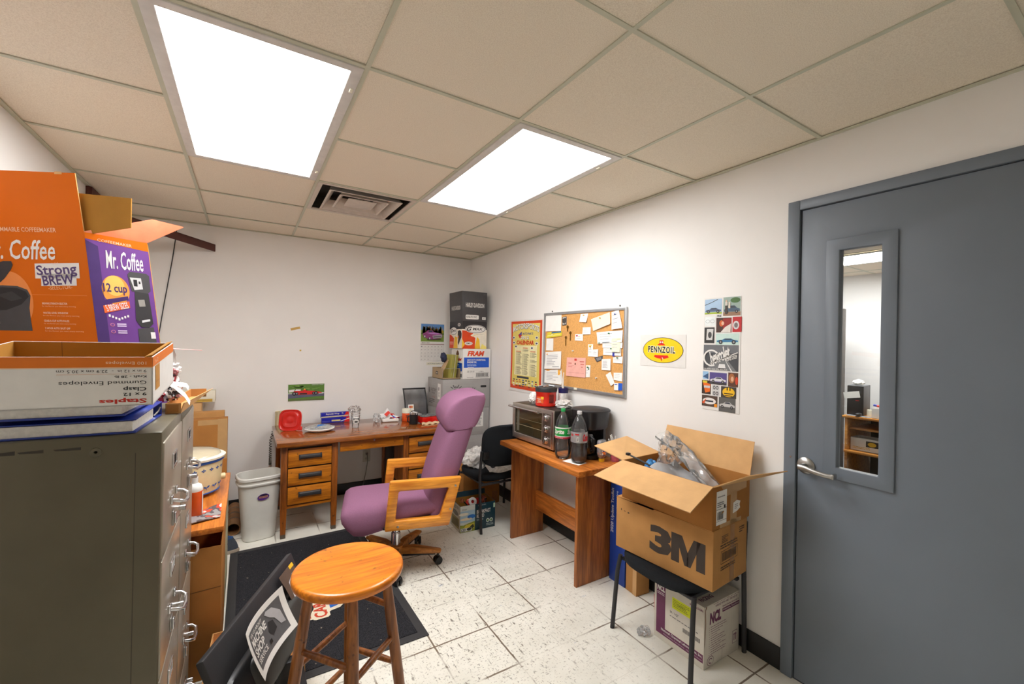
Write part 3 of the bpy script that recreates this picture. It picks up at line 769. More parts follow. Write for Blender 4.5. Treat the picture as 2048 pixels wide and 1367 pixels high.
ft('Mr. Coffee', -28, 487, 122, 527, M['white'], bold=.012, shear=.25)
ft('with', 116, 531, 132, 537, P((240, 180, 130)))
for s, a in (('Strong', (87, 536, 168, 562)), ('BREW', (100, 557, 163, 577))):
    yc = (a[1] + a[3]) / 2
    mb.poly(Fp, [(sx(a[0] - 4, yc), y(a[3] + 3)), (sx(a[2] + 4, yc), y(a[3] + 1)), (sx(a[2] + 6, yc), y(a[1] - 4)), (sx(a[0] - 2, yc), y(a[1] - 1))], M['white'], 3)
    ft(s, *a, deep, layer=4, bold=.02, rot=radians(4))
ft('-SELECTOR-', 112, 578, 160, 586, P((244, 190, 140)), rot=radians(4))
for k, (py) in enumerate((613, 632, 648, 663)):
    ft(('BREWING STRENGTH SELECTOR', 'WATER LEVEL WINDOW', 'GRAB-A-CUP AUTO PAUSE', '2 HOUR AUTO SHUT OFF')[k], 101 + k * 2.6, py, 151 + k * 2.6, py + 4, P((250, 220, 190)), bold=.01)
    ft('for the flavour you want every morning', 101 + k * 2.6, py + 6, (168, 176, 170, 186)[k], py + 9.5, P((240, 180, 130)))
dk = P((46, 44, 46)); dk2 = P((66, 64, 66)); dk3 = P((24, 22, 24))
def fp(pts, m, layer=3): mb.poly(Fp, [(sx(a, b), y(b)) for a, b in pts], m, layer)
fp([(-30, 540), (-2, 538), (20, 531), (36, 531), (39, 538), (36, 548), (24, 566), (8, 582), (-10, 590), (-30, 592)], dk)
fp([(-30, 584), (20, 580), (50, 581), (70, 588), (77, 600), (76, 625), (78, 640), (84, 671), (-30, 671)], dk2)
fp([(-30, 588), (20, 584), (50, 585), (68, 592), (74, 602), (60, 618), (30, 630), (-30, 634)], dk3, 4)
fp([(10, 600), (40, 592), (62, 606), (40, 612)], dk, 5)
fp([(-30, 642), (17, 641), (19, 658), (-30, 662)], P((196, 186, 176)), 5); fp([(-2, 648), (8, 646), (8, 654), (-2, 655)], dk3, 6)
mb.rect(Fp, sx(0, 590), y(598), sx(190, 598), y(597.4), gl, 2)
mb.build('front_panel', t)
# side panel turned further away
sd = Vector((.86, .30, .01)).normalized()
vs_ = (up - Vector((.85, -.527, 0)) * lean).normalized()
SW = .165
Fs = skew(rel(A0), sd, vs_)
mb = MB()
mb.prism([(0, -lo), (SW, -lo), (SW, HH + .005), (0, HH + .013)], -.003, 0, M['card'], Fs)
mb.poly(Fs, [(0, -lo), (SW, -lo), (SW, HH - .028), (0, HH - .008)], pur, 1)
mb.poly(Fs, [(0, HH - .008), (SW, HH - .028), (SW, HH + .005), (0, HH + .013)], orf, 2)
mb.text(Fs, 'COFFEEMAKER', .03, HH - .016, .12, HH - .006, P((246, 190, 150)), 3, .01, rot=radians(-4))
mb.poly(Fs, [(0, -lo), (.03, -lo), (.03, HH - .03), (0, HH - .012)], deep, 2)
mb.text(Fs, 'Mr. Coffee', .045, HH - .105, .145, HH - .04, M['white'], 3, .012, .2)
mb.oval(Fs, .062, .165, .036, .052, P((226, 150, 60)), 2); mb.oval(Fs, .06, .18, .026, .036, P((236, 188, 90)), 3)
mb.text(Fs, '12 cup', .03, .148, .092, .188, deep, 4, .02)
mb.poly(Fs, [(.028, .128), (.092, .146), (.092, .132), (.028, .112)], deep, 3)
mb.poly(Fs, [(.024, .108), (.094, .128), (.094, .104), (.026, .082)], P((226, 96, 30)), 4); mb.text(Fs, '5 BREW SIZES', .03, .095, .09, .117, M['white'], 5, .01, rot=radians(14))
for a in range(7): mb.rect(Fs, .035 + a * .008, .058 + .004 * abs(a - 3), .04 + a * .008, .066 + .004 * abs(a - 3), M['white'], 3)
for z in (.042, .018):
    mb.oval(Fs, .042, z, .006, .006, P((200, 120, 150)), 3); mb.oval(Fs, .042, z, .004, .004, pur, 4)
    for q in (0, .007): mb.rect(Fs, .054, z - .006 + q, .078, z - .002 + q, P((220, 200, 230)), 3)
def sp(pts, m, layer): mb.poly(Fs, pts, m, layer)
sp([(.098, .225), (.105, .236), (.15, .234), (.158, .226), (.157, .17), (.148, .16), (.104, .165)], dk2, 3)
sp([(.103, .215), (.134, .215), (.136, .175), (.112, .170)], P((206, 206, 206)), 4); sp([(.112, .208), (.122, .208), (.122, .184), (.112, .184)], dk3, 5); sp([(.126, .203), (.131, .203), (.131, .193), (.126, .193)], dk, 5)
sp([(.112, .165), (.15, .16), (.153, .05), (.14, .034), (.118, .036), (.106, .06)], dk, 4)
sp([(.118, .135), (.136, .137), (.137, .112), (.12, .110)], P((150, 146, 140)), 5); sp([(.122, .06), (.145, .066), (.145, .058), (.122, .052)], P((220, 220, 222)), 5)
sp([(.108, .03), (.152, .036), (.156, -.02), (.108, -.02)], dk2, 4); sp([(.142, .018), (.155, .018), (.155, -.006), (.142, -.006)], P((230, 228, 224)), 5)
mb.build('side_panel', t)
# the two panels behind close the carton
B0 = rel(A0) + sd * SW; C0 = rel(A0) - tx * FW + sd * SW
mb = MB(); mb.prism([(-FW, -lo), (0, -lo), (0, HH), (-FW, HH)], -.003, 0, M['cardin'], skew(B0, tx, vy)); mb.build('back_panel', t)
mb = MB(); mb.prism([(0, -lo), (SW, -lo), (SW, HH), (0, HH)], 0, .003, M['cardin'], skew(rel(A0) - tx * FW, sd, vs_)); mb.build('far_side_panel', t)
# flaps
top = HH + .017
mb = MB()
fl = [(-FW, top), (-.001, top), (-.006, top + .198), (-FW, top + .205)]
mb.prism(fl, -.003, 0, M['card'], Fp); mb.poly(Fp, fl, orf, 1)
mb.rect(Fp, -.075, top + .193, -.05, top + .202, M['cardlt'], 2)
mb.build('front_flap', t)
mb = MB(); Fb = skew(rel(A0) + sd * .02, tx, vy)
fb = [(-.04, top - .012), (.135, top + .018), (.15, top + .12), (-.04, top + .135)]
mb.prism(fb, -.003, 0, M['cardin'], Fb); mb.build('back_flap', t)
mb = MB(); p0 = rel(A0) + vs_ * (HH + .013); p1 = rel(A0) + sd * SW + vs_ * (HH + .005)
out = Vector((.80, -.25, .0)).normalized()
q0 = p0 + out * .16 + Vector((0, 0, .055)); q1 = p1 + out * .175 + Vector((0, 0, .030))
q0 = rel((-.314, 2.10, 1.923)); q1 = rel((-.211, 2.02, 1.893))
nn = Vector((0, 0, .003)); pk = plain('worn orange flap', (224, 132, 96), 0.4, var=0.18, scale=14)
vv = [p0, p1, q1, q0]
mb.raw([p for p in vv] + [p + nn for p in vv], [(3, 2, 1, 0), (4, 5, 6, 7), (0, 1, 5, 4), (1, 2, 6, 5), (2, 3, 7, 6), (3, 0, 4, 7)], pk)
mb.build('side_flap', t)

# ------------------------------------------------------------------ tray with plastic wrappers, strips and a pink slip
t = thing('cardboard_tray', 'shallow brown cardboard tray of plastic wrappers on the far filing cabinet', 'tray', (-.187, 1.768, CH + .001), -3)
mb = MB(); mb.box((-.035, 0, 0), (.006, .46, .003), M['card'])
for a, b in (((-.035, 0, 0), (.006, .003, .034)), ((-.035, .457, 0), (.02, .46, .034)), ((-.035, 0, 0), (-.032, .46, .034))): mb.box(a, b, M['card'])
mb.raw([(.003, 0, 0), (.003, .46, 0), (.04, .46, .034), (.012, 0, .034), (.006, 0, 0), (.006, .46, 0), (.043, .46, .034), (.015, 0, .034)], [(0, 3, 2, 1), (4, 5, 6, 7), (3, 7, 6, 2), (0, 1, 5, 4), (1, 2, 6, 5), (0, 4, 7, 3)], M['cardlt'])
mb.box((-.03, -.0006, .004), (.0, .0, .03), M['card2']); mb.build('carton', t)
def wrap_mat(name, stops):
    m, t_, b = base(name, 0.22, 0, 0.6)
    w = t_.add('ShaderNodeTexNoise'); w.inputs['Scale'].default_value = 17; w.inputs['Detail'].default_value = 2; t_.link(coord(t_), w.inputs['Vector'])
    r = t_.n.new('ShaderNodeValToRGB'); r.color_ramp.interpolation = 'CONSTANT'
    while len(r.color_ramp.elements) < len(stops): r.color_ramp.elements.new(.5)
    for k, (p, c) in enumerate(stops): r.color_ramp.elements[k].position = p; r.color_ramp.elements[k].color = lin(c)
    t_.link(w.outputs['Fac'], r.inputs[0]); t_.link(r.outputs[0], b.inputs['Base Color']); return m
redwhite = wrap_mat('red white wrapper', [(0, (232, 228, 226)), (.42, (176, 40, 52)), (.5, (238, 236, 234)), (.58, (60, 52, 54)), (.64, (214, 150, 150))])
one(MB().crumple((0, 0, .035), (.034, .062, .045), redwhite, .4, 2.4, 5, 4, 0), 'plastic_wrapper', 'crumpled red, black and white wrapper lying in the cardboard tray', 'wrapper', (-.225, 1.862, CH + .036))
one(MB().crumple((0, 0, .022), (.026, .05, .022), wrap_mat('white plastic wrapper', [(0, (240, 238, 236)), (.5, (226, 222, 222)), (.6, (190, 120, 124))]), .4, 2.2, 9, 4, 0), 'plastic_wrapper', 'crumpled white plastic wrapper on top of the red one in the tray', 'wrapper', (-.222, 1.868, CH + .118))
for k, (pts, lab) in enumerate((
    ([(-.232, 1.80, CH + .105), (-.205, 1.79, CH + .092), (-.172, 1.775, CH + .060), (-.158, 1.77, CH + .034)], 'white plastic strip bent over the front edge of the cardboard tray'),
    ([(-.222, 1.80, CH + .100), (-.19, 1.80, CH + .094), (-.172, 1.805, CH + .090), (-.166, 1.81, CH + .078)], 'white plastic strip lying across the red wrapper in the tray'))):
    a = [Vector(p) for p in pts]
    def fs(u, v, a=a):
        q = u * (len(a) - 1); i = min(int(q), len(a) - 2); return a[i].lerp(a[i + 1], q - i) + Vector((0, (v - .5) * .016, (v - .5) * .012))
    one(MB().sheet(fs, 16, 2, M['paper'], .0012), 'plastic_strip', lab, 'strip', group='strips on the tray')
one(MB().lathe([(.001, 0), (.018, 0), (.020, .018), (.017, .034), (.019, .04), (.012, .062), (.001, .062)], M['white'], 18), 'bottle_cap', 'small white cap sticking up behind the envelope carton', 'cap', (-.226, 1.868, CH + .148))
one(MB().sheet(lambda u, v: (-.236 + u * .102, 1.85 + v * .05 * (1 - u * .8), CH + .2125 - u * .006), 6, 2, P((240, 178, 176)), .0012), 'pink_slip', 'pink paper slip sticking out flat behind the envelope carton', 'paper')

# ------------------------------------------------------------------ low desk by the side wall
LZ = .66
t = thing('low_desk', 'low desk with orange wood top holding the slow cooker', 'desk', (0, 0, 0))
MB().box((XL + .012, 2.245, LZ - .026), (-.071, 3.12, LZ), M['ldesk'], .004).build('desktop', t)
lm = plain('pale green steel', (176, 174, 140), 0.45)
MB().box((XL + .03, 2.70, .03), (-.088, 3.10, LZ - .027), lm, .004).build('pedestal', t)
for k in range(3): MB().box((-.088, 2.712, .05 + k * .192), (-.078, 3.088, .05 + k * .192 + .184), lm, .003).build('drawer', t)
MB().box((XL + .03, 2.26, .0), (XL + .06, 2.69, LZ - .027), lm, .003).build('leg_panel', t)
# slow cooker
t = thing('slow_cooker', 'cream slow cooker with blue leaf bands and glass lid on the low desk', 'slow cooker', (-.272, 2.78, LZ + .001))
cr = plain('cream enamel', (222, 204, 160), 0.35, var=0.05); bl = plain('cobalt band', (34, 82, 158), 0.35)
mb = MB(); E_ = 1.0
prof = [(.001, .016), (.148, .016), (.158, .022), (.166, .06), (.170, .12), (.172, .178), (.166, .185)]
mb.lathe(prof, cr, 40, sx=1.0, sy=.86)
for z0, z1, r0, r1 in ((.014, .024, .157, .161), (.172, .190, .175, .178)):
    mb.lathe([(r0, z0), (r1 + .001, z0 + .003), (r1 + .001, z1 - .003), (r0 - .002, z1)], bl, 40, sx=1, sy=.86, caps=False)
def wrapmark(z, n, draw):
    for k in range(n):
        a = 2 * pi * k / n; r = .1705 if z > .1 else .1665
        F = frame((r * cos(a), r * .86 * sin(a), z), (-sin(a), cos(a) * .86, 0), (0, 0, 1)); draw(F)
def leaf(F):
    mb.oval(F, -.008, .004, .008, .004, bl, 3, 10, -.6); mb.oval(F, .008, .006, .008, .004, bl, 3, 10, .6); mb.rect(F, -.001, -.01, .001, .006, bl, 3)
def dot(F):
    mb.oval(F, -.006, 0, .005, .003, bl, 3, 8); mb.oval(F, .006, 0, .005, .003, bl, 3, 8); mb.oval(F, 0, .005, .003, .004, bl, 3, 8); mb.oval(F, 0, -.005, .003, .004, bl, 3, 8)
wrapmark(.05, 22, leaf); wrapmark(.142, 26, dot)
mb.build('body', t)
for a in (0.6, 2.2, 3.8, 5.4): MB().lathe([(.014, 0), (.016, .018), (.001, .018)], M['base'], 12, X=T(.12 * cos(a), .10 * sin(a), 0)).build('foot', t)
MB().lathe([(.150, .185), (.184, .188), (.186, .198), (.176, .204), (.15, .204)], plain('crock rim glaze', (236, 230, 210), 0.2), 40, sx=1, sy=.86).build('crock_rim', t)
MB().lathe([(.165, .205), (.158, .216), (.13, .228), (.06, .236), (.001, .238)], clear('glass lid', (214, 196, 160), .35, .06, 4), 36, sx=1, sy=.86, caps=False).build('glass_lid', t)
MB().lathe([(.012, .236), (.012, .246), (.024, .254), (.024, .262), (.001, .264)], M['milk'], 18).build('lid_knob', t)
MB().lathe([(.016, 0), (.016, .016), (.012, .02), (.001, .02)], cr, 14, X=frame((.166, 0, .075), (0, 1, 0), (0, 0, 1))).build('control_knob', t)
mb = MB(); mb.tube([(.05, -.135, .118), (.052, -.172, .122), (.0, -.184, .122), (-.052, -.172, .122), (-.05, -.135, .118)], .012, cr, 10); mb.build('handle', t)
# bottle and wrapper
t = thing('spray_bottle', 'orange bottle with white cap standing on the low desk', 'bottle', (-.192, 2.40, LZ + .001))
MB().lathe([(.001, 0), (.030, 0), (.033, .004), (.033, .125), (.001, .127)], plain('orange label', (232, 92, 20), 0.4), 26).build('body', t)
MB().lathe([(.0325, .125), (.033, .135), (.028, .15), (.014, .16), (.001, .161)], M['white'], 26).build('shoulder', t)
MB().lathe([(.0145, .16), (.0145, .186), (.012, .188), (.001, .188)], M['white'], 22).build('cap', t)
mb = MB()
for k in range(5):
    a = -.35 + k * .12; r = .0334; F = frame((r * cos(a), r * sin(a), .02), (-sin(a), cos(a), 0), (0, 0, 1)); mb.rect(F, -.002, 0, .002, .1, M['paper'], 1)
mb.build('label', t)
pkt = wrap_mat('grey red packet', [(0, (150, 146, 146)), (.45, (92, 86, 90)), (.52, (206, 74, 56)), (.6, (214, 212, 212))])
one(MB().sheet(lambda u, v: (-.245 + u * .155, 2.30 + v * .14 + .05 * u, LZ + .008 + .01 * sin(u * 5) * sin(v * 4) + .004 * v), 12, 10, pkt, .004), 'plastic_packet', 'flat grey and red plastic packet in front of the orange bottle', 'packet')

# open carton under the low desk front
def open_carton(name, label, loc, rz, sx, sy, sz, mat, inm, cat='box', th=.004):
    t = thing(name, label, cat, loc, rz)
    mb = MB(); o_ = [(0, 0), (sx, 0), (sx, sy), (0, sy)]; i_ = [(th, th), (sx - th, th), (sx - th, sy - th), (th, sy - th)]
    mb.ring(o_, i_, 0, sz, mat, bev=.0008)
    mb.box((th, th, 0), (sx - th, sy - th, th), inm)
    e = .0006
    mb.box((th, th, th), (sx - th, th + e, sz - .001), inm); mb.box((th, sy - th - e, th), (sx - th, sy - th, sz - .001), inm); mb.box((th, th, th), (th + e, sy - th, sz - .001), inm); mb.box((sx - th - e, th, th), (sx - th, sy - th, sz - .001), inm)
    return t, mb
t, mb = open_carton('tall_box', 'tall open brown carton standing between filing cabinet and floor mat', (-.40, 2.262, .001), 0, .322, .43, .57, M['card2'], plain('orange lit inner card', (196, 104, 40), 0.8))
F = Ffront(0, 0, 0); mb.poly(F, [(0, .376), (.322, .388), (.322, .392), (0, .380)], P((128, 86, 40)), 1); mb.rect(F, .218, .02, .2186, .56, P((140, 94, 46)), 1)
F = Feast(.322, 0, 0); mb.smallprint(F, .03, .06, .05, .26, 9, M['ink'], 1, 3)
mb.build('carton', t)

# big cartons behind the low desk, white lamp carton across them
t = thing('flat_box', 'flat brown carton with tan tape around its edge behind the slow cooker', 'box', (-.42, 3.66, 0), 0)
def pzy(py, yy): return .5
mb = MB(); mb.box((0, 0, 0), (.312, .10, .905), M['card2'], .003)
F = Ffront(0, 0, 0); mb.rect(F, .255, .1, .312, .905, M['tape'], 1); mb.rect(F, .14, .865, .255, .902, M['tape'], 1); mb.rect(F, .0, .5, .255, .502, P((140, 96, 50)), 1)
mb.rect(F, .24, .0, .312, .62, P((176, 112, 46)), 2)
mb.build('carton', t)
t = thing('flat_box', 'brown carton showing just above the taped carton by the back wall', 'box', (-.46, 3.86, 0), 0)
mb = MB(); mb.box((0, 0, 0), (.325, .10, .925), M['card'], .003); mb.build('carton', t)
t = thing('flat_box', 'narrow brown carton under the end of the long white carton', 'box', (-.62, 4.14, 0), 0)
mb = MB(); mb.box((0, 0, 0), (.325, .10, .968), M['cardlt'], .003); mb.build('carton', t)
t = thing('long_white_box', 'long white carton with yellow lower edge lying by the back wall', 'box', (-.83, 4.13, .9695), 0)
mb = MB(); mb.box((0, 0, 0), (.622, .12, .088), M['cream'], .002)
F = Ffront(0, 0, 0); mb.rect(F, .0, .002, .605, .024, P((196, 160, 66)), 1); mb.rect(F, 0, .012, .6, .015, P((150, 116, 44)), 2)
mb.stroke(F, [(.43, .082), (.46, .074), (.48, .06)], .003, P((120, 118, 110)), 2); mb.oval(F, .435, .055, .005, .005, P((90, 88, 84)), 2, 8)
mb.build('carton', t)

# mailing tube, waste bin, shoe
tm = plain('spiral paper tube', (140, 100, 62), 0.7, var=0.22, scale=18)
t = thing('mailing_tube', 'brown cardboard tube with dark spiral bands lying beside the waste bin', 'tube', (-.064, 3.80, .047))
X = RX(-88.5); R_ = .046; Lt = .45
mb = MB(); n = 26
rings = []
for z, r in ((0, R_), (Lt, R_), (Lt, R_ - .006), (.004, R_ - .006)): rings.append([(r * cos(2 * pi * k / n), r * sin(2 * pi * k / n), z) for k in range(n)])
mb.loft(rings + [rings[0]], tm, X, True, False)
for z in (.09, .20, .31):
    pts = [((R_ + .0006) * cos(a), (R_ + .0006) * sin(a), z + .02 * a / pi) for a in [2 * pi * k / 26 for k in range(27)]]
    mb.loft([[(p[0], p[1], p[2] - .006) for p in pts], [(p[0], p[1], p[2] + .006) for p in pts]], P((84, 82, 76)), X, False, False)
mb.build('tube', t)
t = thing('waste_bin', 'off white plastic waste bin with purple oval sticker beside the wooden desk', 'waste bin', (.098, 3.70, 0), 10)
mb = MB(); rr = []
for z, a, b in ((0, .098, .072), (.006, .104, .078), (.40, .134, .108), (.412, .146, .120), (.416, .148, .122), (.424, .148, .122), (.428, .138, .112), (.446, .140, .114), (.452, .150, .124), (.468, .151, .125), (.474, .146, .120), (.472, .138, .112), (.44, .132, .106), (.02, .098, .072), (.012, .09, .066)):
    rr.append(superell(0, 0, a, b, z, 40, 3.6))
mb.loft(rr, M['trash'])
mb.build('bin', t)
mb = MB(); F = frame((.005, -.1085, .325), (1, 0, 0), (0, -.075, 1)); F = F
mb.oval(F, 0, 0, .038, .024, P((84, 40, 130)), 2, 30, .08); mb.oval(F, 0, .011, .026, .010, P((40, 20, 60)), 3, 30, .08); mb.rect(F, -.028, -.007, .028, .007, P((196, 140, 90)), 4); mb.text(F, 'PURPLE POWER', -.026, -.005, .026, .005, P((84, 40, 130)), 5, .02)
mb.build('sticker', t)
t = thing('shoe', 'blue grey sneaker with pale sole on the floor by the low desk', 'shoe', (-.215, 3.535, 0), 172)
sole = plain('pale rubber sole', (178, 164, 146), 0.8)
def shoe_ring(z, g, sh=0.0):
    o = []
    for k in range(28):
        a = 2 * pi * k / 28; c, s_ = cos(a), sin(a)
        o.append((.135 * c * g[0] - .06 + sh, .044 * s_ * g[1] * (1 + .14 * c), z))
    return o
MB().loft([shoe_ring(0, (1, 1)), shoe_ring(.012, (1.03, 1.06)), shoe_ring(.026, (1.01, 1.04))], sole).build('sole', t)
mb = MB(); mb.loft([shoe_ring(.026, (.98, 1.0)), shoe_ring(.045, (.95, .95)), shoe_ring(.065, (.84, .84), -.008), shoe_ring(.085, (.64, .74), -.024), shoe_ring(.100, (.50, .64), -.034)], plain('grey knit', (62, 68, 78), 0.9, var=.2, scale=200))
mb.build('upper', t)
MB().loft([shoe_ring(.094, (.50, .66), -.034), shoe_ring(.108, (.47, .64), -.036), shoe_ring(.106, (.40, .5), -.036), shoe_ring(.08, (.36, .44), -.036)], plain('blue lining', (40, 78, 128), 0.9)).build('collar', t)
mb = MB()
for k in range(4): mb.tube([(.0 + k * .018, -.022, .085 - k * .008), (.004 + k * .018, 0, .094 - k * .009), (.0 + k * .018, .022, .085 - k * .008)], .0028, P((52, 62, 78)), 6)
mb.build('laces', t)

# floor mat
t = thing('floor_mat', 'black carpet floor mat with an auto parts logo under the wooden stool', 'floor mat', (0, 0, 0))
c = [(-.072, 2.04), (.808, 2.04), (.775, 3.515), (-.072, 3.50)]
ins = lambda d: [(c[0][0] + d, c[0][1] + d), (c[1][0] - d, c[1][1] + d), (c[2][0] - d, c[2][1] - d), (c[3][0] + d, c[3][1] - d)]
MB().ring(c, ins(.045), .0005, .005, M['rubber'], bev=.0015).build('border', t)
mb = MB(); mb.prism(ins(.045), .0005, .007, M['rug'])
F = frame((.365, 2.435, .007), (0, 1, 0), (-1, 0, 0))         # reads away from the camera
crm = P((226, 214, 190), .9); rd = P((196, 66, 42), .9); bb = P((34, 94, 176), .9)
e3 = .0005
mb.poly(F, [(.02, .10), (.56, .10), (.56, -.02), (.50, -.09), (.30, -.132), (.09, -.127), (.06, -.1), (.05, -.05), (.012, .0)], crm, 1, e3)
mb.poly(F, [(.03, .09), (.10, .09), (.10, .05), (.03, .05)], rd, 2, e3); mb.poly(F, [(.11, .09), (.55, .09), (.55, .05), (.11, .05)], bb, 2, e3)
mb.poly(F, [(.075, -.05), (.135, -.05), (.155, -.122), (.11, -.121), (.085, -.09)], bb, 2, e3); mb.poly(F, [(.145, -.05), (.52, -.05), (.48, -.085), (.3, -.122), (.165, -.122)], rd, 2, e3)
mb.poly(F, [(.0, .03), (.008, .042), (.57, .042), (.57, -.042), (.012, -.042), (.0, -.03)], crm, 3, e3)
mb.text(F, 'CAR', .012, -.032, .155, .034, rd, 4, .03, .1, eps=e3); mb.text(F, 'QUEST', .165, -.032, .55, .034, bb, 4, .03, .1, eps=e3)
mb.build('carpet', t)

# ------------------------------------------------------------------ leaning flat screen, with papers taped to its back
e1 = Vector((.425, .905, 0)).normalized(); pr = Vector((.905, -.425, 0)).normalized(); lam = radians(22)
dn = pr * sin(lam) - Vector((0, 0, 1)) * cos(lam)
P0 = Vector((-.088, 1.50, .555))
t = thing('flat_monitor', 'black flat screen monitor leaning face away with a paper taped on its back', 'monitor', (P0.x, P0.y, P0.z - .344))
O = Vector((P0.x, P0.y, P0.z - .344))
Fm = frame(P0 - O, e1, -dn)                    # x along the top edge, y up the panel, z out of the back
LM, HM = .64, .27
mb = MB(); mb.box((0, -HM, -.028), (LM, 0, -.004), M['black2'], .005, Fm); mb.box((.012, -HM + .02, -.0285), (LM - .012, -.012, -.028), P((12, 12, 14), .15), X=Fm)
mb.build('screen_frame', t)
mb = MB(); n = 24
def mr(a, b, z): return [(LM * .5 + (p[0]), -HM * .68 + p[1], z) for p in [q[:2] for q in superell(0, 0, a, b, 0, 40, 6)]]
mb.loft([mr(.300, .080, -.004), mr(.29, .076, .010), mr(.26, .070, .016), mr(.17, .062, .020)], M['black'], Fm)
mb.loft([mr(.20, .066, .018), mr(.185, .06, .036), mr(.17, .054, .040)], P((58, 58, 56), .4), Fm)
for k in range(12): mb.box((.04 + k * .006, -.19, .0125), (.043 + k * .006, -.16, .018), M['black'], X=Fm)
mb.build('back_housing', t)
mb = MB(); F2 = Fm @ T(.205, -.088, .0)
def cp(u, v):    # curling paper, text upright on the panel
    return ((u - .5) * .265, (v - .5) * .158, .048 + .03 * (abs(u - .5) * 1.3) ** 2 * 2 + .025 * (.5 - v) ** 2)
mb.sheet(cp, 14, 10, M['paper'], .0006, F2)
def on(pts, m, layer):    # follow the curl
    vs = [Vector(cp(a, b)) + Vector((0, 0, .0004 + .00035 * layer)) for a, b in pts]; mb.raw(vs, [tuple(range(len(vs)))], m, F2)
def grid_on(u0, v0, u1, v1, m, layer, n=10):
    for i in range(n):
        for j in range(5):
            a, b = u0 + (u1 - u0) * i / n, u0 + (u1 - u0) * (i + 1) / n; p, q = v0 + (v1 - v0) * j / 5, v0 + (v1 - v0) * (j + 1) / 5
            on([(a, p), (b, p), (b, q), (a, q)], m, layer)
grid_on(.09, .12, .91, .88, P((96, 96, 98)), 1, 12)
def text_on(s, u0, v0, u1, v1, m, layer, bold=.03):
    vs, fs, asp = text_mesh(s, bold, 0.0, 1.0)
    mb.raw([Vector(cp(u0 + a * (u1 - u0), v0 + b * (v1 - v0))) + Vector((0, 0, .0005 + .00035 * layer)) for a, b in vs], fs, m, F2)
text_on('ASK US ABOUT', .12, .76, .50, .83, M['paper'], 4, .01)
text_on('MACHINE', .12, .56, .56, .73, M['paper'], 4); text_on('SHOP', .12, .36, .44, .53, M['paper'], 4); text_on('SERVICE', .12, .22, .44, .32, M['paper'], 4, .01)
on([(.62, .84), (.74, .80), (.86, .60), (.88, .3), (.80, .34), (.74, .56), (.66, .66), (.58, .80)], P((186, 186, 188)), 4)
on([(.60, .62), (.70, .56), (.72, .36), (.62, .30), (.56, .44)], P((44, 44, 46)), 4); on([(.78, .66), (.82, .66), (.82, .60), (.78, .60)], M['ink'], 5); on([(.50, .30), (.56, .30), (.56, .22), (.50, .22)], M['ink'], 5)
mb.build('taped_sign', t)
nk = rel_ = Vector((.135, 1.705, .2115)) - O
mb = MB(); mb.box((nk.x - .10, nk.y - .075, nk.z), (nk.x + .075, nk.y + .115, nk.z + .010), M['black'], .004); mb.box((nk.x - .03, nk.y - .02, nk.z + .01), (nk.x + .03, nk.y + .02, nk.z + .13), M['black'], .006); mb.build('stand', t)
mb = MB(); mb.sheet(lambda u, v: (.455 + u * .125, -.02 - (1 - v) * .15, .012 + .03 * (1 - v) * .5 + .004 * sin(v * 3)), 4, 6, P((92, 72, 60)), .0006, Fm)
Fq = Fm @ T(0, 0, 0)
def q3(pts, m, layer): mb.raw([Vector((.455 + u * .125, -.02 - (1 - v) * .15, .012 + .03 * (1 - v) * .5 + .004 * sin(v * 3) + .0006 + .0004 * layer)) for u, v in pts], [tuple(range(len(pts)))], m, Fm)
q3([(.2, .25), (.9, .25), (.95, .55), (.7, .8), (.3, .7)], P((210, 206, 206)), 1); q3([(.3, .3), (.6, .3), (.6, .55), (.35, .6)], P((70, 64, 70)), 2); q3([(.65, .4), (.78, .38), (.76, .5)], P((190, 60, 50)), 2)
q3([(.0, .0), (1, .0), (1, .14), (0, .14)], P((214, 40, 26)), 1); q3([(.7, .9), (1, .9), (1, 1), (.7, 1)], P((236, 186, 40)), 1)
mb.build('taped_photo', t)
t = thing('black_bin', 'black plastic crate under the leaning monitor by the stool leg', 'crate', (-.04, 1.622, .001))
mb = MB(); mb.box((0, 0, 0), (.235, .275, .205), M['black2'], .01); mb.box((-.006, -.006, .185), (.241, .281, .2095), M['black'], .005); mb.build('crate', t)
# carton of wood curls below it
t, mb = open_carton('scrap_box', 'open brown carton holding wood curls behind the stool leg', (-.12, 1.925, .001), -3, .345, .31, .205, M['card'], M['cardlt'])
mb.box((.004, .004, .12), (.341, .306, .124), P((206, 140, 70), .7)); mb.build('carton', t)
mb = MB(); rnd = random.Random(3)
for k in range(26):
    a = rnd.uniform(0, 2 * pi); rr_ = rnd.uniform(.004, .03); cx, cy = rr_ * cos(a), rr_ * sin(a)
    pts = [(cx + .012 * cos(a + q * .7) * (1 - q * .06), cy + .012 * sin(a + q * .7) * (1 - q * .06), .008 + .004 * q + rnd.uniform(0, .006)) for q in range(8)]
    mb.tube(pts, .0042, P((120, 72, 34)) if k % 2 else P((176, 112, 60)), 5, flat=.0014)
one(mb, 'pine_cone', 'brown pine cone lying in the open carton by the stool leg', 'pine cone', (.115, 2.03, .1255))
t = thing('green_book', 'pale green book edge showing under the leaning monitor', 'book', (.02, 1.835, .2115), 14)
MB().box((-.02, -.0, .0), (.15, .055, .012), P((150, 190, 168)), .001).build('cover', t); MB().box((-.018, -.0005, .002), (.152, .053, .010), M['cream']).build('pages', t)
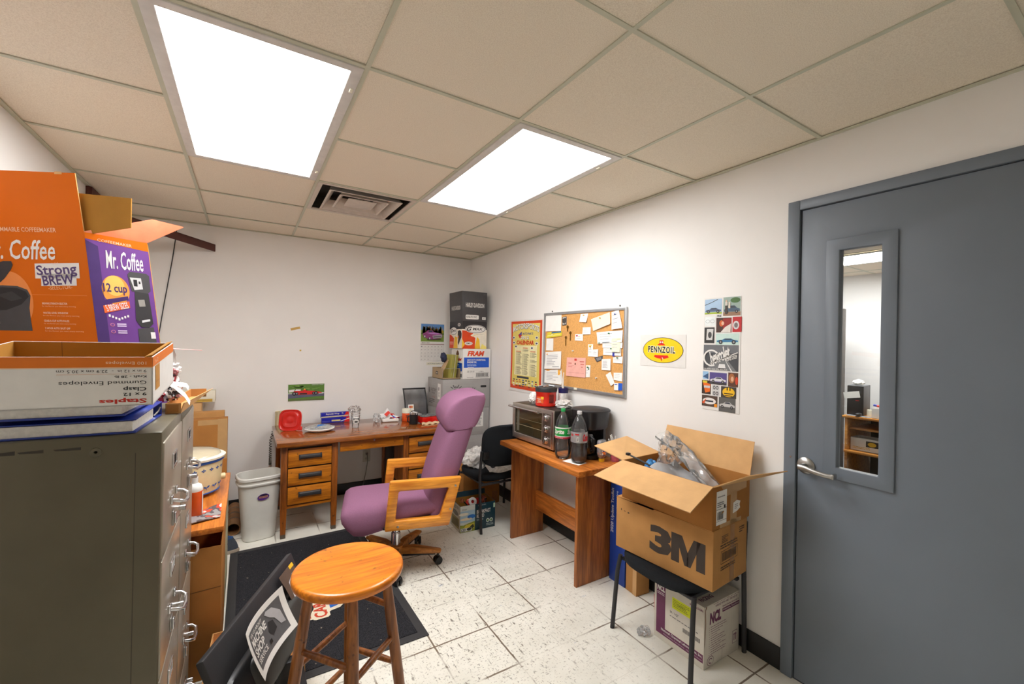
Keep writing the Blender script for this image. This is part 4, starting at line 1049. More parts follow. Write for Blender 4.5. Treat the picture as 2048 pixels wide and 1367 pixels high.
# ------------------------------------------------------------------ wooden stool
t = thing('wooden_stool', 'round wooden stool with worn orange seat in the foreground', 'stool', (.308, 1.515, 0), 0)
SZ, SR = .72, .178
mb = MB(); mb.lathe([(.001, SZ - .030), (SR - .014, SZ - .030), (SR - .003, SZ - .026), (SR, SZ - .016), (SR - .001, SZ - .006), (SR - .005, SZ - .001), (SR - .016, SZ), (.10, SZ - .003), (.001, SZ - .004)], M['stoolseat'], 56)
mb.build('seat', t, ang=50)
az = atan2(1.515, .308)
la = [az + pi + radians(6), az + radians(-2), az + radians(96), az + radians(-84)]       # near, far, left, right
def leg(a, z):
    k = (SZ - .034 - z) / (SZ - .034); r = .118 + .095 * k; return Vector((r * cos(a), r * sin(a), z))
for a in la: MB().tube([leg(a, .002), leg(a, .3), leg(a, .5), leg(a, SZ - .030)], [.0165, .019, .019, .0155], M['stoolleg'], 16).build('leg', t)
N_, B_, L_, R_ = la
def rung(a, b, z0, z1, r=.0105):
    p, q = leg(a, z0), leg(b, z1); d = (q - p).normalized()
    MB().tube([p - d * .0, p.lerp(q, .25), p.lerp(q, .5), p.lerp(q, .75), q], [r * .85, r, r * 1.08, r, r * .85], M['stoolleg'], 12).build('rung', t)
rung(L_, N_, .475, .47); rung(N_, R_, .43, .44); rung(L_, B_, .42, .44); rung(B_, R_, .56, .55)
rung(L_, N_, .20, .20); rung(N_, R_, .24, .24); rung(L_, B_, .24, .26); rung(B_, R_, .33, .34); rung(B_, R_, .18, .18)

# ------------------------------------------------------------------ plum desk chair
t = thing('office_chair', 'plum fabric office chair with golden oak arms facing the desk', 'chair', (.87, 2.83, 0), -13.88)
def prof_ring(pts): return pts
def backloft(stations, hw, e=5.0, n=32):
    rings = []
    for z, s0, s1 in stations:
        c, h = (s0 + s1) / 2, (s1 - s0) / 2; ring = []
        for k in range(n):
            a = 2 * pi * k / n; cc, ss = cos(a), sin(a)
            ring.append((c + h * math.copysign(abs(cc) ** (2 / 3.2), cc), hw * math.copysign(abs(ss) ** (2 / e), ss), z + (0.16 * (c + h * cc - c))))
        rings.append(ring)
    return rings
MB().loft(backloft([(.36, .19, .27), (.385, .175, .30), (.45, .160, .335), (.55, .175, .37), (.65, .200, .405), (.75, .232, .437), (.85, .266, .468), (.90, .285, .483), (.912, .30, .478)], .222), M['purple']).build('backrest', t, ang=60)
HE = 8
hd = [(.915, .318, .47), (.918, .300, .492), (.935, .284, .505), (.97, .274, .522), (1.01, .272, .538), (1.05, .284, .55), (1.085, .306, .556), (1.11, .335, .552), (1.125, .365, .545), (1.132, .40, .525), (1.134, .43, .50)]
MB().loft(backloft(hd, .224, 14, 64), M['purple']).build('headrest', t, ang=50)
def seat_ring(s, z0, z1, hw, e=4.5, n=32):
    c, h = (z0 + z1) / 2, (z1 - z0) / 2
    return [(s, hw * math.copysign(abs(cos(2 * pi * k / n)) ** (2 / e), cos(2 * pi * k / n)), c + h * math.copysign(abs(sin(2 * pi * k / n)) ** (2 / 3.0), sin(2 * pi * k / n))) for k in range(n)]
MB().loft([seat_ring(-.335, .395, .43, .20), seat_ring(-.328, .36, .452, .222), seat_ring(-.30, .315, .474, .232), seat_ring(-.26, .27, .484, .234), seat_ring(-.20, .262, .488, .234), seat_ring(-.08, .29, .49, .232), seat_ring(.05, .335, .492, .230), seat_ring(.16, .355, .494, .228), seat_ring(.23, .365, .485, .222)], M['purple']).build('seat', t, ang=60)
for sy in (-1, 1):
    y0 = sy * .252
    Xa = Matrix(((1, 0, 0, 0), (0, 0, -1, y0), (0, 1, 0, 0), (0, 0, 0, 1)))
    mb = MB(); mb.ring([(-.082, .325), (-.056, .625), (.385, .625), (.31, .325)], [(-.02, .385), (-.003, .563), (.305, .563), (.25, .385)], -.024, .024, M['oak'], Xa, bev=.010)
    ar = mb.build('armrest', t)
    for s_, z in ((-.005, .352), (.345, .575), (.315, .43)):
        MB().lathe([(.007, 0), (.007, .003), (.004, .004), (.001, .002)], M['nickel'], 12, X=frame((s_, y0 + sy * .024, z), (-sy, 0, 0), (0, 0, 1))).build('bolt', ar)
MB().box((-.09, -.228, .318), (.2, .228, .338), M['black2'], .004).build('seat_plate', t)
mb = MB(); mb.lathe([(.03, .12), (.03, .20)], M['chrome'], 20); mb.lathe([(.019, .10), (.019, .30)], M['chrome'], 20); mb.lathe([(.026, .20), (.026, .206), (.02, .206)], M['chrome'], 20); mb.lathe([(.045, .29), (.055, .318), (.001, .318)], M['black'], 20); mb.build('gas_post', t)
hub = MB().lathe([(.001, .055), (.05, .055), (.055, .07), (.05, .12), (.032, .125), (.001, .125)], M['oakdark'], 24).build('hub', t)
for k in range(5):
    a = radians(39.6 + 13.88 - 72 * k); c, s_ = cos(a), sin(a)
    X = RZ(math.degrees(a))
    mb = MB(); mb.prism([(.03, .108), (.12, .118), (.29, .098), (.305, .092), (.305, .076), (.03, .064)], -.022, .022, M['oakdark'], X @ Matrix(((1, 0, 0, 0), (0, 0, -1, 0), (0, 1, 0, 0), (0, 0, 0, 1))), .006)
    lg = mb.build('base_arm', t)
    mb = MB(); mb.prism([(.05, .062), (.27, .075), (.27, .066), (.05, .05)], -.015, .015, M['black'], X @ Matrix(((1, 0, 0, 0), (0, 0, -1, 0), (0, 1, 0, 0), (0, 0, 0, 1))))
    ct = [.285 * c, .285 * s_]
    for o_ in (-.014, .014): mb.lathe([(.001, -.009), (.024, -.009), (.026, -.004), (.026, .004), (.024, .009), (.001, .009)], M['black'], 18, X=T(ct[0], ct[1], .0265) @ RZ(math.degrees(a) + 35) @ T(0, o_, 0) @ RX(90))
    mb.lathe([(.008, .02), (.008, .08)], M['black'], 10, X=T(ct[0], ct[1], 0)); mb.ball((ct[0], ct[1], .04), (.02, .02, .016), M['black'])
    mb.build('caster', lg)

# ------------------------------------------------------------------ wooden pedestal desk
t = thing('pedestal_desk', 'old orange wooden desk with drawers along the back wall', 'desk', (0, 0, 0))
X0, X1, Y0, Y1, DZt = .197, 1.578, 3.515, 4.255, .720
MB().box((X0, Y0, DZt - .034), (X1, Y1, DZt), M['desktop'], .005).build('desktop', t)
yf = 3.56; pl, pr_ = .228, 1.548
def dleg(x, y): MB().prism([(-.022, -.022), (.022, -.022), (.022, .022), (-.022, .022)], .215, DZt - .035, M['deskz'], T(x, y, 0), .003).prism([(-.016, -.016), (.016, -.016), (.016, .016), (-.016, .016)], .001, .216, M['deskz'], T(x, y, 0), 0, [(-.022, -.022), (.022, -.022), (.022, .022), (-.022, .022)]).prism([(-.017, -.017), (.017, -.017), (.017, .017), (-.017, .017)], .0005, .03, P((84, 74, 62)), T(x, y, 0)).build('leg', t)
for x in (.250, .600, 1.168, 1.526):
    for y in (yf + .022, Y1 - .04): dleg(x, y)
dk = P((46, 26, 12))
for a, b in ((.272, .578), (1.19, 1.504)):
    MB().box((a - .01, yf + .02, .215), (b + .01, Y1 - .05, DZt - .036), M['deskz'], .002).build('pedestal', t)
    mb = MB(); mb.box((a, yf + .004, .218), (b, yf + .02, .238), M['desk'], .002); mb.box((a, yf + .008, .238), (b, yf + .021, DZt - .036), dk); mb.box((a, yf + .003, .668), (b, yf + .02, .682), M['desk'], .001); mb.build('front_rail', t)
    for z0, z1 in ((.246, .374), (.386, .512), (.524, .656)):
        w_ = b - a - .006; c = (a + b) / 2
        d = MB().box((a + .003, yf - .006, z0), (b - .003, yf + .008, z1), M['desk'], .003).build('drawer', t)
        mb = MB(); zc = (z0 + z1) / 2 + .008; hw = .075
        mb.prism([(0, -.016), (-.012, -.017), (-.020, -.006), (-.020, .010), (-.012, .016), (0, .017)], -hw, hw, P((66, 66, 68), .45, metal=.3), frame((c - .0, yf - .006, zc), (0, 1, 0), (0, 0, 1)), .002)
        for s_ in (-1, 1): mb.box((c + s_ * hw - .004, yf - .028, zc - .018), (c + s_ * hw + .004, yf - .006, zc + .019), P((60, 60, 62), .45, metal=.3), .002)
        mb.build('drawer_pull', d)
d = MB().box((.638, yf - .002, .600), (1.144, yf + .016, .686), M['desk'], .003).build('drawer', t)
MB().lathe([(.007, 0), (.007, .003), (.001, .003)], M['nickel'], 12, X=frame((.90, yf - .002, .668), (1, 0, 0), (0, 0, 1))).build('lock', d)
MB().box((.625, Y1 - .05, .40), (1.145, Y1 - .035, DZt - .036), M['deskz'], .002).build('modesty_panel', t) if False else None
MB().box((.20, 3.60, .22), (.228, Y1 - .06, DZt - .036), P((150, 146, 140)), .002).build('side_panel', t) if False else None
mb = MB(); mb.box((1.165, 3.95, .06), (1.19, 4.2, .6), P((52, 48, 46)), .003); mb.build('inner_panel', t)
DT = DZt + .0008
# red lidded dish leaning on the telephone
t = thing('food_container', 'red lidded square food dish leaning on edge at the desk end', 'dish', (.318, 3.985, DT), 0)
rl = plain('red plastic lid', (200, 30, 22), 0.25)
X = T(0, 0, .083) @ RZ(-22) @ RX(78)
def sq_(r, z, e=3.6): return superell(0, 0, r, r, z, 44, e)
MB().loft([sq_(.066, -.050), sq_(.072, -.045), sq_(.083, -.006), sq_(.083, 0)], M['milk'], X).build('dish', t)
mb = MB(); mb.loft([sq_(.087, -.006), sq_(.088, .004), sq_(.085, .007), sq_(.078, .006), sq_(.074, .002), sq_(.06, .0025), sq_(.056, .006), sq_(.04, .005), sq_(.036, .0025), sq_(.022, .003), sq_(.018, .0045)], rl, X)
mb.box((.06, -.084, 0), (.098, -.05, .004), rl, .002, X); mb.build('lid', t)
# foil boxes
for z, lab, gx in ((0, 'blue foil wrap carton lying lower on the desk by the wall', .706), (.047, 'blue foil wrap carton lying on top of the other foil carton', .700)):
    t = thing('foil_box', lab, 'box', (gx, 4.205, DT + z), 0 if z == 0 else 1, 'foil cartons on the desk')
    bm_ = P((24, 30, 160), .3); mb = MB(); mb.box((-.12, -.023, 0), (.12, .023, .046), bm_, .001)
    F = Ffront(-.12, -.023, 0)
    mb.poly(F, [(.19, 0), (.24, 0), (.24, .046), (.215, .046)], P((216, 40, 36), .3), 1)
    if z: mb.text(F, 'Reynolds Wrap', .04, .024, .155, .042, M['white'], 2, .02, .2); mb.poly(F, [(.0, .002), (.235, .006), (.235, .018), (0, .014)], P((196, 190, 170), .3), 2); mb.text(F, '75', .175, .026, .19, .042, M['white'], 2)
    else: mb.rect(F, .084, .012, .16, .026, P((214, 200, 140)), 2); mb.smallprint(F, .005, .012, .075, .022, 1, P((80, 90, 190)), 2); mb.poly(F, [(.16, .012), (.24, .036), (.24, .03), (.165, .008)], P((240, 240, 240)), 2)
    mb.build('carton', t)
# wrapped paper plates
t = thing('paper_plates', 'stack of white paper plates in clear film on the desk', 'plates', (.525, 3.86, DT))
MB().lathe([(.001, .001), (.075, .001), (.085, .006), (.116, .020), (.118, .026), (.112, .029), (.08, .016), (.001, .014)], M['paper'], 40).build('plates', t)
mb = MB(); mb.crumple((0, .01, .024), (.112, .10, .022), M['film'], .25, 3, 2, 4, .016)
F = frame((.0, -.02, .046), (1, .2, 0), (-.2, 1, .25)); mb.poly(F, [(-.03, -.02), (.03, -.004), (.06, .0), (.02, .02), (-.01, .022)], P((40, 120, 200)), 1); mb.poly(F, [(-.045, -.03), (-.015, -.02), (-.01, .0), (-.04, -.01)], P((120, 150, 210)), 1)
mb.build('film_wrapper', t)
# stack of clear cups with a printed sleeve
t = thing('cup_stack', 'stack of clear plastic cups with a black and white print', 'cups', (.815, 3.87, DT))
mb = MB(); mb.lathe([(.028, 0), (.031, .06), (.034, .06), (.036, .13)], M['film'], 28, caps=False)
for k in range(4): mb.lathe([(.036, .10 + k * .009), (.0385, .104 + k * .009), (.0385, .107 + k * .009)], M['milk'] if k % 2 else M['film'], 28, caps=False)
mb.lathe([(.027, .001), (.027, .004), (.001, .004)], M['milk'], 24); mb.build('cups', t)
mb = MB()
for k in range(11):
    a = -pi / 2 - .62 + k * .11; r = .0355; F = frame((r * cos(a), r * sin(a), .042), (-sin(a), cos(a), 0), (0, 0, 1))
    mb.rect(F, -.002, .0, .0021, .055, M['paper'], 1); mb.rect(F, -.002, .028, .0021, .044, M['ink'], 2)
    if 1 < k < 9: mb.rect(F, -.002, .033 if k % 2 else .031, .0015, .040, M['paper'], 3); mb.rect(F, -.002, .006, .0021, .02, M['ink'], 2)
mb.build('printed_sleeve', t)
one(MB().crumple((0, 0, .02), (.046, .046, .03), M['film2'], .5, 2.6, 11, 4, 0), 'plastic_sleeve', 'loose clear plastic sleeve crumpled over the cup stack', 'sleeve', (.803, 3.875, DT + .137))
# bread style bag: white pack with red and blue print
t = thing('napkin_pack', 'white napkin pack in a torn red and blue printed bag', 'napkins', (1.155, 4.05, DT), -8)
MB().box((-.065, -.055, 0), (.085, .06, .028), M['paper'], .008).build('napkins', t)
bag = wrap_mat('white red bag', [(0, (238, 238, 240)), (.44, (238, 238, 240)), (.53, (220, 50, 30)), (.66, (40, 90, 200))])
mb = MB(); mb.sheet(lambda u, v: (-.07 + u * .15 + .02 * sin(v * 6), -.04 + .10 * v + .012 * sin(u * 9), .030 + .075 * (1 - abs(u - .45) * 1.9) * v + .010 * sin(u * 14 + v * 8)), 18, 14, bag, .001)
F = frame((-.005, -.034, .04), (1, .1, -.55), (.3, .55, .8)); mb.rect(F, .01, .0, .075, .032, P((40, 100, 210)), 9); mb.text(F, 'Northern', .015, .004, .07, .012, M['white'], 11)
F = frame((-.03, -.045, .05), (1, .1, .8), (-.6, .5, .8)); mb.rect(F, .0, .0, .05, .03, P((224, 48, 22)), 5)
mb.build('printed_bag', t)
one(MB().crumple((0, 0, .035), (.03, .045, .04), M['film'], .4, 3, 21, 3, 0), 'clear_bag', 'small clear bag with a blue corner beside the napkin pack', 'bag', (1.045, 4.06, DT))
# smoked dispenser
t = thing('card_display', 'smoked clear plastic bin with black edges against the back wall', 'display', (1.445, 4.16, DT), 0)
mb = MB()
def edge(x): return [(x, -.05, .0), (x, -.055, .06), (x + .0, -.03, .16), (x, .02, .26), (x, .03, .285)]
for x in (-.112, .112): mb.tube(edge(x), .010, M['black'], 8, flat=.006)
mb.box((-.118, .02, .275), (.118, .04, .288), M['black'], .003); mb.box((-.115, -.06, 0), (.115, .06, .010), M['black'], .003); mb.build('frame', t)
e0 = edge(0)
mb = MB(); mb.sheet(lambda u, v: (-.108 + .216 * u,) + tuple(Vector(e0[min(int(v * 4), 3)]).lerp(Vector(e0[min(int(v * 4), 3) + 1]), v * 4 - min(int(v * 4), 3))[1:]), 4, 12, M['smoke'], .002); mb.build('front_cover', t)
mb = MB(); F = frame((-.085, -.062, .075), (1, 0, 0), (0, .25, 1)); mb.rect(F, 0, 0, .056, .06, M['paper'], 3); mb.oval(F, .020, .036, .013, .013, P((190, 36, 30)), 4); mb.oval(F, .036, .036, .013, .013, P((236, 160, 40)), 4); mb.rect(F, .008, .032, .048, .040, P((206, 90, 30)), 5); mb.text(F, 'MasterCard', .010, .033, .046, .039, M['white'], 6, .01)
mb.build('card_sticker', t)
one(MB().crumple((0, 0, .025), (.028, .028, .03), M['film'], .5, 3, 31, 3, 0), 'plastic_sleeve', 'crumpled clear film beside the jar in front of the smoked bin', 'film', (1.445, 4.035, DT))
t = thing('sauce_jar', 'jar with orange label and wide white lid on the desk', 'jar', (1.305, 3.985, DT))
MB().lathe([(.001, 0), (.040, 0), (.042, .004), (.042, .072), (.038, .078), (.001, .079)], plain('orange jar label', (226, 84, 24), .4), 28).build('body', t)
MB().lathe([(.043, .078), (.043, .112), (.040, .116), (.001, .116)], M['cream'], 28).build('lid', t)
mb = MB(); F = frame((-.002, -.0425, .0), (1, 0, 0), (0, 0, 1))
mb.rect(F, -.02, .055, .02, .060, M['ink'], 1); mb.rect(F, -.02, .038, .02, .041, M['ink'], 1); mb.text(F, 'NUT', -.014, .044, .012, .053, P((120, 30, 10)), 1, .02); mb.build('label_print', t)
t = thing('travel_mug', 'black mug with steel rim at the desk front', 'mug', (1.315, 3.81, DT))
MB().lathe([(.001, 0), (.036, 0), (.039, .003), (.039, .092), (.034, .092), (.034, .01), (.001, .01)], M['black'], 28).build('body', t)
MB().lathe([(.0395, .090), (.0395, .104), (.036, .107), (.034, .104), (.034, .090)], M['chrome'], 28, caps=False).build('rim', t)
MB().tube([(-.037, -.012, .08), (-.062, -.02, .075), (-.062, -.02, .03), (-.037, -.012, .02)], .006, M['black'], 8).build('handle', t)
t = thing('red_package', 'red package in shiny clear wrap beside the black mug', 'package', (1.46, 3.80, DT), 6)
rp = plain('red packet film', (206, 26, 18), 0.15, var=.15, scale=20)
MB().box((-.095, -.06, .006), (.08, .06, .07), rp, .012).build('pack', t)
mb = MB(); mb.sheet(lambda u, v: (-.1 + .19 * u, -.066 + .13 * v, .0735 + .006 * noise.noise(Vector((u * 7, v * 5, 1)))), 16, 10, M['film'], .0008)
mb.sheet(lambda u, v: (-.105 + .19 * u, -.0645 - .010 * (1 - v), .002 + .02 * v + .004 * sin(u * 20)), 14, 3, P((220, 190, 150)), .001); mb.build('clear_wrap', t)
# ------------------------------------------------------------------ stack of cartons in the corner
SX, SY = 1.592, 3.795
silver = plain('grey silver carton', (158, 156, 154), 0.55, var=0.06, scale=8)
def hatch(mb, F, w, h, seed):
    rnd = random.Random(seed)
    for k in range(14):
        z = rnd.uniform(.02, h - .02); x = rnd.uniform(0, w * .5); mb.rect(F, x, z, x + rnd.uniform(.1, w * .5), z + .0012, P((182, 180, 178)), 1)
zc = 0.001
labels = ['grey carton at the bottom of the corner stack', 'grey carton resting second from the floor in the corner stack', 'grey carton just below the one with the cut hand hole', 'grey parts carton with a cut hand hole under the oil carton']
for k in range(4):
    hgt = (.28, .28, .27, .285)[k]
    t = thing('parts_carton', labels[k], 'box', (SX + (.004, .008, .002, 0)[k], SY + (.01, .004, .006, 0)[k], zc), 0, 'grey cartons in the corner')
    mb = MB(); w, d = .505, .40; mb.box((0, 0, 0), (w, d, hgt), silver, .003)
    F = Ffront(0, 0, 0); hatch(mb, F, w, hgt, k); G = Fwest(0, d, 0); hatch(mb, G, d, hgt, k + 9)
    if k == 3:
        mb.prism([(p[0], p[1], 0)[:2] for p in superell(.435, .21, .032, .011, 0, 24, 5)], 0, .0006, P((22, 22, 24)), F)
        for a in (-50, -25, 25, 50): mb.stroke(F, [(.135 + .045 * sin(radians(a)), .175 + .04 * cos(radians(a))), (.135 + .075 * sin(radians(a)), .175 + .065 * cos(radians(a)))], .006, M['ink'], 2)
        for q in range(5): mb.rect(F, .115 + q * .009, .205, .121 + q * .009, .215 + .005 * (q % 2), M['ink'], 2)
        mb.oval(F, .135, .165, .035, .03, P((60, 58, 58)), 2); mb.oval(F, .135, .165, .028, .024, silver, 3)
        mb.text(F, 'FACTORY', .20, .165, .345, .200, M['ink'], 2, .0, .1); mb.text(F, 'GREASE', .275, .146, .345, .158, M['ink'], 2)
        mb.text(F, 'race parts', .275, .125, .335, .135, P((170, 60, 50)), 2)
        mb.text(G, 'FACTORY', .10, .155, .235, .185, P((70, 70, 70)), 2, .0, .1); mb.text(G, 'GREASE', .11, .130, .20, .145, P((80, 80, 80)), 2)
        mb.text(G, 'racing', .12, .09, .21, .105, P((170, 90, 80)), 2); mb.oval(G, .05, .16, .016, .03, P((110, 108, 106)), 2); mb.rect(G, .27, .09, .345, .24, M['white'], 2); mb.oval(G, .30, .19, .012, .02, P((120, 120, 120)), 3); mb.smallprint(G, .285, .11, .33, .16, 5, P((150, 150, 150)), 3)
        mb.smallprint(G, .05, .03, .2, .08, 3, P((100, 98, 96)), 2)
    elif k == 2: mb.rect(F, .355, .08, .44, .22, M['white'], 2); mb.smallprint(F, .365, .09, .43, .21, 10, P((130, 130, 132)), 3)
    mb.build('carton', t)
    zc += hgt + .0006
ZS = zc
# tray of papers, cap
t = thing('paper_tray', 'tan open file tray holding yellow folders beside the oil carton', 'file tray', (1.602, 3.84, ZS + .0005), 0)
tc = plain('tan board', (170, 146, 112), .7)
mb = MB(); mb.box((0, 0, 0), (.19, .26, .004), tc); mb.box((0, 0, 0), (.19, .004, .012), tc); mb.box((0, 0, 0), (.004, .26, .105), tc); mb.box((.186, 0, 0), (.19, .26, .105), tc); mb.box((0, .256, 0), (.19, .26, .105), tc)
F = Fwest(0, .26, 0); mb.rect(F, .09, .04, .15, .07, P((40, 38, 36)), 1); mb.rect(F, .104, .048, .136, .062, P((190, 180, 160)), 2); mb.build('tray', t)
mb = MB(); mb.tube([(.002, -.001, .01), (.002, -.001, .103), (.188, -.001, .103), (.188, -.001, .01)], .002, M['chrome'], 6); mb.build('wire_rim', t)
for k in range(6):
    x = .108 + k * .011
    c = [(196, 190, 96), (206, 202, 120), (188, 182, 84), (220, 214, 180), (200, 194, 100), (180, 172, 82)][k]
    lab = ['yellow folder leaning nearest the tan front panel of the file tray', 'bright yellow folder leaning second in the file tray', 'dull yellow folder in the middle of the file tray', 'pale cream folder leaning among the yellow ones in the file tray', 'yellow folder close to the oil carton in the file tray', 'dark yellow folder against the oil carton in the file tray'][k]
    one(MB().sheet(lambda u, v: (u * .010 + v * .026, .01 + u * .2, v * .23), 3, 3, P(c, .8), .003), 'file_folder', lab, 'folder', (1.585 + x, 3.85, ZS + .005), group='folders in the file tray')
t = thing('baseball_cap', 'tan baseball cap with navy crown stuffed into the file tray', 'cap', (1.638, 3.93, ZS + .045), 0)
navy = plain('navy cloth', (40, 48, 74), .9)
mb = MB(); mb.crumple((.012, .0, .165), (.026, .045, .046), navy, .3, 2, 3, 3); mb.build('crown', t)
mb = MB()
def brim(u, v):
    a = (u - .5) * 2.2; return (-.012 + .060 * v - .018 * cos(a) * (1 - v), .0 + .055 * sin(a) * (1 - .3 * v), .015 + .13 * v - .015 * (1 - cos(a)))
mb.sheet(brim, 14, 8, plain('tan cloth', (190, 158, 122), .9, var=.1, scale=60), .004); mb.build('brim', t)
# oil carton
t = thing('oil_carton', 'white carton with red lettering and a blue panel in the corner stack', 'box', (1.797, 3.797, ZS + .0005), 0)
W, D_, H_ = .308, .28, .298
fblue = P((18, 84, 196), .4); fred = P((226, 74, 30), .4)
mb = MB(); mb.box((0, 0, 0), (W, D_, H_), M['white'], .002)
F = Ffront(0, 0, 0)
mb.text(F, 'FRAM', .045, .225, .235, .278, fred, 1, .05, .25); mb.rect(F, .01, .112, .288, .212, fblue, 1)
mb.text(F, 'HEAVY-DUTY CONVENTIONAL', .045, .178, .25, .196, M['white'], 2, .02); mb.text(F, 'ENGINE OIL', .045, .155, .15, .174, M['white'], 2, .03)
mb.smallprint(F, .045, .125, .15, .146, 2, P((190, 210, 240)), 2); mb.prism(superell(.085, .108, .036, .008, 0, 20, 6) and [p[:2] for p in superell(.085, .108, .036, .008, 0, 20, 6)], 0, .001, M['white'], F); mb.text(F, 'protects', .06, .104, .112, .112, fblue, 4)
mb.text(F, 'SAE 15W-40', .045, .064, .125, .080, P((90, 90, 92)), 1); mb.text(F, '3.785 L', .175, .066, .235, .078, P((90, 90, 92)), 1); mb.rect(F, .045, .088, .17, .089, P((150, 150, 150)), 1)
mb.barcode(F, .145, .022, .285, .056, P((70, 70, 72)), 1); mb.rect(F, .14, .016, .29, .019, P((70, 70, 72)), 1); mb.rect(F, .14, .058, .29, .060, P((70, 70, 72)), 1); mb.smallprint(F, .045, .012, .12, .02, 1, P((120, 120, 120)), 1)
G = Fwest(0, D_, 0)
mb.oval(G, .15, .245, .034, .022, P((96, 60, 30)), 1, 12); mb.poly(G, [(.12, .262), (.15, .285), (.18, .262)], P((120, 80, 40)), 1); mb.text(G, 'FRAM', .06, .175, .25, .205, fred, 1, .05, .25); mb.rect(G, .03, .075, .26, .155, fblue, 1)
mb.smallprint(G, .05, .10, .2, .145, 3, P((200, 214, 240)), 2); mb.smallprint(G, .04, .02, .15, .06, 4, P((140, 140, 142)), 1); mb.rect(G, .19, .015, .26, .05, P((110, 110, 112)), 1)
mb.build('carton', t)
# helmet carton
t = thing('helmet_carton', 'black and flame coloured helmet carton above the oil carton', 'box', (1.783, 3.80, ZS + .2995), 0)
W, D_, H_ = .272, .30, .272
dkb = P((40, 38, 42), .4); flame = P((214, 66, 14), .45); yel = P((240, 190, 50), .45); crm = P((240, 232, 214), .5)
mb = MB(); mb.box((0, 0, 0), (W, D_, H_), crm, .003)
for F, w in ((Ffront(0, 0, 0), W), (Fwest(0, D_, 0), D_)):
    mb.rect(F, 0, H_ * .70, w, H_, dkb, 1)
F = Ffront(0, 0, 0)
mb.poly(F, [(0, .0), (.14, .0), (.145, .11), (.09, .13), (.14, .165), (.06, .175), (.0, .18)], flame, 1); mb.poly(F, [(.135, .0), (.2, .0), (.19, .09), (.165, .12), (.15, .06)], yel, 1); mb.poly(F, [(.2, .0), (.27, .0), (.27, .02), (.22, .05)], P((246, 226, 120)), 1); mb.poly(F, [(.0, 0), (-.0, .1), (.03, .04)], yel, 2)
mb.poly(F, [(.1, .115), (.21, .155), (.12, .13)], P((244, 214, 150)), 2)
mb.oval(F, .145, .195, .115, .042, M['white'], 2); mb.oval(F, .145, .195, .110, .038, M['ink'], 3); mb.oval(F, .145, .195, .104, .034, M['white'], 4)
mb.text(F, 'G', .05, .176, .105, .216, M['ink'], 5, .03, .4); mb.text(F, 'MAX', .115, .184, .225, .208, M['ink'], 5, .02, .2); mb.oval(F, .072, .052, .044, .018, P((224, 220, 214)), 2); mb.text(F, 'GM11', .045, .044, .10, .06, M['ink'], 3, .02); mb.smallprint(F, .13, .145, .24, .151, 1, P((150, 150, 150)), 3)
G = Fwest(0, D_, 0)
mb.poly(G, [(0, 0), (.10, 0), (.11, .1), (.05, .13), (0, .14)], flame, 1); mb.poly(G, [(.10, 0), (.2, .0), (.19, .11), (.13, .12)], yel, 1); mb.rect(G, .01, .035, .095, .06, P((230, 130, 110)), 2); mb.rect(G, .01, .06, .09, .066, P((236, 170, 150)), 2)
mb.poly(G, [(.20, .17), (.23, .182), (.27, .175), (.29, .145), (.285, .11), (.255, .08), (.22, .03), (.205, .06), (.215, .10), (.2, .13)], P((56, 48, 46)), 2); mb.poly(G, [(.2, .10), (.22, .105), (.225, .125), (.205, .13)], P((230, 130, 60)), 3)
mb.oval(G, .10, .175, .085, .04, M['ink'], 3); mb.oval(G, .10, .175, .08, .036, M['white'], 4); mb.text(G, 'G', .035, .158, .08, .196, M['ink'], 5, .03, .4); mb.text(G, 'MAX', .085, .166, .16, .188, M['ink'], 5, .02, .2); mb.oval(G, .23, .235, .034, .017, P((200, 196, 194)), 3); mb.smallprint(G, .21, .228, .25, .242, 2, M['ink'], 4)
mb.build('carton', t)
# motorcycle carton
t = thing('charcoal_carton', 'charcoal carton with white lettering on top of the corner stack', 'box', (1.783, 3.80, ZS + .2995 + .2725), 0)
W, D_, H_ = .275, .30, .292; ch = plain('charcoal carton', (70, 69, 71), .5, var=.05)
mb = MB(); mb.prism([(0, 0), (W, 0), (W, D_), (0, D_)], 0, H_, ch, None, .002, [(-.012, -.006), (W - .008, -.004), (W - .008, D_), (-.012, D_)])
F = frame((0, 0, 0), (1, .0, 0), (0, -.02, 1))
F = F @ T(0, 0, .0015)
mb.text(F, 'HARLEY-DAVIDSON', .032, .135, .235, .180, P((222, 220, 216)), 2, .03); mb.prism([p[:2] for p in superell(.105, .04, .072, .022, 0, 24, 8)], .0006, .001, M['white'], F); mb.text(F, '92158-77/1 DDC', .04, .03, .155, .05, P((70, 70, 70)), 4, .02); mb.rect(F, .215, .018, .255, .045, M['white'], 2); mb.text(F, 'HD', .225, .025, .247, .038, P((80, 80, 80)), 3); mb.rect(F, .222, .262, .25, .28, P((84, 82, 84)), 1)
G = frame((-.001, D_, 0), (0, -1, 0), (-.04, 0, 1)) @ T(0, 0, .0015)
mb.text(G, 'HARLEY-DAVIDSON', .055, .11, .265, .152, P((214, 212, 208)), 2, .03)
mb.build('carton', t)

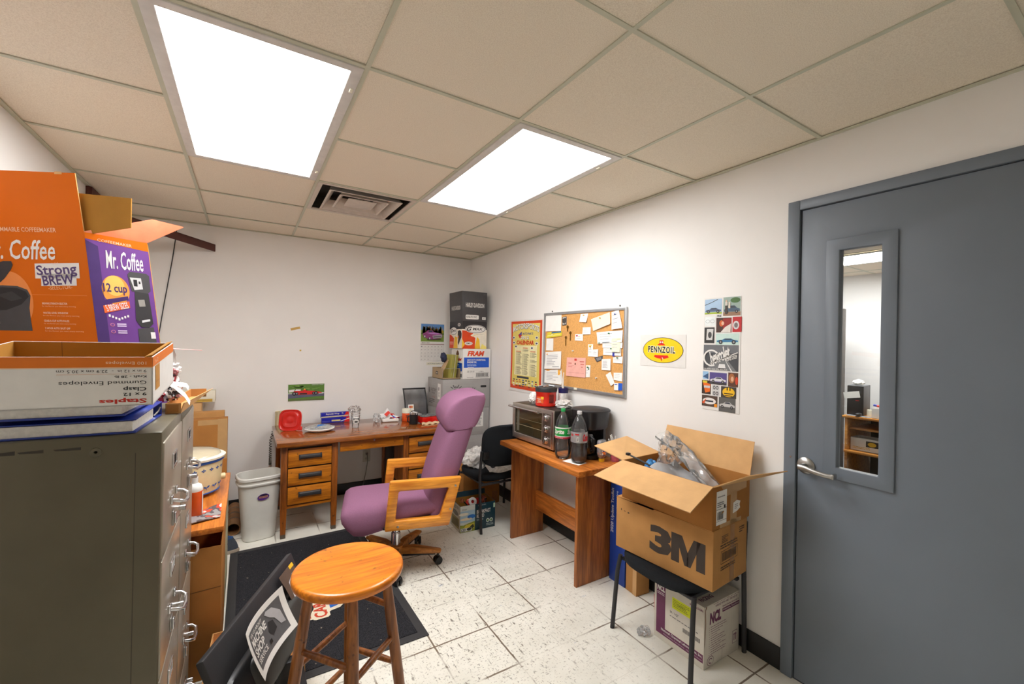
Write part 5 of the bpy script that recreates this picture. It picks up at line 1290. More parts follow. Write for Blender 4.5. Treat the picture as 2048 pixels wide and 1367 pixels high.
# ------------------------------------------------------------------ visitor chairs
def visitor(label, loc, rz, rear=0.0, hw=1.0):
    t = thing('visitor_chair', label, 'chair', loc, rz, 'black visitor chairs')
    zs = .43
    rings = []
    for z, k in ((zs - .058, .90), (zs - .045, .985), (zs - .022, 1.0), (zs - .006, .985), (zs - .0006, .93)):
        r = []
        for i in range(40):
            a = 2 * pi * i / 40; c, s_ = cos(a), sin(a)
            x = .245 * hw * k * math.copysign(abs(c) ** .55, c); y = .225 * k * math.copysign(abs(s_) ** .7, s_) + .012
            r.append((x, y, z - (.012 if y > .15 else 0) * (y - .15) / .09))
        rings.append(r)
    MB().loft(rings, M['blackfab']).build('seat', t, ang=60)
    for sx in (-1, 1):
        MB().tube([(sx * .247 * hw, .222, .001), (sx * .238 * hw, .20, .30), (sx * .232 * hw, .185, zs - .05)], .0125, M['black2'], 12, flat=.0105).build('leg', t)
        MB().tube([(sx * .238 * hw, -.252 + rear, .001), (sx * .244 * hw, -.232 + rear, .30), (sx * .244 * hw, -.225 + rear, .45), (sx * .240 * hw, -.24 + rear, .635)], .0125, M['black2'], 12, flat=.0105).build('leg', t)
    mb = MB()
    for sx in (-1, 1): mb.box((sx * .20 * hw - .012, -.21 + rear, zs - .077), (sx * .20 * hw + .012, .18, zs - .059), M['black2'], .004)
    for y in (-.205 + rear, .17): mb.box((-.228 * hw, y - .012, zs - .075), (.228 * hw, y + .012, zs - .060), M['black2'], .003)
    mb.build('seat_frame', t)
    n = 40; rings = []
    for dy, k in ((-.052, .93), (-.047, .99), (-.03, 1.0), (-.012, .97), (-.006, .90)):
        r = []
        for i in range(n):
            a = 2 * pi * i / n; c, s_ = cos(a), sin(a); x = .232 * hw * k * math.copysign(abs(c) ** .5, c); z = .165 * k * math.copysign(abs(s_) ** .5, s_)
            r.append((x, -.205 + rear + dy - .05 * (x / .232) ** 2 * -1 * .5 - (z + .165) * .06, .665 + z))
        rings.append(r)
    bk = MB().loft(rings, M['blackfab']).build('backrest', t, ang=60)
    for sx in (-1, 1):
        mb = MB(); mb.box((sx * .212 * hw - .025, -.268 + rear, .575), (sx * .212 * hw + .025, -.25 + rear, .635), M['black'], .004)
        for q in (-.012, .012): mb.lathe([(.004, 0), (.004, .002), (.001, .002)], M['rubber'], 8, X=frame((sx * .212 * hw + q, -.268 + rear, .605), (1, 0, 0), (0, 0, 1)))
        mb.build('back_bracket', t)
    return t
visitor('black fabric visitor chair pushed into the corner behind the walnut table', (1.803, 3.172, 0), 0)
visitor('black fabric visitor chair by the door carrying two cartons', (1.880, 1.384, 0), 90, .044, .94)
one(MB().crumple((0, 0, .07), (.12, .11, .085), M['milk'], .35, 2.2, 14, 4, 0), 'shopping_bag', 'white plastic shopping bag slumped on the corner chair seat', 'bag', (1.70, 3.24, .431))
def bagtail(u, v): return (1.66 + u * .40, 2.97 + .08 * v + .02 * sin(u * 9), .442 + .03 * v + .016 * sin(u * 23) * v + .012 * sin(u * 11 + 2))
one(MB().sheet(bagtail, 30, 6, M['milk'], .0012), 'plastic_bag', 'flattened white plastic bag along the rear of the corner chair seat', 'bag')
t = thing('brown_carton', 'brown carton with printed side on the floor under the corner chair', 'box', (1.655, 3.435, .001), 0)
mb = MB(); mb.box((0, 0, 0), (.37, .30, .335), M['card2'], .003); G = Fwest(0, .30, 0)
for r in range(2):
    mb.rect(G, .05 + r * .12, .14, .10 + r * .12, .29, P((70, 46, 22)), 1); mb.rect(G, .057 + r * .12, .15, .093 + r * .12, .28, M['card2'], 2); mb.smallprint(G, .06 + r * .12, .15, .09 + r * .12, .28, 8, P((70, 46, 22)), 3)
mb.text(G, 'THIS SIDE UP', .05, .08, .2, .1, P((70, 46, 22)), 1); mb.rect(Ffront(0, 0, 0), .29, .02, .35, .11, P((140, 86, 40)), 1); mb.build('carton', t)
# coffee pod carton
t, mb = open_carton('coffee_carton', 'dark teal coffee pod carton with landscape picture on the floor by the corner chair', (1.428, 3.012, .001), -3, .302, .20, .205, P((26, 62, 74), .4), M['cardin'])
F = Ffront(0, 0, 0)
mb.rect(F, 0, 0, .125, .205, P((214, 220, 214)), 1); mb.rect(F, 0, .075, .125, .165, P((170, 200, 216)), 2); mb.oval(F, .095, .115, .035, .016, P((40, 110, 190)), 3); mb.oval(F, .03, .14, .04, .012, P((232, 228, 210)), 3); mb.oval(F, .05, .10, .05, .010, P((236, 222, 190)), 3)
mb.poly(F, [(0, .0), (.125, .0), (.125, .075), (.07, .065), (.03, .055), (0, .06)], P((150, 160, 60)), 3); mb.poly(F, [(.02, .02), (.08, .03), (.12, .02), (.12, .06), (.05, .055)], P((226, 206, 70)), 4); mb.poly(F, [(.08, .01), (.12, .03), (.11, .055), (.085, .04)], P((60, 66, 50)), 5)
mb.rect(F, .005, .005, .10, .032, P((222, 226, 222)), 5); mb.text(F, '120', .01, .008, .045, .029, M['ink'], 6, .02); mb.oval(F, .075, .02, .018, .012, P((60, 60, 58)), 6)
mb.text(F, 'PODS', .018, .17, .055, .182, M['ink'], 3)
mb.text(F, 'BREAKFAST', .14, .125, .262, .155, M['white'], 2, .02); mb.text(F, 'BLEND', .14, .093, .205, .121, M['white'], 2, .02); mb.smallprint(F, .14, .07, .20, .085, 2, P((170, 190, 196)), 2)
for x in (.237, .268): mb.oval(F, x, .06, .014, .016, P((220, 228, 224)), 2, 16); mb.oval(F, x, .06, .009, .010, P((90, 130, 80)), 3, 12)
mb.smallprint(F, .225, .018, .29, .038, 2, P((180, 196, 196)), 2); mb.rect(F, .285, .155, .30, .19, P((190, 220, 190)), 2); mb.text(F, 'ORGANIC', .15, .185, .22, .195, P((190, 200, 204)), 2)
G = Fwest(0, .20, 0); mb.rect(G, 0, 0, .2, .205, P((196, 194, 180)), 1); mb.rect(G, .02, .02, .18, .10, P((150, 140, 90)), 2); mb.oval(G, .1, .13, .06, .02, P((120, 120, 110)), 2); mb.poly(G, [(.02, .02), (.18, .04), (.15, .09), (.05, .08)], P((110, 104, 70)), 3); mb.smallprint(G, .03, .16, .17, .19, 3, P((90, 90, 84)), 2)
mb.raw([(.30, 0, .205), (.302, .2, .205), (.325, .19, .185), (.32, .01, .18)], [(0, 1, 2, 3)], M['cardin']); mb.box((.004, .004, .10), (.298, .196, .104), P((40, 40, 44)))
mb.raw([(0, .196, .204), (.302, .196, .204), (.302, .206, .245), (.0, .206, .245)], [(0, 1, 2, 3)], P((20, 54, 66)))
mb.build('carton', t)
mb = MB(); mb.ball((0, 0, 0), .019, wood('turned knob', (150, 84, 36), (110, 56, 22), 'x')); mb.tube([(.012, .006, -.010), (.04, .02, -.035), (.075, .05, -.075)], .006, M['black'], 8)
one(mb, 'knobbed_rod', 'wooden ball knob on a black rod sticking out of the teal carton', 'rod', (1.452, 3.035, .243))
t = thing('tape_roll', 'red tape dispenser with white roll lying in the teal carton', 'tape', (1.58, 3.10, .188), -10)
mb = MB(); mb.prism([(-.06, .0), (-.045, .025), (-.02, .03), (.05, .028), (.075, .012), (.075, -.01), (.03, -.022), (-.04, -.02)], -.022, .0, P((206, 34, 26), .3), frame((0, 0, 0), (1, 0, 0), (0, .45, .9)), .004); mb.build('dispenser', t)
MB().ring([(.034 * cos(a), .034 * sin(a)) for a in [2 * pi * k / 24 for k in range(24)]], [(.013 * cos(a), .013 * sin(a)) for a in [2 * pi * k / 24 for k in range(24)]], .0, .012, M['white'], frame((-.005, -.004, .004), (1, 0, 0), (0, .45, .9)), .002).build('roll', t)
one(MB().crumple((0, 0, 0), (.034, .04, .03), wrap_mat('rusty rag', [(0, (120, 60, 44)), (.5, (150, 76, 52)), (.6, (60, 40, 40))]), .4, 2.4, 17, 4), 'cloth_rag', 'rust coloured rag stuffed in the teal coffee carton', 'rag', (1.672, 3.11, .185))

# ------------------------------------------------------------------ walnut table
t = thing('side_table', 'walnut laminate table with slab sides under the toaster oven', 'table', (0, 0, 0))
TZ = .730; TX0, TX1, TY0, TY1 = 1.674, 2.085, 1.922, 2.842
MB().box((TX0, TY0, TZ - .034), (TX1, TY1, TZ), M['tabley'], .002).build('tabletop', t)
for y in (1.990, 2.738): MB().box((1.728, y, .001), (2.02, y + .022, TZ - .0345), M['table'], .0015).build('side_panel', t)
MB().box((1.945, 2.013, .19), (1.967, 2.737, .338), M['tabley'], .0015).build('stretcher', t)
mb = MB()
for z in (.49, .39): mb.lathe([(.006, 0), (.006, .002), (.001, .002)], M['chrome'], 10, X=frame((2.0, 1.990, z), (1, 0, 0), (0, 0, 1)))
mb.build('screws', t)
TT = TZ + .0008
# toaster oven
t = thing('toaster_oven', 'stainless toaster oven with glass door and three knobs on the walnut table', 'toaster oven', (1.818, 2.362, TT), 1.5)
Wd, Dp, Hh = .515, .255, .285
MB().box((.012, 0, .012), (Dp, Wd, Hh), P((60, 56, 52), .35, metal=.5), .008).build('housing', t)
mb = MB(); F = Fwest(.012, Wd, 0)
mb.ring([(0, .012), (Wd, .012), (Wd, Hh), (0, Hh)], [(.03, .055), (Wd - .135, .055), (Wd - .135, Hh - .035), (.03, Hh - .035)], 0, .012, M['steel'], F, .003)
mb.rect(F, Wd - .125, .03, Wd - .03, Hh - .03, P((128, 118, 108), .3, metal=.8), 1, .0126); mb.rect(F, Wd - .022, .02, Wd - .006, Hh - .01, M['chrome'], 1, .0128)
for q in ((.21, '350'), (.135, '15'), (.06, 'OFF')): pass
mb.build('front_panel', t)
mb = MB(); mb.box((.0115, .138, .06), (.0135, Wd - .034, Hh - .04), P((62, 56, 38), .06, spec=.9)); F = Fwest(.0112, Wd, 0)
for z in (.12, .122, .17): mb.rect(F, .035, z, Wd - .14, z + .0022, P((150, 140, 110)), 1)
mb.rect(F, .05, .07, .08, .235, P((110, 108, 96)), 1); mb.build('glass_door', t)
mb = MB(); mb.tube([(-.03, .14, Hh - .028), (-.034, .3, Hh - .027), (-.03, Wd + .008, Hh - .026)], .009, M['chrome'], 12)
for y in (.15, Wd - .01): mb.box((-.03, y - .008, Hh - .034), (.006, y + .008, Hh - .022), M['chrome'], .003)
mb.build('door_handle', t)
for z in (.225, .148, .068):
    mb = MB(); mb.lathe([(.026, 0), (.026, .004), (.021, .006), (.019, .020), (.017, .022), (.001, .022)], M['chrome'], 24, X=frame((-.001, .078, z), (0, -1, 0), (0, 0, 1))); mb.box((-.026, .076, z - .016), (-.022, .080, z + .016), P((90, 88, 86)), .001); mb.build('knob', t)
for x in (.04, .22):
    for y in (.03, Wd - .03): MB().lathe([(.012, 0), (.014, .012), (.001, .012)], M['rubber'], 12, X=T(x, y, 0)).build('foot', t)
mb = MB()
F = Ffront(0, -.0001, 0)
for r in range(5):
    for c_ in range(6): mb.rect(F, .10 + c_ * .02, .16 + r * .018, .114 + c_ * .02, .164 + r * .018, M['ink'], 1)
mb.build('side_vents', t)
# coffee can, scrubber, jar with straws on the oven
OZ = TT + .2858
t = thing('coffee_can', 'red plastic coffee can with black lid on the toaster oven', 'can', (1.925, 2.60, OZ))
red = plain('glossy red plastic', (206, 40, 26), .2)
MB().lathe([(.001, 0), (.074, 0), (.079, .004), (.079, .022), (.077, .026), (.077, .094), (.079, .098), (.079, .112), (.072, .116), (.001, .116)], red, 40).build('body', t)
MB().lathe([(.081, .108), (.082, .134), (.079, .140), (.070, .142), (.068, .137), (.001, .136)], M['black2'], 40).build('lid', t)
mb = MB(); dirv = Vector((-1.925, -2.6, 0)).normalized(); a0 = atan2(dirv.y, dirv.x)
def cyl(mb, r, a, w, z0, z1, m, layer, n=8):
    for k in range(n):
        b0 = a + w * (k / n - .5); b1 = a + w * ((k + 1) / n - .5); rr_ = r + .0004 * layer
        mb.raw([(rr_ * cos(b0), rr_ * sin(b0), z0), (rr_ * cos(b1), rr_ * sin(b1), z0), (rr_ * cos(b1), rr_ * sin(b1), z1), (rr_ * cos(b0), rr_ * sin(b0), z1)], [(0, 1, 2, 3)], m)
cyl(mb, .079, a0 - .62, .75, .026, .072, P((226, 96, 26)), 1); cyl(mb, .079, a0 - .35, .26, .055, .074, P((240, 190, 50)), 2)
F = frame((.0805 * cos(a0 - .62), .0805 * sin(a0 - .62), .0), (-sin(a0 - .62), cos(a0 - .62), 0), (0, 0, 1))
mb.text(F, 'Folgers', -.024, .050, .014, .062, M['white'], 3, .02); mb.text(F, 'classic', -.016, .038, .012, .046, M['white'], 3, .02); mb.smallprint(F, -.024, .028, .02, .034, 1, P((250, 220, 190)), 3)
cyl(mb, .079, a0 + .55, .5, .03, .09, P((110, 22, 14)), 1); mb.build('label', t)
t = thing('can_opener', 'wire and chrome gadget lying on the coffee can lid', 'utensil', (1.925, 2.60, OZ + .1426))
mb = MB(); mb.tube([(-.06, .02, .003), (-.02, -.01, .014), (.03, .01, .010), (.06, -.02, .003)], .0028, M['chrome'], 8); mb.tube([(-.05, -.03, .003), (.0, -.02, .010), (.05, .03, .003)], .0026, M['chrome'], 8); mb.box((-.02, -.012, .0), (.02, .012, .004), M['chrome'], .001); mb.build('wire', t)
one(MB().crumple((0, 0, .04), (.042, .042, .045), M['paper'], .3, 5, 41, 4, 0), 'paper_towel', 'crumpled white paper towel beside the coffee can on the oven', 'paper towel', (1.915, 2.735, OZ))
t = thing('jar', 'blue lidded jar full of white straws behind the coffee can', 'jar', (2.038, 2.535, OZ))
MB().lathe([(.001, 0), (.034, 0), (.036, .004), (.036, .105), (.001, .106)], M['milk'], 26).build('body', t)
MB().lathe([(.037, .098), (.038, .134), (.034, .136), (.034, .10)], P((34, 30, 84), .3), 26, caps=False).build('rim', t)
for k, (a, b, c) in enumerate(((-.01, .0, .03), (.008, -.05, .0), (.012, -.06, -.01), (.0, -.045, .02), (-.004, .012, .012), (.01, -.058, .012))):
    one(MB().tube([(a, a * .4, 0), (a + b * .6, a * .4 + c * .5, .13 + .014 * (k % 3))], .0036, M['paper'], 8), 'drinking_straw', 'white paper straw standing in the blue rimmed jar on the oven', 'straw', (2.038, 2.535, OZ + .107), group='straws in the blue rimmed jar')
one(MB().crumple((0, 0, .025), (.06, .05, .03), M['milk'], .45, 2.6, 44, 4, 0), 'plastic_bag', 'crumpled clear plastic bag on the toaster oven by the wall', 'bag', (1.985, 2.455, OZ))
# coffee maker
t = thing('coffee_maker', 'black drip coffee maker behind the soda bottles', 'coffee maker', (1.985, 2.17, TT))
def dsh(r, k=1.0): return [(p[0], p[1]) for p in superell(0, 0, r, r * k, 0, 40, 2.6)]
bk = plain('glossy black plastic', (36, 36, 39), .28)
mb = MB(); mb.prism(dsh(.10, .95), 0, .028, M['black'], None, .004); mb.build('base', t)
mb = MB(); R = dsh(.105, .95)
back = [p for p in [( .104 * cos(a), .100 * sin(a)) for a in [radians(-75 + 150 * k / 20) for k in range(21)]]]
mb.prism(back, .028, .20, bk, RZ(0)); mb.build('column', t)
mb = MB(); mb.loft([superell(0, 0, .102, .098, .195, 44, 2.6), superell(0, 0, .110, .106, .215, 44, 2.6), superell(0, 0, .118, .112, .29, 44, 2.6), superell(0, 0, .120, .114, .31, 44, 2.6)], bk); mb.build('brew_head', t)
mb = MB(); mb.loft([superell(0, 0, .123, .117, .308, 44, 2.6), superell(0, 0, .124, .118, .316, 44, 2.6), superell(0, 0, .114, .108, .324, 44, 2.6), superell(0, 0, .08, .075, .328, 44, 2.6)], M['black2']); mb.build('lid', t)
mb = MB(); mb.lathe([(.001, .03), (.052, .03), (.062, .045), (.064, .10), (.055, .14), (.044, .165), (.001, .166)], P((24, 20, 20), .08, spec=.9), 32, X=T(-.05, -.02, 0)); mb.tube([(-.065, -.08, .15), (-.068, -.108, .14), (-.068, -.108, .07), (-.065, -.082, .055)], .009, M['black'], 10); mb.build('carafe', t)
# soda bottles
def soda(name, label, loc, capm, liq, fill, lz0, lz1, paint):
    t = thing(name, label, 'bottle', loc)
    prof = [(.001, .006), (.026, .004), (.036, .0), (.046, .01), (.051, .03), (.053, .06), (.050, .085), (.046, .105), (.049, .125), (.052, .14), (.052, .20), (.050, .215), (.043, .245), (.031, .275), (.019, .295), (.0135, .305), (.0135, .318)]
    mb = MB(); mb.lathe(prof, M['film2'], 36, caps=False); mb.build('body', t)
    lq = [(max(r - .0015, .001), z + .001) for r, z in prof if z < fill]; lq = lq + [(lq[-1][0], fill), (.001, fill)] if lq else []
    if liq: MB().lathe(lq, liq, 32).build('soda', t)
    MB().lathe([(.0155, .306), (.0155, .324), (.014, .326), (.001, .326)], capm, 20).build('cap', t)
    mb = MB(); paint(mb); mb.build('label', t)
    return t
grn = P((22, 150, 60), .3)
def p1_(mb):
    mb.lathe([(.0528, .135), (.0532, .138), (.0532, .206), (.0528, .208)], grn, 40, caps=False)
    a = atan2(-2.21, -1.785)
    cyl(mb, .0532, a, 3.6, .135, .147, P((190, 30, 60)), 1, 20); cyl(mb, .0532, a, 3.6, .147, .152, M['white'], 1, 20); cyl(mb, .0532, a, 3.6, .200, .208, M['white'], 1, 20)
    def wraptext(s, u0, u1, z0, z1, m, layer, bold=.03, shear=.2):
        vs, fs, asp = text_mesh(s, bold, shear, 1.0); r = .0532 + .0004 * layer
        mb.raw([(r * cos(a + (u0 + x * (u1 - u0))), r * sin(a + (u0 + x * (u1 - u0))), z0 + y * (z1 - z0)) for x, y in vs], fs, m)
    wraptext('Sprite', -1.25, .15, .157, .196, M['white'], 3); wraptext('Sp', .55, 1.1, .157, .196, M['white'], 3); wraptext('lemon lime', -1.1, .0, .138, .145, M['white'], 3, 0)
soda('soda_bottle', 'two litre soda bottle with green label and green cap, nearly empty', (1.790, 2.222, TT), P((20, 140, 70), .35), None, .0, 0, 0, p1_)
def p2_(mb):
    mb.lathe([(.0528, .132), (.0532, .135), (.0532, .196), (.0528, .199)], P((172, 172, 174), .35, metal=.4), 40, caps=False)
    a = atan2(-2.08, -1.81)
    def wraptext(s, u0, u1, z0, z1, m, layer, bold=.03, shear=.2):
        vs, fs, asp = text_mesh(s, bold, shear, 1.0); r = .0532 + .0004 * layer
        mb.raw([(r * cos(a + (u0 + x * (u1 - u0))), r * sin(a + (u0 + x * (u1 - u0))), z0 + y * (z1 - z0)) for x, y in vs], fs, m)
    wraptext('Coke', .45, 1.3, .142, .188, P((200, 30, 40)), 2, .05, .3); wraptext('Diet', -1.2, -.7, .172, .190, P((200, 30, 40)), 2, .02, .3); cyl(mb, .0532, a - .25, .5, .180, .190, P((196, 40, 44)), 1); cyl(mb, .0532, a - .15, .25, .14, .168, M['white'], 1); wraptext('|||', -.22, -.08, .144, .164, M['ink'], 3)
soda('soda_bottle', 'two litre soda bottle with silver label half full of cola', (1.812, 2.085, TT + .0016), P((190, 190, 192), .4), P((30, 14, 10), .08, spec=.9), .15, 0, 0, p2_)
one(MB().box((0, 0, 0), (.085, .13, .0012), M['paper'], .0004), 'paper_napkin', 'white paper napkin lying under the cola bottle', 'napkin', (1.765, 2.03, TT), 12)
t = thing('honey_bottle', 'upside down clear honey bottle with yellow cap beside the coffee maker', 'bottle', (1.962, 2.035, TT))
MB().loft([superell(0, 0, .020, .014, 0, 24, 2.4), superell(0, 0, .020, .014, .018, 24, 2.4), superell(0, 0, .016, .012, .019, 24, 2.4)], P((230, 180, 30), .4)).build('cap', t)
MB().loft([superell(0, 0, .016, .012, .020, 28, 2.4), superell(0, 0, .024, .017, .028, 28, 2.4), superell(0, 0, .034, .022, .05, 28, 2.6), superell(0, 0, .036, .024, .10, 28, 2.6), superell(0, 0, .034, .022, .128, 28, 2.6), superell(0, 0, .026, .017, .138, 28, 2.6)], M['film']).build('body', t)
MB().loft([superell(0, 0, .015, .011, .0205, 24, 2.4), superell(0, 0, .030, .018, .045, 24, 2.4), superell(0, 0, .031, .019, .048, 24, 2.4)], P((140, 60, 16), .1)).build('honey', t)
mb = MB(); F = frame((0, -.0245, 0), (1, -.0, 0), (0, 0, 1)); F = RZ(-42) @ F
mb.prism([p[:2] for p in superell(0, .085, .026, .042, 0, 28, 3)], 0, .0006, P((40, 44, 120)), F); mb.rect(F, -.018, .066, .006, .112, M['white'], 3); mb.smallprint(F, -.016, .07, .004, .11, 8, P((90, 90, 110)), 4); mb.poly(F, [(-.024, .05), (.024, .05), (.022, .068), (-.024, .062)], P((226, 120, 30)), 3); mb.rect(F, -.012, .046, .008, .058, M['white'], 4); mb.text(F, 'HONEY', .006, .10, .022, .108, M['white'], 4); mb.build('label', t)
t = thing('pink_cup', 'translucent pink cup of straws at the table end', 'cup', (2.045, 2.0, TT))
MB().lathe([(.026, .0), (.027, .002), (.036, .112), (.034, .112), (.025, .004), (.001, .004)], clear('pink plastic', (226, 120, 150), .7, .15), 28).build('cup', t)
for k, (a, b) in enumerate(((-.012, -.045), (-.004, -.03), (-.016, -.05), (.004, -.036), (.01, .01), (.012, -.02))):
    one(MB().tube([(a * .5, -.006 + k * .003, 0), (a + b * .7, .0 + k * .004, .165 - .012 * (k % 3))], .0032, M['paper'], 8), 'drinking_straw', 'white straw standing in the translucent pink cup', 'straw', (2.045, 2.0, TT + .0055), group='straws in the pink cup')

# ------------------------------------------------------------------ on the right hand wall
WX = XR
def Fwall(y, z, off=0.0): return frame((WX - off, y, z), (0, -1, 0), (0, 0, 1))
t = thing('cork_board', 'cork notice board with aluminium frame full of pinned papers', 'notice board', (WX, 2.888, 1.138))
L0 = frame((0, 0, 0), (0, -1, 0), (0, 0, 1)); BW, BH = .911, .597
MB().box((.004, .004, .0005), (BW - .004, BH - .004, .012), M['cork'], X=L0).build('cork_panel', t)
MB().ring([(0, 0), (BW, 0), (BW, BH), (0, BH)], [(.02, .02), (BW - .02, .02), (BW - .02, BH - .02), (.02, BH - .02)], .0005, .019, M['alu'], L0, .002).build('frame', t)
MB().box((.405, .004, .019), (.44, .02, .024), M['cream'], .001, L0).build('tape_patch', t)
mb = MB()
for u in (.095, .84): mb.lathe([(.006, 0), (.006, .004), (.003, .006), (.001, .006)], P((70, 66, 60)), 10, X=L0 @ T(u, BH + .012, .0005))
mb.build('wall_screw', t)
NOTES = [
 (0, [(0.022, 0.576), (0.23, 0.580), (0.226, 0.447), (0.022, 0.446)], 'paper', 'large blank white sheet pinned in the top corner of the cork board', 0),
 (1, [(0.239, 0.557), (0.294, 0.56), (0.296, 0.492), (0.244, 0.49)], 'ticket', 'small white ticket with a black border pinned beside the large blank sheet', 0),
 (2, [(0.053, 0.438), (0.241, 0.447), (0.242, 0.409), (0.036, 0.391)], 'bumper', 'yellow and blue bumper sticker pinned under the large blank sheet', 1),
 (3, [(0.036, 0.388), (0.129, 0.388), (0.132, 0.29), (0.036, 0.29)], 'paper', 'narrow white slip pinned below the yellow bumper sticker', 0),
 (4, [(0.457, 0.570), (0.539, 0.572), (0.527, 0.507), (0.445, 0.512)], 'curl', 'curled pair of white notes pinned at the top middle of the cork board', 0),
 (5, [(0.569, 0.528), (0.756, 0.569), (0.769, 0.488), (0.599, 0.442)], 'yellowdot', 'large tilted cream sheet with a yellow pin near the top of the cork board', 0),
 (6, [(0.777, 0.568), (0.841, 0.582), (0.882, 0.459), (0.784, 0.449)], 'crease', 'creased white paper hanging in the top corner by the tilted sheet', 2),
 (7, [(0.485, 0.47), (0.57, 0.471), (0.572, 0.42), (0.484, 0.418)], 'lines', 'small white card pinned just under the curled notes', 1),
 (8, [(0.4, 0.422), (0.486, 0.423), (0.488, 0.371), (0.399, 0.374)], 'logo', 'white business card with red and yellow mark beside the keys', 0),
 (9, [(0.631, 0.433), (0.88, 0.444), (0.882, 0.366), (0.651, 0.352)], 'wide', 'wide white note overlapping others under the creased paper', 1),
 (10, [(0.694, 0.359), (0.882, 0.366), (0.883, 0.326), (0.698, 0.325)], 'lines', 'white card half hidden under the wide note', 2),
 (11, [(0.701, 0.322), (0.867, 0.337), (0.871, 0.274), (0.703, 0.276)], 'greenpin', 'white card with a green pin below the wide note', 1),
 (12, [(0.782, 0.383), (0.866, 0.39), (0.864, 0.299), (0.788, 0.3)], 'receipt', 'yellowish receipt pinned over the wide note', 3),
 (13, [(0.546, 0.346), (0.597, 0.348), (0.597, 0.26), (0.547, 0.26)], 'yellowtop', 'upright white card with a yellow pin in the middle of the cork board', 0),
 (14, [(0.598, 0.31), (0.652, 0.314), (0.651, 0.259), (0.597, 0.26)], 'lines', 'short white card touching the upright card in the middle', 1),
 (15, [(0.611, 0.251), (0.697, 0.27), (0.697, 0.243), (0.641, 0.222)], 'dark', 'dark grey printed card tilted below the short white card', 0),
 (16, [(0.691, 0.245), (0.777, 0.252), (0.779, 0.172), (0.693, 0.172)], 'list', 'white list of printed lines beside the dark tilted card', 2),
 (17, [(0.796, 0.265), (0.882, 0.271), (0.883, 0.225), (0.797, 0.225)], 'greenpin', 'white card with black heading right above the lowest cluster by the frame', 0),
 (18, [(0.73, 0.138), (0.776, 0.163), (0.818, 0.089), (0.784, 0.067)], 'paper', 'slanted narrow white card near the bottom of the cork board', 1),
 (19, [(0.804, 0.159), (0.882, 0.163), (0.882, 0.107), (0.806, 0.111)], 'lines', 'plain white card pinned above the blue and white card', 0),
 (20, [(0.813, 0.091), (0.888, 0.095), (0.888, 0.048), (0.816, 0.043)], 'blue', 'white and blue card pinned in the bottom corner of the cork board', 2),
 (21, [(0.307, 0.242), (0.525, 0.247), (0.525, 0.102), (0.303, 0.1)], 'pink', 'large pink form with red heading pinned low on the cork board', 1),
 (22, [(0.527, 0.194), (0.574, 0.196), (0.573, 0.111), (0.529, 0.107)], 'greentop', 'narrow white card pinned next to the pink form', 0),
 (23, [(0.028, 0.275), (0.237, 0.288), (0.241, 0.15), (0.02, 0.136)], 'graph', 'white sheet with faint grid pinned under the narrow slip', 1),
 (24, [(0.022, 0.127), (0.244, 0.147), (0.248, 0.026), (0.022, 0.024)], 'orange', 'white sheet with orange corners pinned lowest by the calendar poster', 0),
 (25, [(0.792, 0.297), (0.815, 0.298), (0.816, 0.27), (0.793, 0.269)], 'bluebit', 'tiny blue tab under the yellowish receipt', 2)]
gr = P((150, 150, 152), .8); pins = {'g': P((30, 120, 70), .4), 'y': P((226, 180, 40), .4), 'w': P((230, 230, 224), .4), 'b': P((40, 70, 160), .4)}
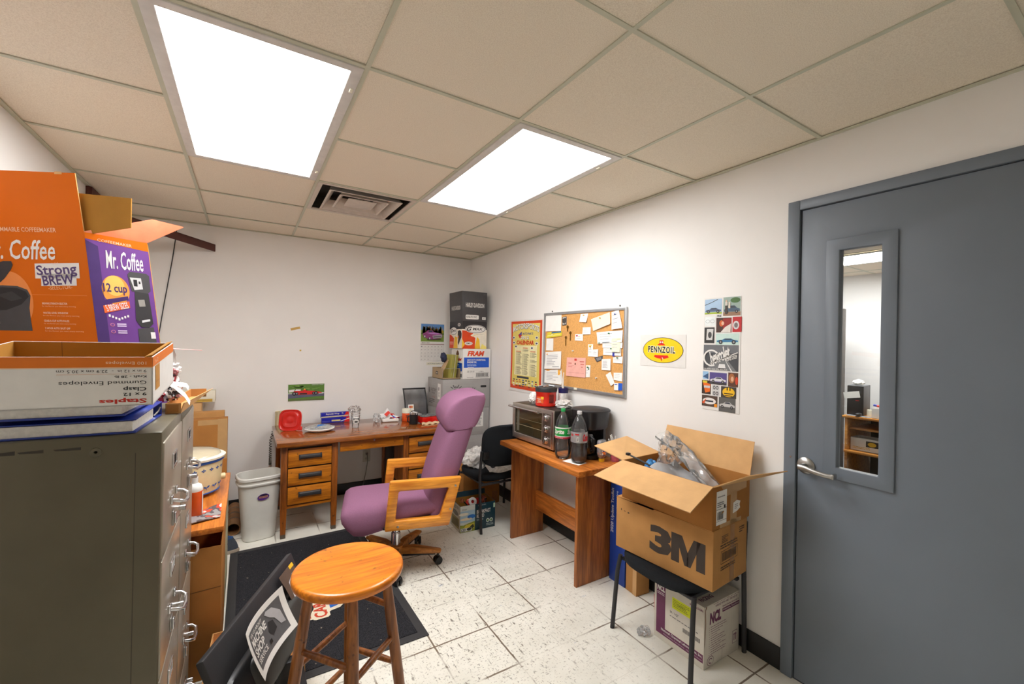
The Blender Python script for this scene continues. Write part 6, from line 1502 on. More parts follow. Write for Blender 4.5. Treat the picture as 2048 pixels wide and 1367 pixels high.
for k, q, kind, lab, layer in NOTES:
    base_ = {'pink': P((240, 178, 164), .8), 'dark': P((72, 72, 76), .7), 'bluebit': P((50, 56, 160), .6), 'receipt': P((238, 234, 206), .8), 'yellowdot': M['cream'], 'bumper': P((224, 206, 60), .6)}.get(kind, M['paper'])
    c = Vector((sum(p[0] for p in q) / 4, sum(p[1] for p in q) / 4)); tl, tr, br, bl_ = [Vector(p) - c for p in q]
    def pos(u, v, tl=tl, tr=tr, br=br, bl_=bl_, k=k, kind=kind):
        a = bl_.lerp(br, u).lerp(tl.lerp(tr, u), v); amp = .006 if kind in ('crease', 'curl', 'graph', 'orange', 'wide', 'receipt', 'yellowdot') else .0022
        return (a.x, a.y, .0008 + amp * (1 - v) ** 2 + amp * .4 * (1 - v) * sin(u * 4 + k))
    o = thing('pinned_note', lab, 'paper', (WX - .0126 - layer * .0016, 2.888 - c.x, 1.138 + c.y), group='papers on the cork board')
    mb = MB(); mb.sheet(pos, 8, 8, base_, .0005, L0)
    def ink(u0, v0, u1, v1, m, L=1, mb=mb, pos=pos):
        n = 4
        for i in range(n):
            a, b = u0 + (u1 - u0) * i / n, u0 + (u1 - u0) * (i + 1) / n
            mb.raw([Vector(pos(*s_)) + Vector((0, 0, .0004 + .0003 * L)) for s_ in ((a, v0), (b, v0), (b, v1), (a, v1))], [(0, 1, 2, 3)], m, L0)
    rnd = random.Random(k)
    if kind in ('lines', 'list', 'graph', 'receipt', 'wide', 'crease', 'greentop', 'greenpin', 'yellowtop', 'orange'):
        n = {'list': 8, 'graph': 7, 'orange': 6}.get(kind, 3)
        for r in range(n):
            v = .78 - r * .66 / n; ink(.12, v, .12 + rnd.uniform(.3, .7), v + .035, P((176, 176, 180), .8))
    if kind == 'wide': ink(.03, .03, .12, .09, pins['g'], 2); ink(.2, .04, .5, .10, P((70, 80, 90)), 2); ink(.6, .2, .95, .34, P((220, 220, 180)), 2)
    if kind == 'graph': ink(.08, .84, .16, .9, P((224, 160, 60)), 2); ink(.5, .1, .9, .14, gr, 2)
    if kind == 'orange': ink(.1, .93, .3, 1, P((236, 150, 40)), 2); ink(.8, .62, .98, .98, P((240, 170, 50)), 2)
    if kind == 'pink':
        ink(.42, .84, .54, .95, P((206, 60, 50)), 2); ink(.10, .68, .28, .72, P((196, 90, 80)), 2); ink(.7, .78, .92, .82, P((200, 90, 80)), 2); ink(.74, .64, .92, .68, P((200, 90, 80)), 2); ink(.1, .5, .32, .53, P((206, 120, 110)), 2); ink(.78, .5, .86, .54, P((206, 120, 110)), 2); ink(.06, .2, .94, .215, P((206, 140, 130)), 2); ink(.06, .58, .4, .595, P((206, 140, 130)), 2); ink(.44, .62, .50, .72, P((140, 90, 70)), 2)
    if kind == 'ticket': ink(0, 0, 1, 1, P((74, 70, 66)), 1); ink(.14, .12, .86, .62, M['paper'], 2); ink(.14, .72, .86, .92, M['paper'], 2); ink(.3, .66, .7, .69, M['paper'], 2)
    if kind == 'bumper': ink(.3, .72, .95, .98, P((60, 110, 150)), 2); ink(.05, .3, .9, .42, P((240, 232, 150)), 2); ink(.3, .45, .4, .62, P((230, 226, 180)), 2)
    if kind == 'logo': ink(.12, .62, .34, .84, P((180, 60, 90)), 2); ink(.4, .58, .62, .66, P((230, 190, 60)), 2); ink(.2, .3, .7, .34, gr, 2)
    if kind == 'dark':
        for r in range(4): ink(.15, .72 - r * .16, .8, .78 - r * .16, P((180, 180, 182)), 2)
    if kind == 'blue':
        ink(.52, 0, 1, 1, P((28, 90, 200)), 1); ink(.06, .75, .4, .84, P((60, 90, 180)), 1)
        for r in range(3): ink(.6, .2 + r * .25, .92, .28 + r * .25, P((190, 210, 240)), 2)
    if kind == 'yellowtop': ink(.15, .84, .75, .94, P((234, 216, 130)), 2)
    if kind == 'greentop': ink(.55, .62, .75, .76, pins['g'], 2); ink(.2, .9, .5, .96, P((230, 190, 90)), 2)
    mb.build('sheet', o)
    pinc = pins['g'] if kind in ('greenpin', 'greentop', 'wide') else pins['y'] if kind in ('yellowdot', 'yellowtop', 'curl') else pins['b'] if kind == 'crease' else None
    if pinc:
        p = pos(.5, .82); MB().lathe([(.004, 0), (.0025, .004), (.0045, .008), (.0045, .010), (.001, .0105)], pinc, 10, X=L0 @ T(p[0], p[1], p[2] + .0006)).build('push_pin', o)
brass = plain('tarnished brass', (142, 108, 48), .35, 1.0)
for k, (u, v, sh, lab) in enumerate(((.31, .478, .5, 'small brass key hanging highest on the cork board'), (.345, .432, 1.0, 'long brass key hanging to one side below the highest key'), (.291, .396, 1.1, 'long brass key hanging lowest of the three'))):
    mb = MB(); X = frame((0, 0, .0), (0, -1, 0), (0, 0, 1))
    ang = [2 * pi * i / 18 for i in range(18)]
    mb.ring([(.012 * cos(a), .011 * sin(a)) for a in ang], [(.004 * cos(a), .003 * sin(a) + .003) for a in ang], 0, .002, brass, X)
    L_ = .05 * sh; mb.prism([(-.0035, -.010), (.0035, -.010), (.004, -.010 - L_ * .9), (.0, -.012 - L_), (-.003, -.010 - L_ * .9), (-.0055, -.010 - L_ * .7), (-.0035, -.010 - L_ * .55), (-.005, -.010 - L_ * .4)], 0, .002, brass, X)
    one(mb, 'key', lab, 'key', (WX - .0155, 2.888 - u, 1.138 + v), group='keys on the cork board')
for u, v, lab in ((.38, .295, 'small hook on bare cork above the pink form'), (.64, .11, 'white push pin stuck in bare cork near the bottom of the board')):
    one(MB().lathe([(.005, 0), (.003, .004), (.0055, .009), (.0055, .012), (.001, .0125)], pins['w'], 10, X=frame((0, 0, 0), (0, -1, 0), (0, 0, 1))), 'push_pin', lab, 'pin', (WX - .0122, 2.888 - u, 1.138 + v))

# motorsports calendar poster
t = thing('picture_calendar', 'tall red and yellow racing calendar poster next to the cork board', 'poster', (WX - .001, 3.445, 1.042))
PW, PH = .527, .652; W_ = L0
mb = MB(); pt = wrap_mat('poster yellow', [(0, (226, 204, 96)), (.5, (232, 214, 120))]); pt = plain('poster yellow ink', (228, 208, 108), .5, var=.08, scale=6)
def wav(u, v): return (u * PW, v * PH, .001 + .006 * max(0, sin(v * 7 + .6)) * (1 - u) * .6)
mb.sheet(wav, 12, 20, M['white'], .0006, W_)
def pw(pts, m, L=1): mb.raw([Vector(wav(a / PW, b / PH)) + Vector((0, 0, .0008 + .0004 * L)) for a, b in pts], [tuple(range(len(pts)))], m, W_)
def pgrid(x0, y0, x1, y1, m, L=1):
    n = 10
    for i in range(n):
        for j in range(n):
            a, b = x0 + (x1 - x0) * i / n, x0 + (x1 - x0) * (i + 1) / n; c, d = y0 + (y1 - y0) * j / n, y0 + (y1 - y0) * (j + 1) / n
            pw([(a, c), (b, c), (b, d), (a, d)], m, L)
pgrid(.025, .025, PW - .012, PH - .012, P((216, 70, 26), .5), 1); pgrid(.05, .06, PW - .04, PH - .035, pt, 2)
pgrid(.09, .15, PW - .08, .42, P((238, 230, 180), .6), 3)
def ptx(s, x0, y0, x1, y1, m, L, bold=.02, shear=0, arc=0.0):
    vs, fs, asp = text_mesh(s, bold, shear, 1.0)
    mb.raw([Vector(wav((x0 + a * (x1 - x0)) / PW, (y0 + b * (y1 - y0) + arc * (.25 - (a - .5) ** 2) * 4) / PH)) + Vector((0, 0, .0008 + .0004 * L)) for a, b in vs], fs, m, W_)
ptx('MOTORSPORTS', .05, .532, PW - .05, .585, P((70, 60, 50)), 4, .06, arc=.034); ptx('MOTORSPORTS', .054, .536, PW - .054, .588, M['white'], 5, .03, arc=.034)
pw([(.145, .515), (.20, .545), (.205, .5), (.17, .485)], P((196, 50, 60)), 4); pw([(.155, .52), (.21, .545), (.20, .515)], P((60, 80, 160)), 5); ptx('AUTO PARTS', .215, .516, .385, .536, P((50, 70, 140)), 4, .02, .2); ptx('2012', .19, .478, .32, .506, M['white'], 5, .04); ptx('2012', .192, .475, .323, .503, P((110, 96, 60)), 4, .04)
ptx('CALENDAR', .12, .428, .40, .466, P((206, 60, 24)), 4, .05)
for x, y in ((.07, .49), (.075, .445), (.44, .49), (.44, .44), (.11, .41), (.37, .40)):
    pw([(x + .024 * cos(2 * pi * k / 14), y + .014 * sin(2 * pi * k / 14)) for k in range(14)], P((232, 232, 228)), 4); pw([(x + .016 * cos(2 * pi * k / 14), y + .008 * sin(2 * pi * k / 14)) for k in range(14)], P((90, 90, 96)), 5)
rnd = random.Random(12)
for cx in (.115, .225, .345):
    y = .40 if cx == .225 else .37; pw([(cx, y), (cx + .08, y), (cx + .08, y - .006), (cx, y - .006)], P((206, 80, 50)), 5); y -= .012
    while y > .155:
        w = rnd.uniform(.05, .085); pw([(cx, y), (cx + .012, y), (cx + .012, y - .004), (cx, y - .004)], P((120, 112, 90)), 5); pw([(cx + .018, y), (cx + .018 + w, y), (cx + .018 + w, y - .004), (cx + .018, y - .004)], P((128, 120, 96)), 5); y -= .0095
        if rnd.random() < .05: y -= .015
pw([(.14, .142), (.33, .142), (.33, .124), (.14, .124)], P((60, 60, 70)), 4)
cols = [(196, 50, 50), (60, 60, 70), (70, 90, 160), (200, 120, 60), (90, 90, 90), (230, 230, 226)]
for r in range(4):
    for c_ in range(8):
        x = .075 + c_ * .05 + rnd.uniform(-.006, .006); y = .112 - r * .018; w = rnd.uniform(.02, .036); pw([(x, y), (x + w, y), (x + w, y - .009), (x, y - .009)], P(cols[rnd.randrange(6)]), 4)
mb.build('poster', t)

# oil brand oval
t = thing('oval_sign', 'white sheet with a yellow oval oil logo on the wall beside the cork board', 'poster', (WX - .0006, 1.868, 1.360))
mb = MB(); mb.box((0, 0, 0), (.33, .19, .0012), M['white'], X=L0)
F = L0 @ T(.168, .098, .0012)
def shrink(F): return F
mb.oval(F, 0, 0, .146, .077, M['ink'], 1, 48); mb.oval(F, 0, 0, .142, .0735, P((248, 208, 18), .4), 2, 48)
mb.text(F, 'PENNZOIL', -.107, -.018, .093, .026, P((246, 240, 200)), 3, .12, .0, 1.2, rot=radians(-1)); mb.text(F, 'PENNZOIL', -.105, -.016, .091, .023, M['ink'], 4, .03, .0, 1.2, rot=radians(-1))
prd = P((224, 34, 24), .4)
mb.poly(F, [(-.036, .030), (.022, .030), (.010, .040), (-.014, .044), (-.03, .036)], prd, 3); mb.poly(F, [(-.020, .040), (.006, .040), (.008, .058), (-.004, .060), (-.022, .058)], prd, 3); mb.oval(F, -.013, .048, .005, .006, M['white'], 4, 12); mb.oval(F, .001, .048, .005, .006, M['white'], 4, 12)
mb.poly(F, [(-.055, -.030), (.04, -.030), (.048, -.042), (.02, -.05), (-.004, -.052), (-.04, -.048), (-.06, -.040)], prd, 3); mb.poly(F, [(-.012, -.053), (.002, -.053), (-.004, -.066)], prd, 3); mb.poly(F, [(-.003, -.040), (.004, -.044), (.010, -.053), (.004, -.052)], M['white'], 4)
mb.build('sheet', t)

# narrow poster of car pictures
t = thing('car_picture_poster', 'narrow tall poster collage of car pictures near the door', 'poster', (WX - .0006, 1.428, 1.148))
QW, QH = .205, .598
mb = MB(); mb.box((0, 0, 0), (QW, QH, .0014), M['white'], X=L0)
F = L0 @ T(0, 0, .0014)
def U(a, b): return ((a - 140) / (505 - 140) * QW, (1290 - b) / (1290 - 115) * QH)
def pan(x0, y0, x1, y1, c, L=1):
    a = U(x0, y1); b = U(x1, y0); mb.rect(F, a[0], a[1], b[0], b[1], P(c, .5), L); return a[0], a[1], b[0] - a[0], b[1] - a[1]
def car(b, c, L=3, win=(60, 66, 74), y=.28, s=1.0):
    x0, y0, w, h = b
    pts = [(.06, .0), (.04, .18), (.12, .30), (.28, .36), (.40, .58), (.66, .58), (.80, .34), (.95, .26), (.96, .02)]
    mb.poly(F, [(x0 + w * p[0], y0 + h * (y + p[1] * .62 * s)) for p in pts], P(c, .5), L)
    mb.poly(F, [(x0 + w * p[0], y0 + h * (y + p[1] * .62 * s)) for p in [(.34, .38), (.43, .54), (.64, .54), (.74, .36)]], P(win, .5), L + 1)
    for cx in (.22, .78): mb.oval(F, x0 + w * cx, y0 + h * y, w * .085, w * .085, P((30, 30, 32)), L + 1, 14); mb.oval(F, x0 + w * cx, y0 + h * y, w * .045, w * .045, P((150, 150, 152)), L + 2, 10)
b = pan(147, 128, 322, 285, (168, 196, 222)); mb.rect(F, b[0], b[1], b[0] + b[2], b[1] + b[3] * .12, P((170, 190, 60)), 2); mb.stroke(F, [(b[0], b[1] + b[3] * .62), (b[0] + b[2] * .4, b[1] + b[3] * .78), (b[0] + b[2] * .75, b[1] + b[3] * .96)], .003, P((60, 56, 50)), 2); car(b, (90, 104, 130), y=.16, s=.7)
b = pan(335, 120, 500, 310, (150, 170, 160)); mb.oval(F, b[0] + b[2] * .7, b[1] + b[3] * .82, b[2] * .28, b[3] * .14, P((74, 110, 60)), 2); mb.rect(F, b[0], b[1], b[0] + b[2], b[1] + b[3] * .2, P((150, 116, 92)), 2); car(b, (70, 90, 110), y=.22, s=.9); mb.rect(F, b[0] + b[2] * .12, b[1] + b[3] * .1, b[0] + b[2] * .26, b[1] + b[3] * .6, P((70, 62, 56)), 6); mb.oval(F, b[0] + b[2] * .19, b[1] + b[3] * .8, b[2] * .05, b[3] * .06, P((214, 180, 150)), 6); mb.rect(F, b[0] + b[2] * .12, b[1] + b[3] * .56, b[0] + b[2] * .27, b[1] + b[3] * .76, P((206, 200, 190)), 7); mb.rect(F, b[0] + b[2] * .32, b[1] + b[3] * .4, b[0] + b[2] * .42, b[1] + b[3] * .74, P((220, 206, 190)), 6)
b = pan(150, 310, 258, 410, (232, 238, 238)); 
for dx in (-.22, .22): mb.stroke(F, [(b[0] + b[2] * (.5 + dx + .2 * cos(a)), b[1] + b[3] * (.5 + .16 * sin(a))) for a in [2 * pi * k / 16 for k in range(17)]], .0012, P((120, 124, 126)), 2)
b = pan(270, 293, 322, 320, (200, 200, 200)); mb.text(F, '96', b[0] + .003, b[1] + .002, b[0] + b[2] - .003, b[1] + b[3] - .002, P((60, 60, 60)), 2, .03)
b = pan(268, 328, 418, 478, (70, 44, 36)); mb.rect(F, b[0] + b[2] * .45, b[1], b[0] + b[2], b[1] + b[3] * .95, P((150, 40, 34)), 2); mb.oval(F, b[0] + b[2] * .35, b[1] + b[3] * .62, b[2] * .14, b[3] * .22, P((200, 96, 44)), 3); mb.oval(F, b[0] + b[2] * .44, b[1] + b[3] * .62, b[2] * .09, b[3] * .13, P((234, 190, 160)), 4); mb.poly(F, [(b[0] + b[2] * .3, b[1]), (b[0] + b[2] * .95, b[1]), (b[0] + b[2] * .98, b[1] + b[3] * .6), (b[0] + b[2] * .6, b[1] + b[3] * .36)], P((224, 218, 210)), 5)
b = pan(427, 322, 512, 475, (186, 34, 40)); mb.oval(F, b[0] + b[2] * .4, b[1] + b[3] * .45, b[2] * .34, b[3] * .28, P((210, 206, 206)), 2); mb.oval(F, b[0] + b[2] * .4, b[1] + b[3] * .45, b[2] * .2, b[3] * .17, P((120, 110, 110)), 3)
b = pan(147, 424, 252, 590, (48, 48, 48)); mb.poly(F, [(b[0] + b[2] * .2, b[1] + b[3] * .2), (b[0] + b[2] * .8, b[1] + b[3] * .2), (b[0] + b[2] * .9, b[1] + b[3] * .9), (b[0] + b[2] * .25, b[1] + b[3] * .9)], P((206, 206, 204)), 2); mb.oval(F, b[0] + b[2] * .55, b[1] + b[3] * .52, b[2] * .18, b[3] * .2, P((70, 70, 70)), 3)
b = pan(266, 490, 492, 605, (196, 222, 214)); car(b, (56, 120, 164), y=.24, s=.9)
b = pan(143, 607, 490, 872, (74, 76, 80)); mb.rect(F, b[0], b[1] + b[3] * .68, b[0] + b[2], b[1] + b[3], P((110, 112, 116)), 2); mb.poly(F, [(b[0] + b[2] * .05, b[1]), (b[0] + b[2] * .95, b[1]), (b[0] + b[2] * .58, b[1] + b[3] * .62)], P((120, 122, 124)), 3); mb.poly(F, [(b[0] + b[2] * .80, b[1]), (b[0] + b[2] * .84, b[1]), (b[0] + b[2] * .60, b[1] + b[3] * .5)], P((220, 220, 220)), 4)
mb.poly(F, [(b[0] + b[2] * .43, b[1] + b[3] * .06), (b[0] + b[2] * .66, b[1] + b[3] * .06), (b[0] + b[2] * .63, b[1] + b[3] * .26), (b[0] + b[2] * .47, b[1] + b[3] * .26)], P((226, 226, 226)), 5); mb.rect(F, b[0] + b[2] * .44, b[1] + b[3] * .05, b[0] + b[2] * .655, b[1] + b[3] * .1, P((40, 40, 42)), 6)
mb.text(F, 'hevrolet', b[0] + b[2] * .16, b[1] + b[3] * .34, b[0] + b[2] * .80, b[1] + b[3] * .86, M['white'], 7, .03, .45, .92, rot=radians(22))
mb.stroke(F, [(b[0] + b[2] * (.24 + .22 * cos(a) * 1.0), b[1] + b[3] * (.48 + .30 * sin(a))) for a in [radians(50 + 300 * k / 26 - 20) for k in range(24)]], .009, M['white'], 7)
mb.stroke(F, [(b[0] + b[2] * .2, b[1] + b[3] * .26), (b[0] + b[2] * .55, b[1] + b[3] * .46), (b[0] + b[2] * .98, b[1] + b[3] * .72)], .0045, M['white'], 7)
mb.text(F, 'RUNS DEEP', b[0] + b[2] * .64, b[1] + b[3] * .43, b[0] + b[2] * .98, b[1] + b[3] * .57, M['white'], 8, .02, rot=radians(20)); mb.text(F, '100 YEARS AND STILL ROLLING', b[0] + b[2] * .02, b[1] + b[3] * .015, b[0] + b[2] * .7, b[1] + b[3] * .075, M['white'], 7, .01)
b = pan(138, 890, 198, 970, (150, 190, 224)); mb.poly(F, [(b[0], b[1] + b[3] * .3), (b[0] + b[2], b[1]), (b[0] + b[2], b[1] + b[3] * .8)], P((60, 90, 130)), 2)
b = pan(210, 895, 382, 1020, (88, 76, 140)); mb.rect(F, b[0], b[1], b[0] + b[2], b[1] + b[3] * .2, P((70, 66, 70)), 2); car(b, (216, 214, 220), y=.26, s=1.0)
b = pan(395, 885, 490, 1028, (96, 60, 44)); mb.oval(F, b[0] + b[2] * .36, b[1] + b[3] * .6, b[2] * .3, b[3] * .34, P((170, 104, 60)), 2); mb.oval(F, b[0] + b[2] * .42, b[1] + b[3] * .55, b[2] * .14, b[3] * .18, P((224, 176, 144)), 3); mb.oval(F, b[0] + b[2] * .85, b[1] + b[3] * .45, b[2] * .14, b[3] * .28, P((210, 70, 40)), 2)
b = pan(130, 985, 225, 1130, (60, 44, 36)); mb.poly(F, [(b[0] + b[2] * .1, b[1] + b[3] * .9), (b[0] + b[2] * .95, b[1] + b[3] * .75), (b[0] + b[2] * .9, b[1] + b[3] * .2), (b[0] + b[2] * .4, b[1] + b[3] * .1)], P((232, 110, 30)), 2); mb.rect(F, b[0] + b[2] * .25, b[1] + b[3] * .45, b[0] + b[2] * .9, b[1] + b[3] * .62, P((206, 204, 204)), 3); mb.rect(F, b[0] + b[2] * .1, b[1] + b[3] * .82, b[0] + b[2] * .6, b[1] + b[3] * .97, P((220, 200, 60)), 3)
for y0, y1 in ((1025, 1080), (1085, 1140)):
    b = pan(238, y0, 312, y1, (206, 206, 206))
    for cx in (.3, .7): mb.oval(F, b[0] + b[2] * cx, b[1] + b[3] * .5, b[2] * .17, b[3] * .36, P((70, 70, 72)), 2, 16); mb.oval(F, b[0] + b[2] * cx, b[1] + b[3] * .5, b[2] * .09, b[3] * .2, P((206, 206, 206)), 3, 12)
b = pan(328, 1030, 475, 1145, (66, 62, 56)); mb.oval(F, b[0] + b[2] * .5, b[1] + b[3] * .5, b[2] * .4, b[3] * .42, P((240, 190, 30)), 2); mb.rect(F, b[0] + b[2] * .38, b[1] + b[3] * .66, b[0] + b[2] * .45, b[1] + b[3] * .95, M['ink'], 3); mb.rect(F, b[0] + b[2] * .56, b[1] + b[3] * .66, b[0] + b[2] * .63, b[1] + b[3] * .95, M['ink'], 3); mb.rect(F, b[0] + b[2] * .2, b[1] + b[3] * .34, b[0] + b[2] * .8, b[1] + b[3] * .42, M['ink'], 3); mb.rect(F, b[0] + b[2] * .25, b[1] + b[3] * .16, b[0] + b[2] * .75, b[1] + b[3] * .24, P((90, 76, 40)), 3)
b = pan(133, 1142, 295, 1258, (84, 66, 56)); mb.oval(F, b[0] + b[2] * .48, b[1] + b[3] * .5, b[2] * .42, b[3] * .3, P((232, 226, 222)), 2); mb.poly(F, [(b[0], b[1] + b[3] * .3), (b[0] + b[2] * .3, b[1] + b[3] * .7), (b[0] + b[2] * .16, b[1] + b[3] * .2)], P((224, 90, 40)), 3); mb.rect(F, b[0] + b[2] * .24, b[1] + b[3] * .42, b[0] + b[2] * .74, b[1] + b[3] * .56, P((50, 54, 64)), 3); mb.rect(F, b[0] + b[2] * .8, b[1] + b[3] * .02, b[0] + b[2] * .98, b[1] + b[3] * .3, P((240, 150, 30)), 3)
b = pan(308, 1145, 470, 1290, (96, 96, 94)); car(b, (196, 196, 194), y=.36, s=1.0)
mb.build('sheet', t)
for y, z in ((1.36, 1.79), (1.24, 1.02)): pass

# back wall: racing picture, wall calendar, paper strip
t = thing('race_picture', 'small picture of a red race car on the back wall above the desk', 'picture', (.316, YB - .0006, .911))
F = Ffront(0, 0, 0); RW, RH = .312, .163
mb = MB(); mb.box((0, -.002, 0), (RW, 0, RH), M['white']); F = Ffront(0, -.002, 0)
mb.rect(F, .006, .006, RW - .006, RH - .006, P((90, 130, 50)), 1)
rnd = random.Random(8)
for k in range(26):
    x = rnd.uniform(.006, RW - .06); y = rnd.uniform(.085, RH - .02); mb.rect(F, x, y, x + rnd.uniform(.03, .05), y + .008, P((rnd.choice([(104, 150, 60), (80, 118, 44), (120, 160, 74)]))), 2)
mb.poly(F, [(.006, .03), (RW - .006, .045), (RW - .006, .078), (.006, .072)], P((92, 92, 112)), 3); mb.rect(F, .006, .006, RW - .006, .022, P((96, 110, 60)), 3); mb.rect(F, .006, .072, RW - .006, .077, P((226, 224, 226)), 4)
rc = P((210, 34, 34)); 
mb.poly(F, [(.04, .072), (.05, .095), (.10, .10), (.125, .098), (.14, .118), (.155, .098), (.2, .095), (.25, .088), (.285, .078), (.285, .07), (.2, .062), (.05, .062)], rc, 5); mb.poly(F, [(.012, .085), (.05, .09), (.06, .112), (.012, .108)], P((226, 220, 220)), 6); mb.poly(F, [(.06, .098), (.105, .098), (.11, .110), (.07, .112)], P((236, 232, 232)), 6); mb.rect(F, .1, .064, .16, .076, P((40, 30, 34)), 6); mb.rect(F, .26, .066, .3, .072, P((230, 226, 226)), 6); mb.oval(F, .14, .112, .007, .006, P((250, 200, 60)), 7, 12)
for x, r in ((.055, .017), (.075, .014), (.235, .016), (.215, .012)): mb.oval(F, x, .073, r, r, P((34, 34, 38)), 7, 16); mb.oval(F, x, .073, r * .45, r * .45, P((150, 150, 156)), 8, 12)
mb.text(F, 'GRAND PRIX', .2, .147, .3, .153, M['white'], 4); mb.build('sheet', t)
t = thing('wall_calendar', 'wall calendar with a purple classic car picture above the smoked bin', 'calendar', (1.548, YB - .0006, 1.272))
KW, KH = .266, .40
mb = MB(); mb.box((0, -.0035, 0), (KW, 0, KH), M['white']); F = Ffront(0, -.0035, 0)
y0 = .208; mb.rect(F, .004, y0, KW - .004, KH - .006, P((120, 150, 60)), 1); mb.rect(F, .004, KH - .07, KW - .004, KH - .006, P((90, 140, 200)), 2)
rnd = random.Random(4)
for k in range(46):
    x = rnd.uniform(.016, KW - .016); mb.poly(F, [(x - .012, .29), (x + .012, .29), (x + .004, .335 + rnd.uniform(0, .04)), (x - .003, .33 + rnd.uniform(0, .05))], P(rnd.choice([(150, 104, 40), (170, 120, 44), (60, 70, 40), (50, 60, 40), (180, 150, 50), (120, 90, 44)])), 3)
mb.rect(F, .004, .285, KW - .004, .298, P((80, 100, 40)), 4)
mb.poly(F, [(.03, .262), (.025, .292), (.06, .308), (.075, .328), (.125, .33), (.15, .308), (.225, .294), (.245, .278), (.24, .252), (.16, .236), (.105, .232), (.05, .25)], P((150, 70, 130)), 5); mb.poly(F, [(.05, .30), (.155, .306), (.235, .292), (.18, .284), (.12, .288)], P((190, 130, 200)), 6); mb.poly(F, [(.085, .308), (.092, .324), (.123, .326), (.132, .31)], P((60, 74, 90)), 7); mb.poly(F, [(.13, .272), (.24, .284), (.238, .256), (.14, .240)], P((176, 172, 180)), 6); mb.poly(F, [(.14, .262), (.23, .270), (.23, .262), (.14, .252)], P((90, 84, 96)), 7)
for x, z in ((.045, .262), (.1, .243)): mb.oval(F, x, z, .011, .018, P((40, 40, 42)), 7, 14); mb.oval(F, x, z, .007, .012, P((220, 218, 220)), 8, 12)
mb.poly(F, [(.06, .238), (.22, .24), (.24, .226), (.08, .222)], P((74, 70, 50)), 4)
mb.text(F, 'MARCH 2020', .015, .189, .1, .199, P((90, 86, 86)), 1, .01); mb.rect(F, 0, .176, KW, .181, P((130, 60, 60)), 1)
for r in range(6): mb.rect(F, 0, .005 + r * .034, KW, .0058 + r * .034, P((206, 204, 204)), 1)
for c_ in range(8): mb.rect(F, .002 + c_ * .0373, 0, .0028 + c_ * .0373, .175, P((206, 204, 204)), 1)
n = 0
for r in range(5):
    for c_ in range(7):
        n += 1
        if n <= 31: mb.text(F, str(n), .008 + c_ * .0373, .150 - r * .034, .020 + c_ * .0373, .160 - r * .034, P((140, 140, 144)), 2, .01)
mb.build('pages', t)
t = thing('paper_strip', 'thin printed paper strip below the wall calendar', 'paper', (1.62, YB - .0006, 1.228))
mb = MB(); mb.box((0, -.001, 0), (.2, 0, .032), M['cream']); mb.text(Ffront(0, -.001, 0), 'AUTO BODY SUPPLY CO', .012, .012, .19, .024, P((120, 120, 118)), 1, .02); mb.build('strip', t)

# ------------------------------------------------------------------ cartons on and around the chair by the door
CH2 = .4305
t = thing('tape_carton', 'brown carton with large black number and letter on the chair by the door', 'box', (1.716, 1.094, CH2), 5)
W, L_, H_ = .305, .522, .255
mb = MB(); th = .004
mb.ring([(0, 0), (W, 0), (W, L_), (0, L_)], [(th, th), (W - th, th), (W - th, L_ - th), (th, L_ - th)], 0, H_, M['card'], bev=.001); mb.box((th, th, 0), (W - th, L_ - th, th), M['card'])
G = Fwest(0, L_, 0); blk = P((62, 52, 46), .7)
mb.text(G, '3', .205, .060, .325, .190, blk, 1, .05); mx_ = lambda p: [(.322 + a * .166, .060 + b * .130) for a, b in p]
for q in ([(0, 0), (.25, 0), (.25, 1), (0, 1)], [(.75, 0), (1, 0), (1, 1), (.75, 1)], [(.12, 1), (.33, 1), (.52, .42), (.52, 0), (.41, 0)], [(.67, 1), (.88, 1), (.59, 0), (.48, 0), (.48, .42)]): mb.poly(G, mx_(q), blk, 1)
mb.rect(G, .03, .195, .034, .205, M['ink'], 1); mb.rect(G, .05, .196, .058, .199, M['ink'], 1); mb.rect(G, .072, .192, .082, .198, M['ink'], 1)
F = Ffront(0, 0, 0); mb.rect(F, .145, 0, .185, H_, P((158, 112, 66), .25), 1); mb.smallprint(F, .07, .19, .13, .225, 5, P((80, 62, 44)), 2); mb.smallprint(F, .06, .165, .22, .187, 2, P((80, 62, 44)), 2)
mb.rect(F, .065, .10, .215, .102, P((60, 48, 36)), 2); mb.rect(F, .065, .155, .215, .157, P((60, 48, 36)), 2); mb.rect(F, .065, .10, .067, .157, P((60, 48, 36)), 2); mb.rect(F, .213, .10, .215, .157, P((60, 48, 36)), 2); mb.barcode(F, .075, .110, .205, .148, P((80, 62, 44)), 2); mb.smallprint(F, .065, .07, .2, .09, 2, P((80, 62, 44)), 2); mb.smallprint(F, .23, .2, .28, .23, 3, P((80, 62, 44)), 2)
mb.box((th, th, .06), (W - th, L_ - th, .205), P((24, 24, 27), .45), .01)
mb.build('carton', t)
MB().box((.0, .0, H_ + .0004), (W, .30, H_ + .0044), M['card'], .001).build('top_flap', t)
MB().prism([(.0, .0), (W, .0), (W - .01, .135), (.012, .12)], 0, .004, M['card'], T(0, L_, H_ + .0045) @ RX(180)).build('side_flap', t)

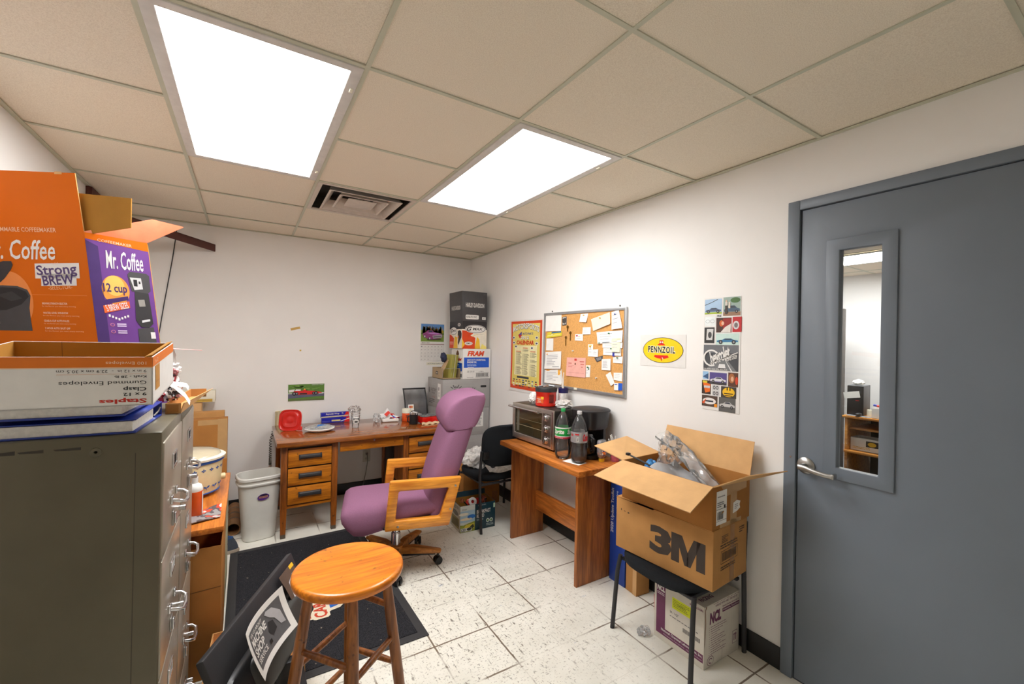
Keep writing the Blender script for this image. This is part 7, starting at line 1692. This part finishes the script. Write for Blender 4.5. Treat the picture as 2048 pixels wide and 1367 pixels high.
OB = Vector((1.712, 1.098, CH2 + H_ + .0052))
t = thing('open_carton', 'large open brown carton of packing material on top of the lettered carton', 'box', OB, 3)
W, L_, H_ = .315, .495, .192
mb = MB(); mb.ring([(0, 0), (W, 0), (W, L_), (0, L_)], [(th, th), (W - th, th), (W - th, L_ - th), (th, L_ - th)], 0, H_, M['card2'], bev=.001); mb.box((th, th, 0), (W - th, L_ - th, th), M['card2'])
F = Ffront(0, 0, 0)
mb.poly(F, [(.11, H_ - .06), (W - .03, H_ - .05), (W - .03, H_ - .003), (.06, H_ - .003)], M['tape'], 1); mb.rect(F, .145, 0, .20, H_ - .05, M['tape'], 1); mb.rect(F, .06, .0, .24, .018, M['tape'], 1)
mb.rect(F, .028, .018, .112, .165, M['paper'], 3); mb.rect(F, .030, .085, .110, .087, M['ink'], 4); mb.smallprint(F, .036, .135, .10, .145, 1, gr, 4); mb.smallprint(F, .034, .093, .09, .118, 3, P((90, 90, 92)), 4); mb.barcode(F, .036, .04, .085, .075, P((60, 60, 62)), 4, 5, 16); mb.rect(F, .088, .085, .1, .1, M['ink'], 5); mb.rect(F, .03, .034, .11, .0355, M['ink'], 4); mb.poly(F, [(.06, .06), (.085, .075), (.09, .068)], M['card'], 5)
mb.poly(F, [(.165, .045), (.205, .05), (.228, .06), (.222, .075), (.23, .09), (.2, .1), (.168, .092)], M['paper'], 3); mb.smallprint(F, .18, .06, .21, .085, 3, gr, 4)
mb.build('carton', t)
def flap(a, b, c, d, nm):
    a, b, c, d = Vector(a), Vector(b), Vector(c), Vector(d); n = (b - a).cross(d - a).normalized() * .004
    MB().raw([a, b, c, d, a + n, b + n, c + n, d + n], [(3, 2, 1, 0), (4, 5, 6, 7), (0, 1, 5, 4), (1, 2, 6, 5), (2, 3, 7, 6), (3, 0, 4, 7)], M['cardlt']).build('flap', t)
flap((0, L_, H_), (0, 0, H_), (-.182, -.01, H_ - .068), (-.175, L_ + .035, H_ - .06), 0)
flap((W, 0, H_), (W, L_, H_), (W + .055, L_ - .005, H_ + .152), (W + .055, .008, H_ + .150), 0)
flap((0, 0, H_), (W, 0, H_), (W + .01, -.155, H_ + .060), (.10, -.09, H_ + .055), 0)
flap((W, L_, H_), (0, L_, H_), (-.02, L_ + .185, H_ + .040), (W - .06, L_ + .19, H_ + .062), 0)
ob = lambda x, y, z: (OB.x + x * cos(radians(3)) - y * sin(radians(3)), OB.y + x * sin(radians(3)) + y * cos(radians(3)), OB.z + z)
one(MB().crumple((0, 0, .085), (.050, .045, .098), P((56, 130, 190), .5), .25, 2, 51, 4, 0), 'blue_pouch', 'bright blue plastic pouch inside the open carton', 'pouch', ob(.125, .405, .006))
sil = plain('silver grey mailer', (170, 172, 176), .35, .2, var=.1, scale=14)
one(MB().sheet(lambda u, v: (-.10 + .20 * u, .11 - .26 * v, .175 * (1 - v * .62) + .010 * sin(u * 7) + .008 * sin(v * 9 + u * 3)), 16, 16, sil, .006), 'padded_envelope', 'silver grey padded envelope slanting down inside the open carton', 'envelope', ob(.125, .235, .01))
one(MB().box((-.09, -.115, 0), (.09, .115, .006), M['card2'], .001), 'cardboard_sheet', 'brown cardboard sheet wedged across the open carton', 'cardboard', ob(.20, .14, .07), rot=(radians(4), radians(2), radians(8)))
def filmsheet(u, v):
    w = .5 - abs(u - .5)
    return (-.05 + .14 * u + .02 * sin(v * 6), .16 - .36 * v + .02 * sin(u * 8), .215 * (1 - v) ** .8 + .08 * w * (1 - v) + .014 * noise.noise(Vector((u * 7, v * 9, 3))) + .075)
one(MB().sheet(filmsheet, 30, 30, clear('bubble film', (250, 252, 253), alpha=.2, rough=.1, scale=26), .0015).crumple((.0, .11, .215), (.045, .06, .085), clear('clear crumpled film', alpha=.16, rough=.08), .5, 3, 61, 4), 'bubble_bag', 'clear crinkled plastic bag rising out of the open carton', 'bag', ob(.20, .25, .01))
mb = MB(); mb.tube([(0, .08, .05), (.03, -.02, .02), (.05, -.12, -.02)], .007, M['black'], 8, flat=.004); mb.box((-.010, .07, .044), (.010, .09, .058), M['black'], .003); one(mb, 'black_clip', 'black plastic stick resting on the front rim of the open carton', 'stick', ob(.02, .40, .172))

t = thing('chemical_carton', 'white carton with purple stripe and yellow sticker under the chair by the door', 'box', (1.803, 1.186, .001), 0)
W, L_, H_ = .283, .282, .288; pl_ = P((108, 50, 86), .6); cw = card('white faced carton', (222, 216, 204))
mb = MB(); mb.box((0, 0, 0), (W, L_, H_), cw, .003)
G = Fwest(0, L_, 0)
mb.rect(G, .014, .03, .068, H_ - .004, pl_, 1); mb.rect(G, .068, .03, L_ - .004, .068, pl_, 1)
mb.text(G, 'NCL', .018, .245, .064, .275, M['white'], 2, .05, .15); mb.smallprint(G, .018, .225, .064, .24, 2, P((220, 200, 214)), 2)
mb.text(G, 'National Chemical Laboratories, Inc.', .045, .050, L_ - .008, .064, M['white'], 2, .02); mb.text(G, 'Philadelphia, Pennsylvania - Quality Products', .06, .036, L_ - .01, .044, P((220, 200, 214)), 2)
yl = P((216, 224, 20), .6); mb.rect(G, .108, .196, .215, .25, yl, 1); mb.smallprint(G, .115, .205, .208, .243, 5, P((150, 160, 30)), 2); mb.text(G, 'CAUTION', .135, .22, .185, .229, P((110, 120, 20)), 3, .02)
mb.text(G, '24 / 1 QT', .095, .165, .145, .178, P((70, 66, 66)), 1, .02); mb.smallprint(G, .095, .148, .25, .156, 1, P((110, 106, 104)), 1, ragged=False); mb.barcode(G, .17, .112, .262, .132, P((80, 76, 76)), 1, 4, 26); mb.text(G, '6/1 GALLON', .205, .262, .275, .273, pl_, 1, .03)
F = Ffront(0, 0, 0)
mb.text(F, 'NCL', .04, .195, .13, .25, pl_, 1, .06, .1); mb.text(F, 'National Chemical Laboratories, Inc.', .14, .248, .278, .257, pl_, 1, .02); mb.rect(F, .14, .225, .28, .243, pl_, 1); mb.text(F, 'Philadelphia, Pennsylvania', .145, .229, .275, .239, M['white'], 2, .01); mb.text(F, 'HANDLE WITH CARE - THIS END UP', .085, .266, .26, .276, pl_, 1, .02)
for k in range(18): mb.rect(F, .07 + k * .0115, .281, .076 + k * .0115, .284, pl_, 1)
rnd = random.Random(6)
for k in range(13): mb.oval(F, .04, .182 - k * .0105, .0018, .0018, pl_, 1, 8); mb.smallprint(F, .05, .179 - k * .0105, .05 + rnd.uniform(.05, .14), .185 - k * .0105, 1, P((120, 80, 104)), 1, k, .45, False)
mb.oval(F, .05, .028, .026, .022, pl_, 1, 24); mb.oval(F, .05, .028, .0235, .0195, cw, 2, 24); mb.stroke(F, [(.05 + .012 * cos(a), .028 + .011 * sin(a)) for a in [radians(20 + 280 * k / 12) for k in range(13)]], .004, pl_, 3)
mb.rect(F, .225, .045, .265, .105, pl_, 1); mb.rect(F, .227, .047, .263, .103, cw, 2)
for x in (.236, .25): mb.rect(F, x, .058, x + .005, .085, pl_, 3); mb.poly(F, [(x - .004, .085), (x + .009, .085), (x + .0025, .096)], pl_, 3)
mb.rect(F, .14, .0, .142, .06, P((170, 160, 150)), 1); mb.poly(F, [(.0, .1), (.006, .12), (.012, .2), (.008, .27), (.018, H_), (.0, H_)], P((120, 76, 40)), 3); mb.poly(F, [(.0, .1), (.003, .13), (.006, .2), (.003, .27), (.008, H_), (.0, H_)], cw, 4)
Ft = Ftop(0, 0, H_); mb.text(Ft, 'PACKING', .03, .03, .12, .055, pl_, 1, .03)
mb.build('carton', t)
# things leaning by the walnut table
t = thing('toolkit_box', 'tall blue box with white upright lettering behind the walnut table', 'box', (1.986, 1.842, .001), 0)
mb = MB(); mb.box((0, 0, 0), (.105, .130, .66), P((22, 60, 146), .4), .002); mb.box((-.0006, -.0003, .0), (.02, .128, .66), P((22, 60, 146), .4)) if False else None
V = frame((0, .095, .16), (0, 0, 1), (0, 1, 0)); mb.text(V, '2020 Update Toolkit', .14, .0, .42, .028, M['white'], 1, .01); mb.text(V, 'automotive', .27, -.030, .41, -.014, P((210, 220, 236)), 1)
mb.build('carton', t)
t = thing('narrow_carton', 'narrow brown carton beside the tall blue box on the floor', 'box', (1.978, 1.742, .001), -6)
mb = MB(); mb.box((0, 0, 0), (.10, .092, .42), M['card'], .002); mb.rect(Fwest(0, .092, 0), .06, 0, .092, .42, M['cardlt'], 1); mb.build('carton', t)
one(MB().tube([(2.09, 1.70, .006), (1.97, 1.60, .006), (1.90, 1.50, .006)], .003, P((196, 40, 30)), 6), 'red_wire', 'thin red wire lying on the floor by the wall', 'wire')
one(MB().crumple((0, 0, .012), (.032, .028, .018), M['film'], .6, 3, 71, 3, 0), 'plastic_scrap', 'small crumpled clear plastic scrap on the floor by the white carton', 'scrap', (1.765, 1.50, .001))

# ------------------------------------------------------------------ camera, world, exposure
yaw, pit, rol = .5553, .0016, .0199
f_ = Vector((sin(yaw) * cos(pit), cos(yaw) * cos(pit), sin(pit))); r0 = Vector((cos(yaw), -sin(yaw), 0)); u0 = r0.cross(f_)
rr = r0 * cos(rol) + u0 * sin(rol); uu = -r0 * sin(rol) + u0 * cos(rol)
cd = bpy.data.cameras.new('camera'); cam = bpy.data.objects.new('camera', cd); COL.objects.link(cam)
cam.matrix_world = Matrix(((rr.x, uu.x, -f_.x, 0), (rr.y, uu.y, -f_.y, 0), (rr.z, uu.z, -f_.z, 1.4855), (0, 0, 0, 1)))
cd.sensor_width = 36; cd.lens = 854.04 / 2048 * 36; cd.clip_start = .02
SC.camera = cam
w = bpy.data.worlds.new('world'); SC.world = w; w.use_nodes = True
w.node_tree.nodes['Background'].inputs[0].default_value = (.05, .05, .05, 1); w.node_tree.nodes['Background'].inputs[1].default_value = .3
vs = SC.view_settings; vs.view_transform = 'Standard'; vs.look = 'None'; vs.gamma = 1.0; vs.use_curve_mapping = False; vs.exposure = 0.5
SC.cycles.max_bounces = 12; SC.cycles.diffuse_bounces = 6; SC.cycles.transparent_max_bounces = 24
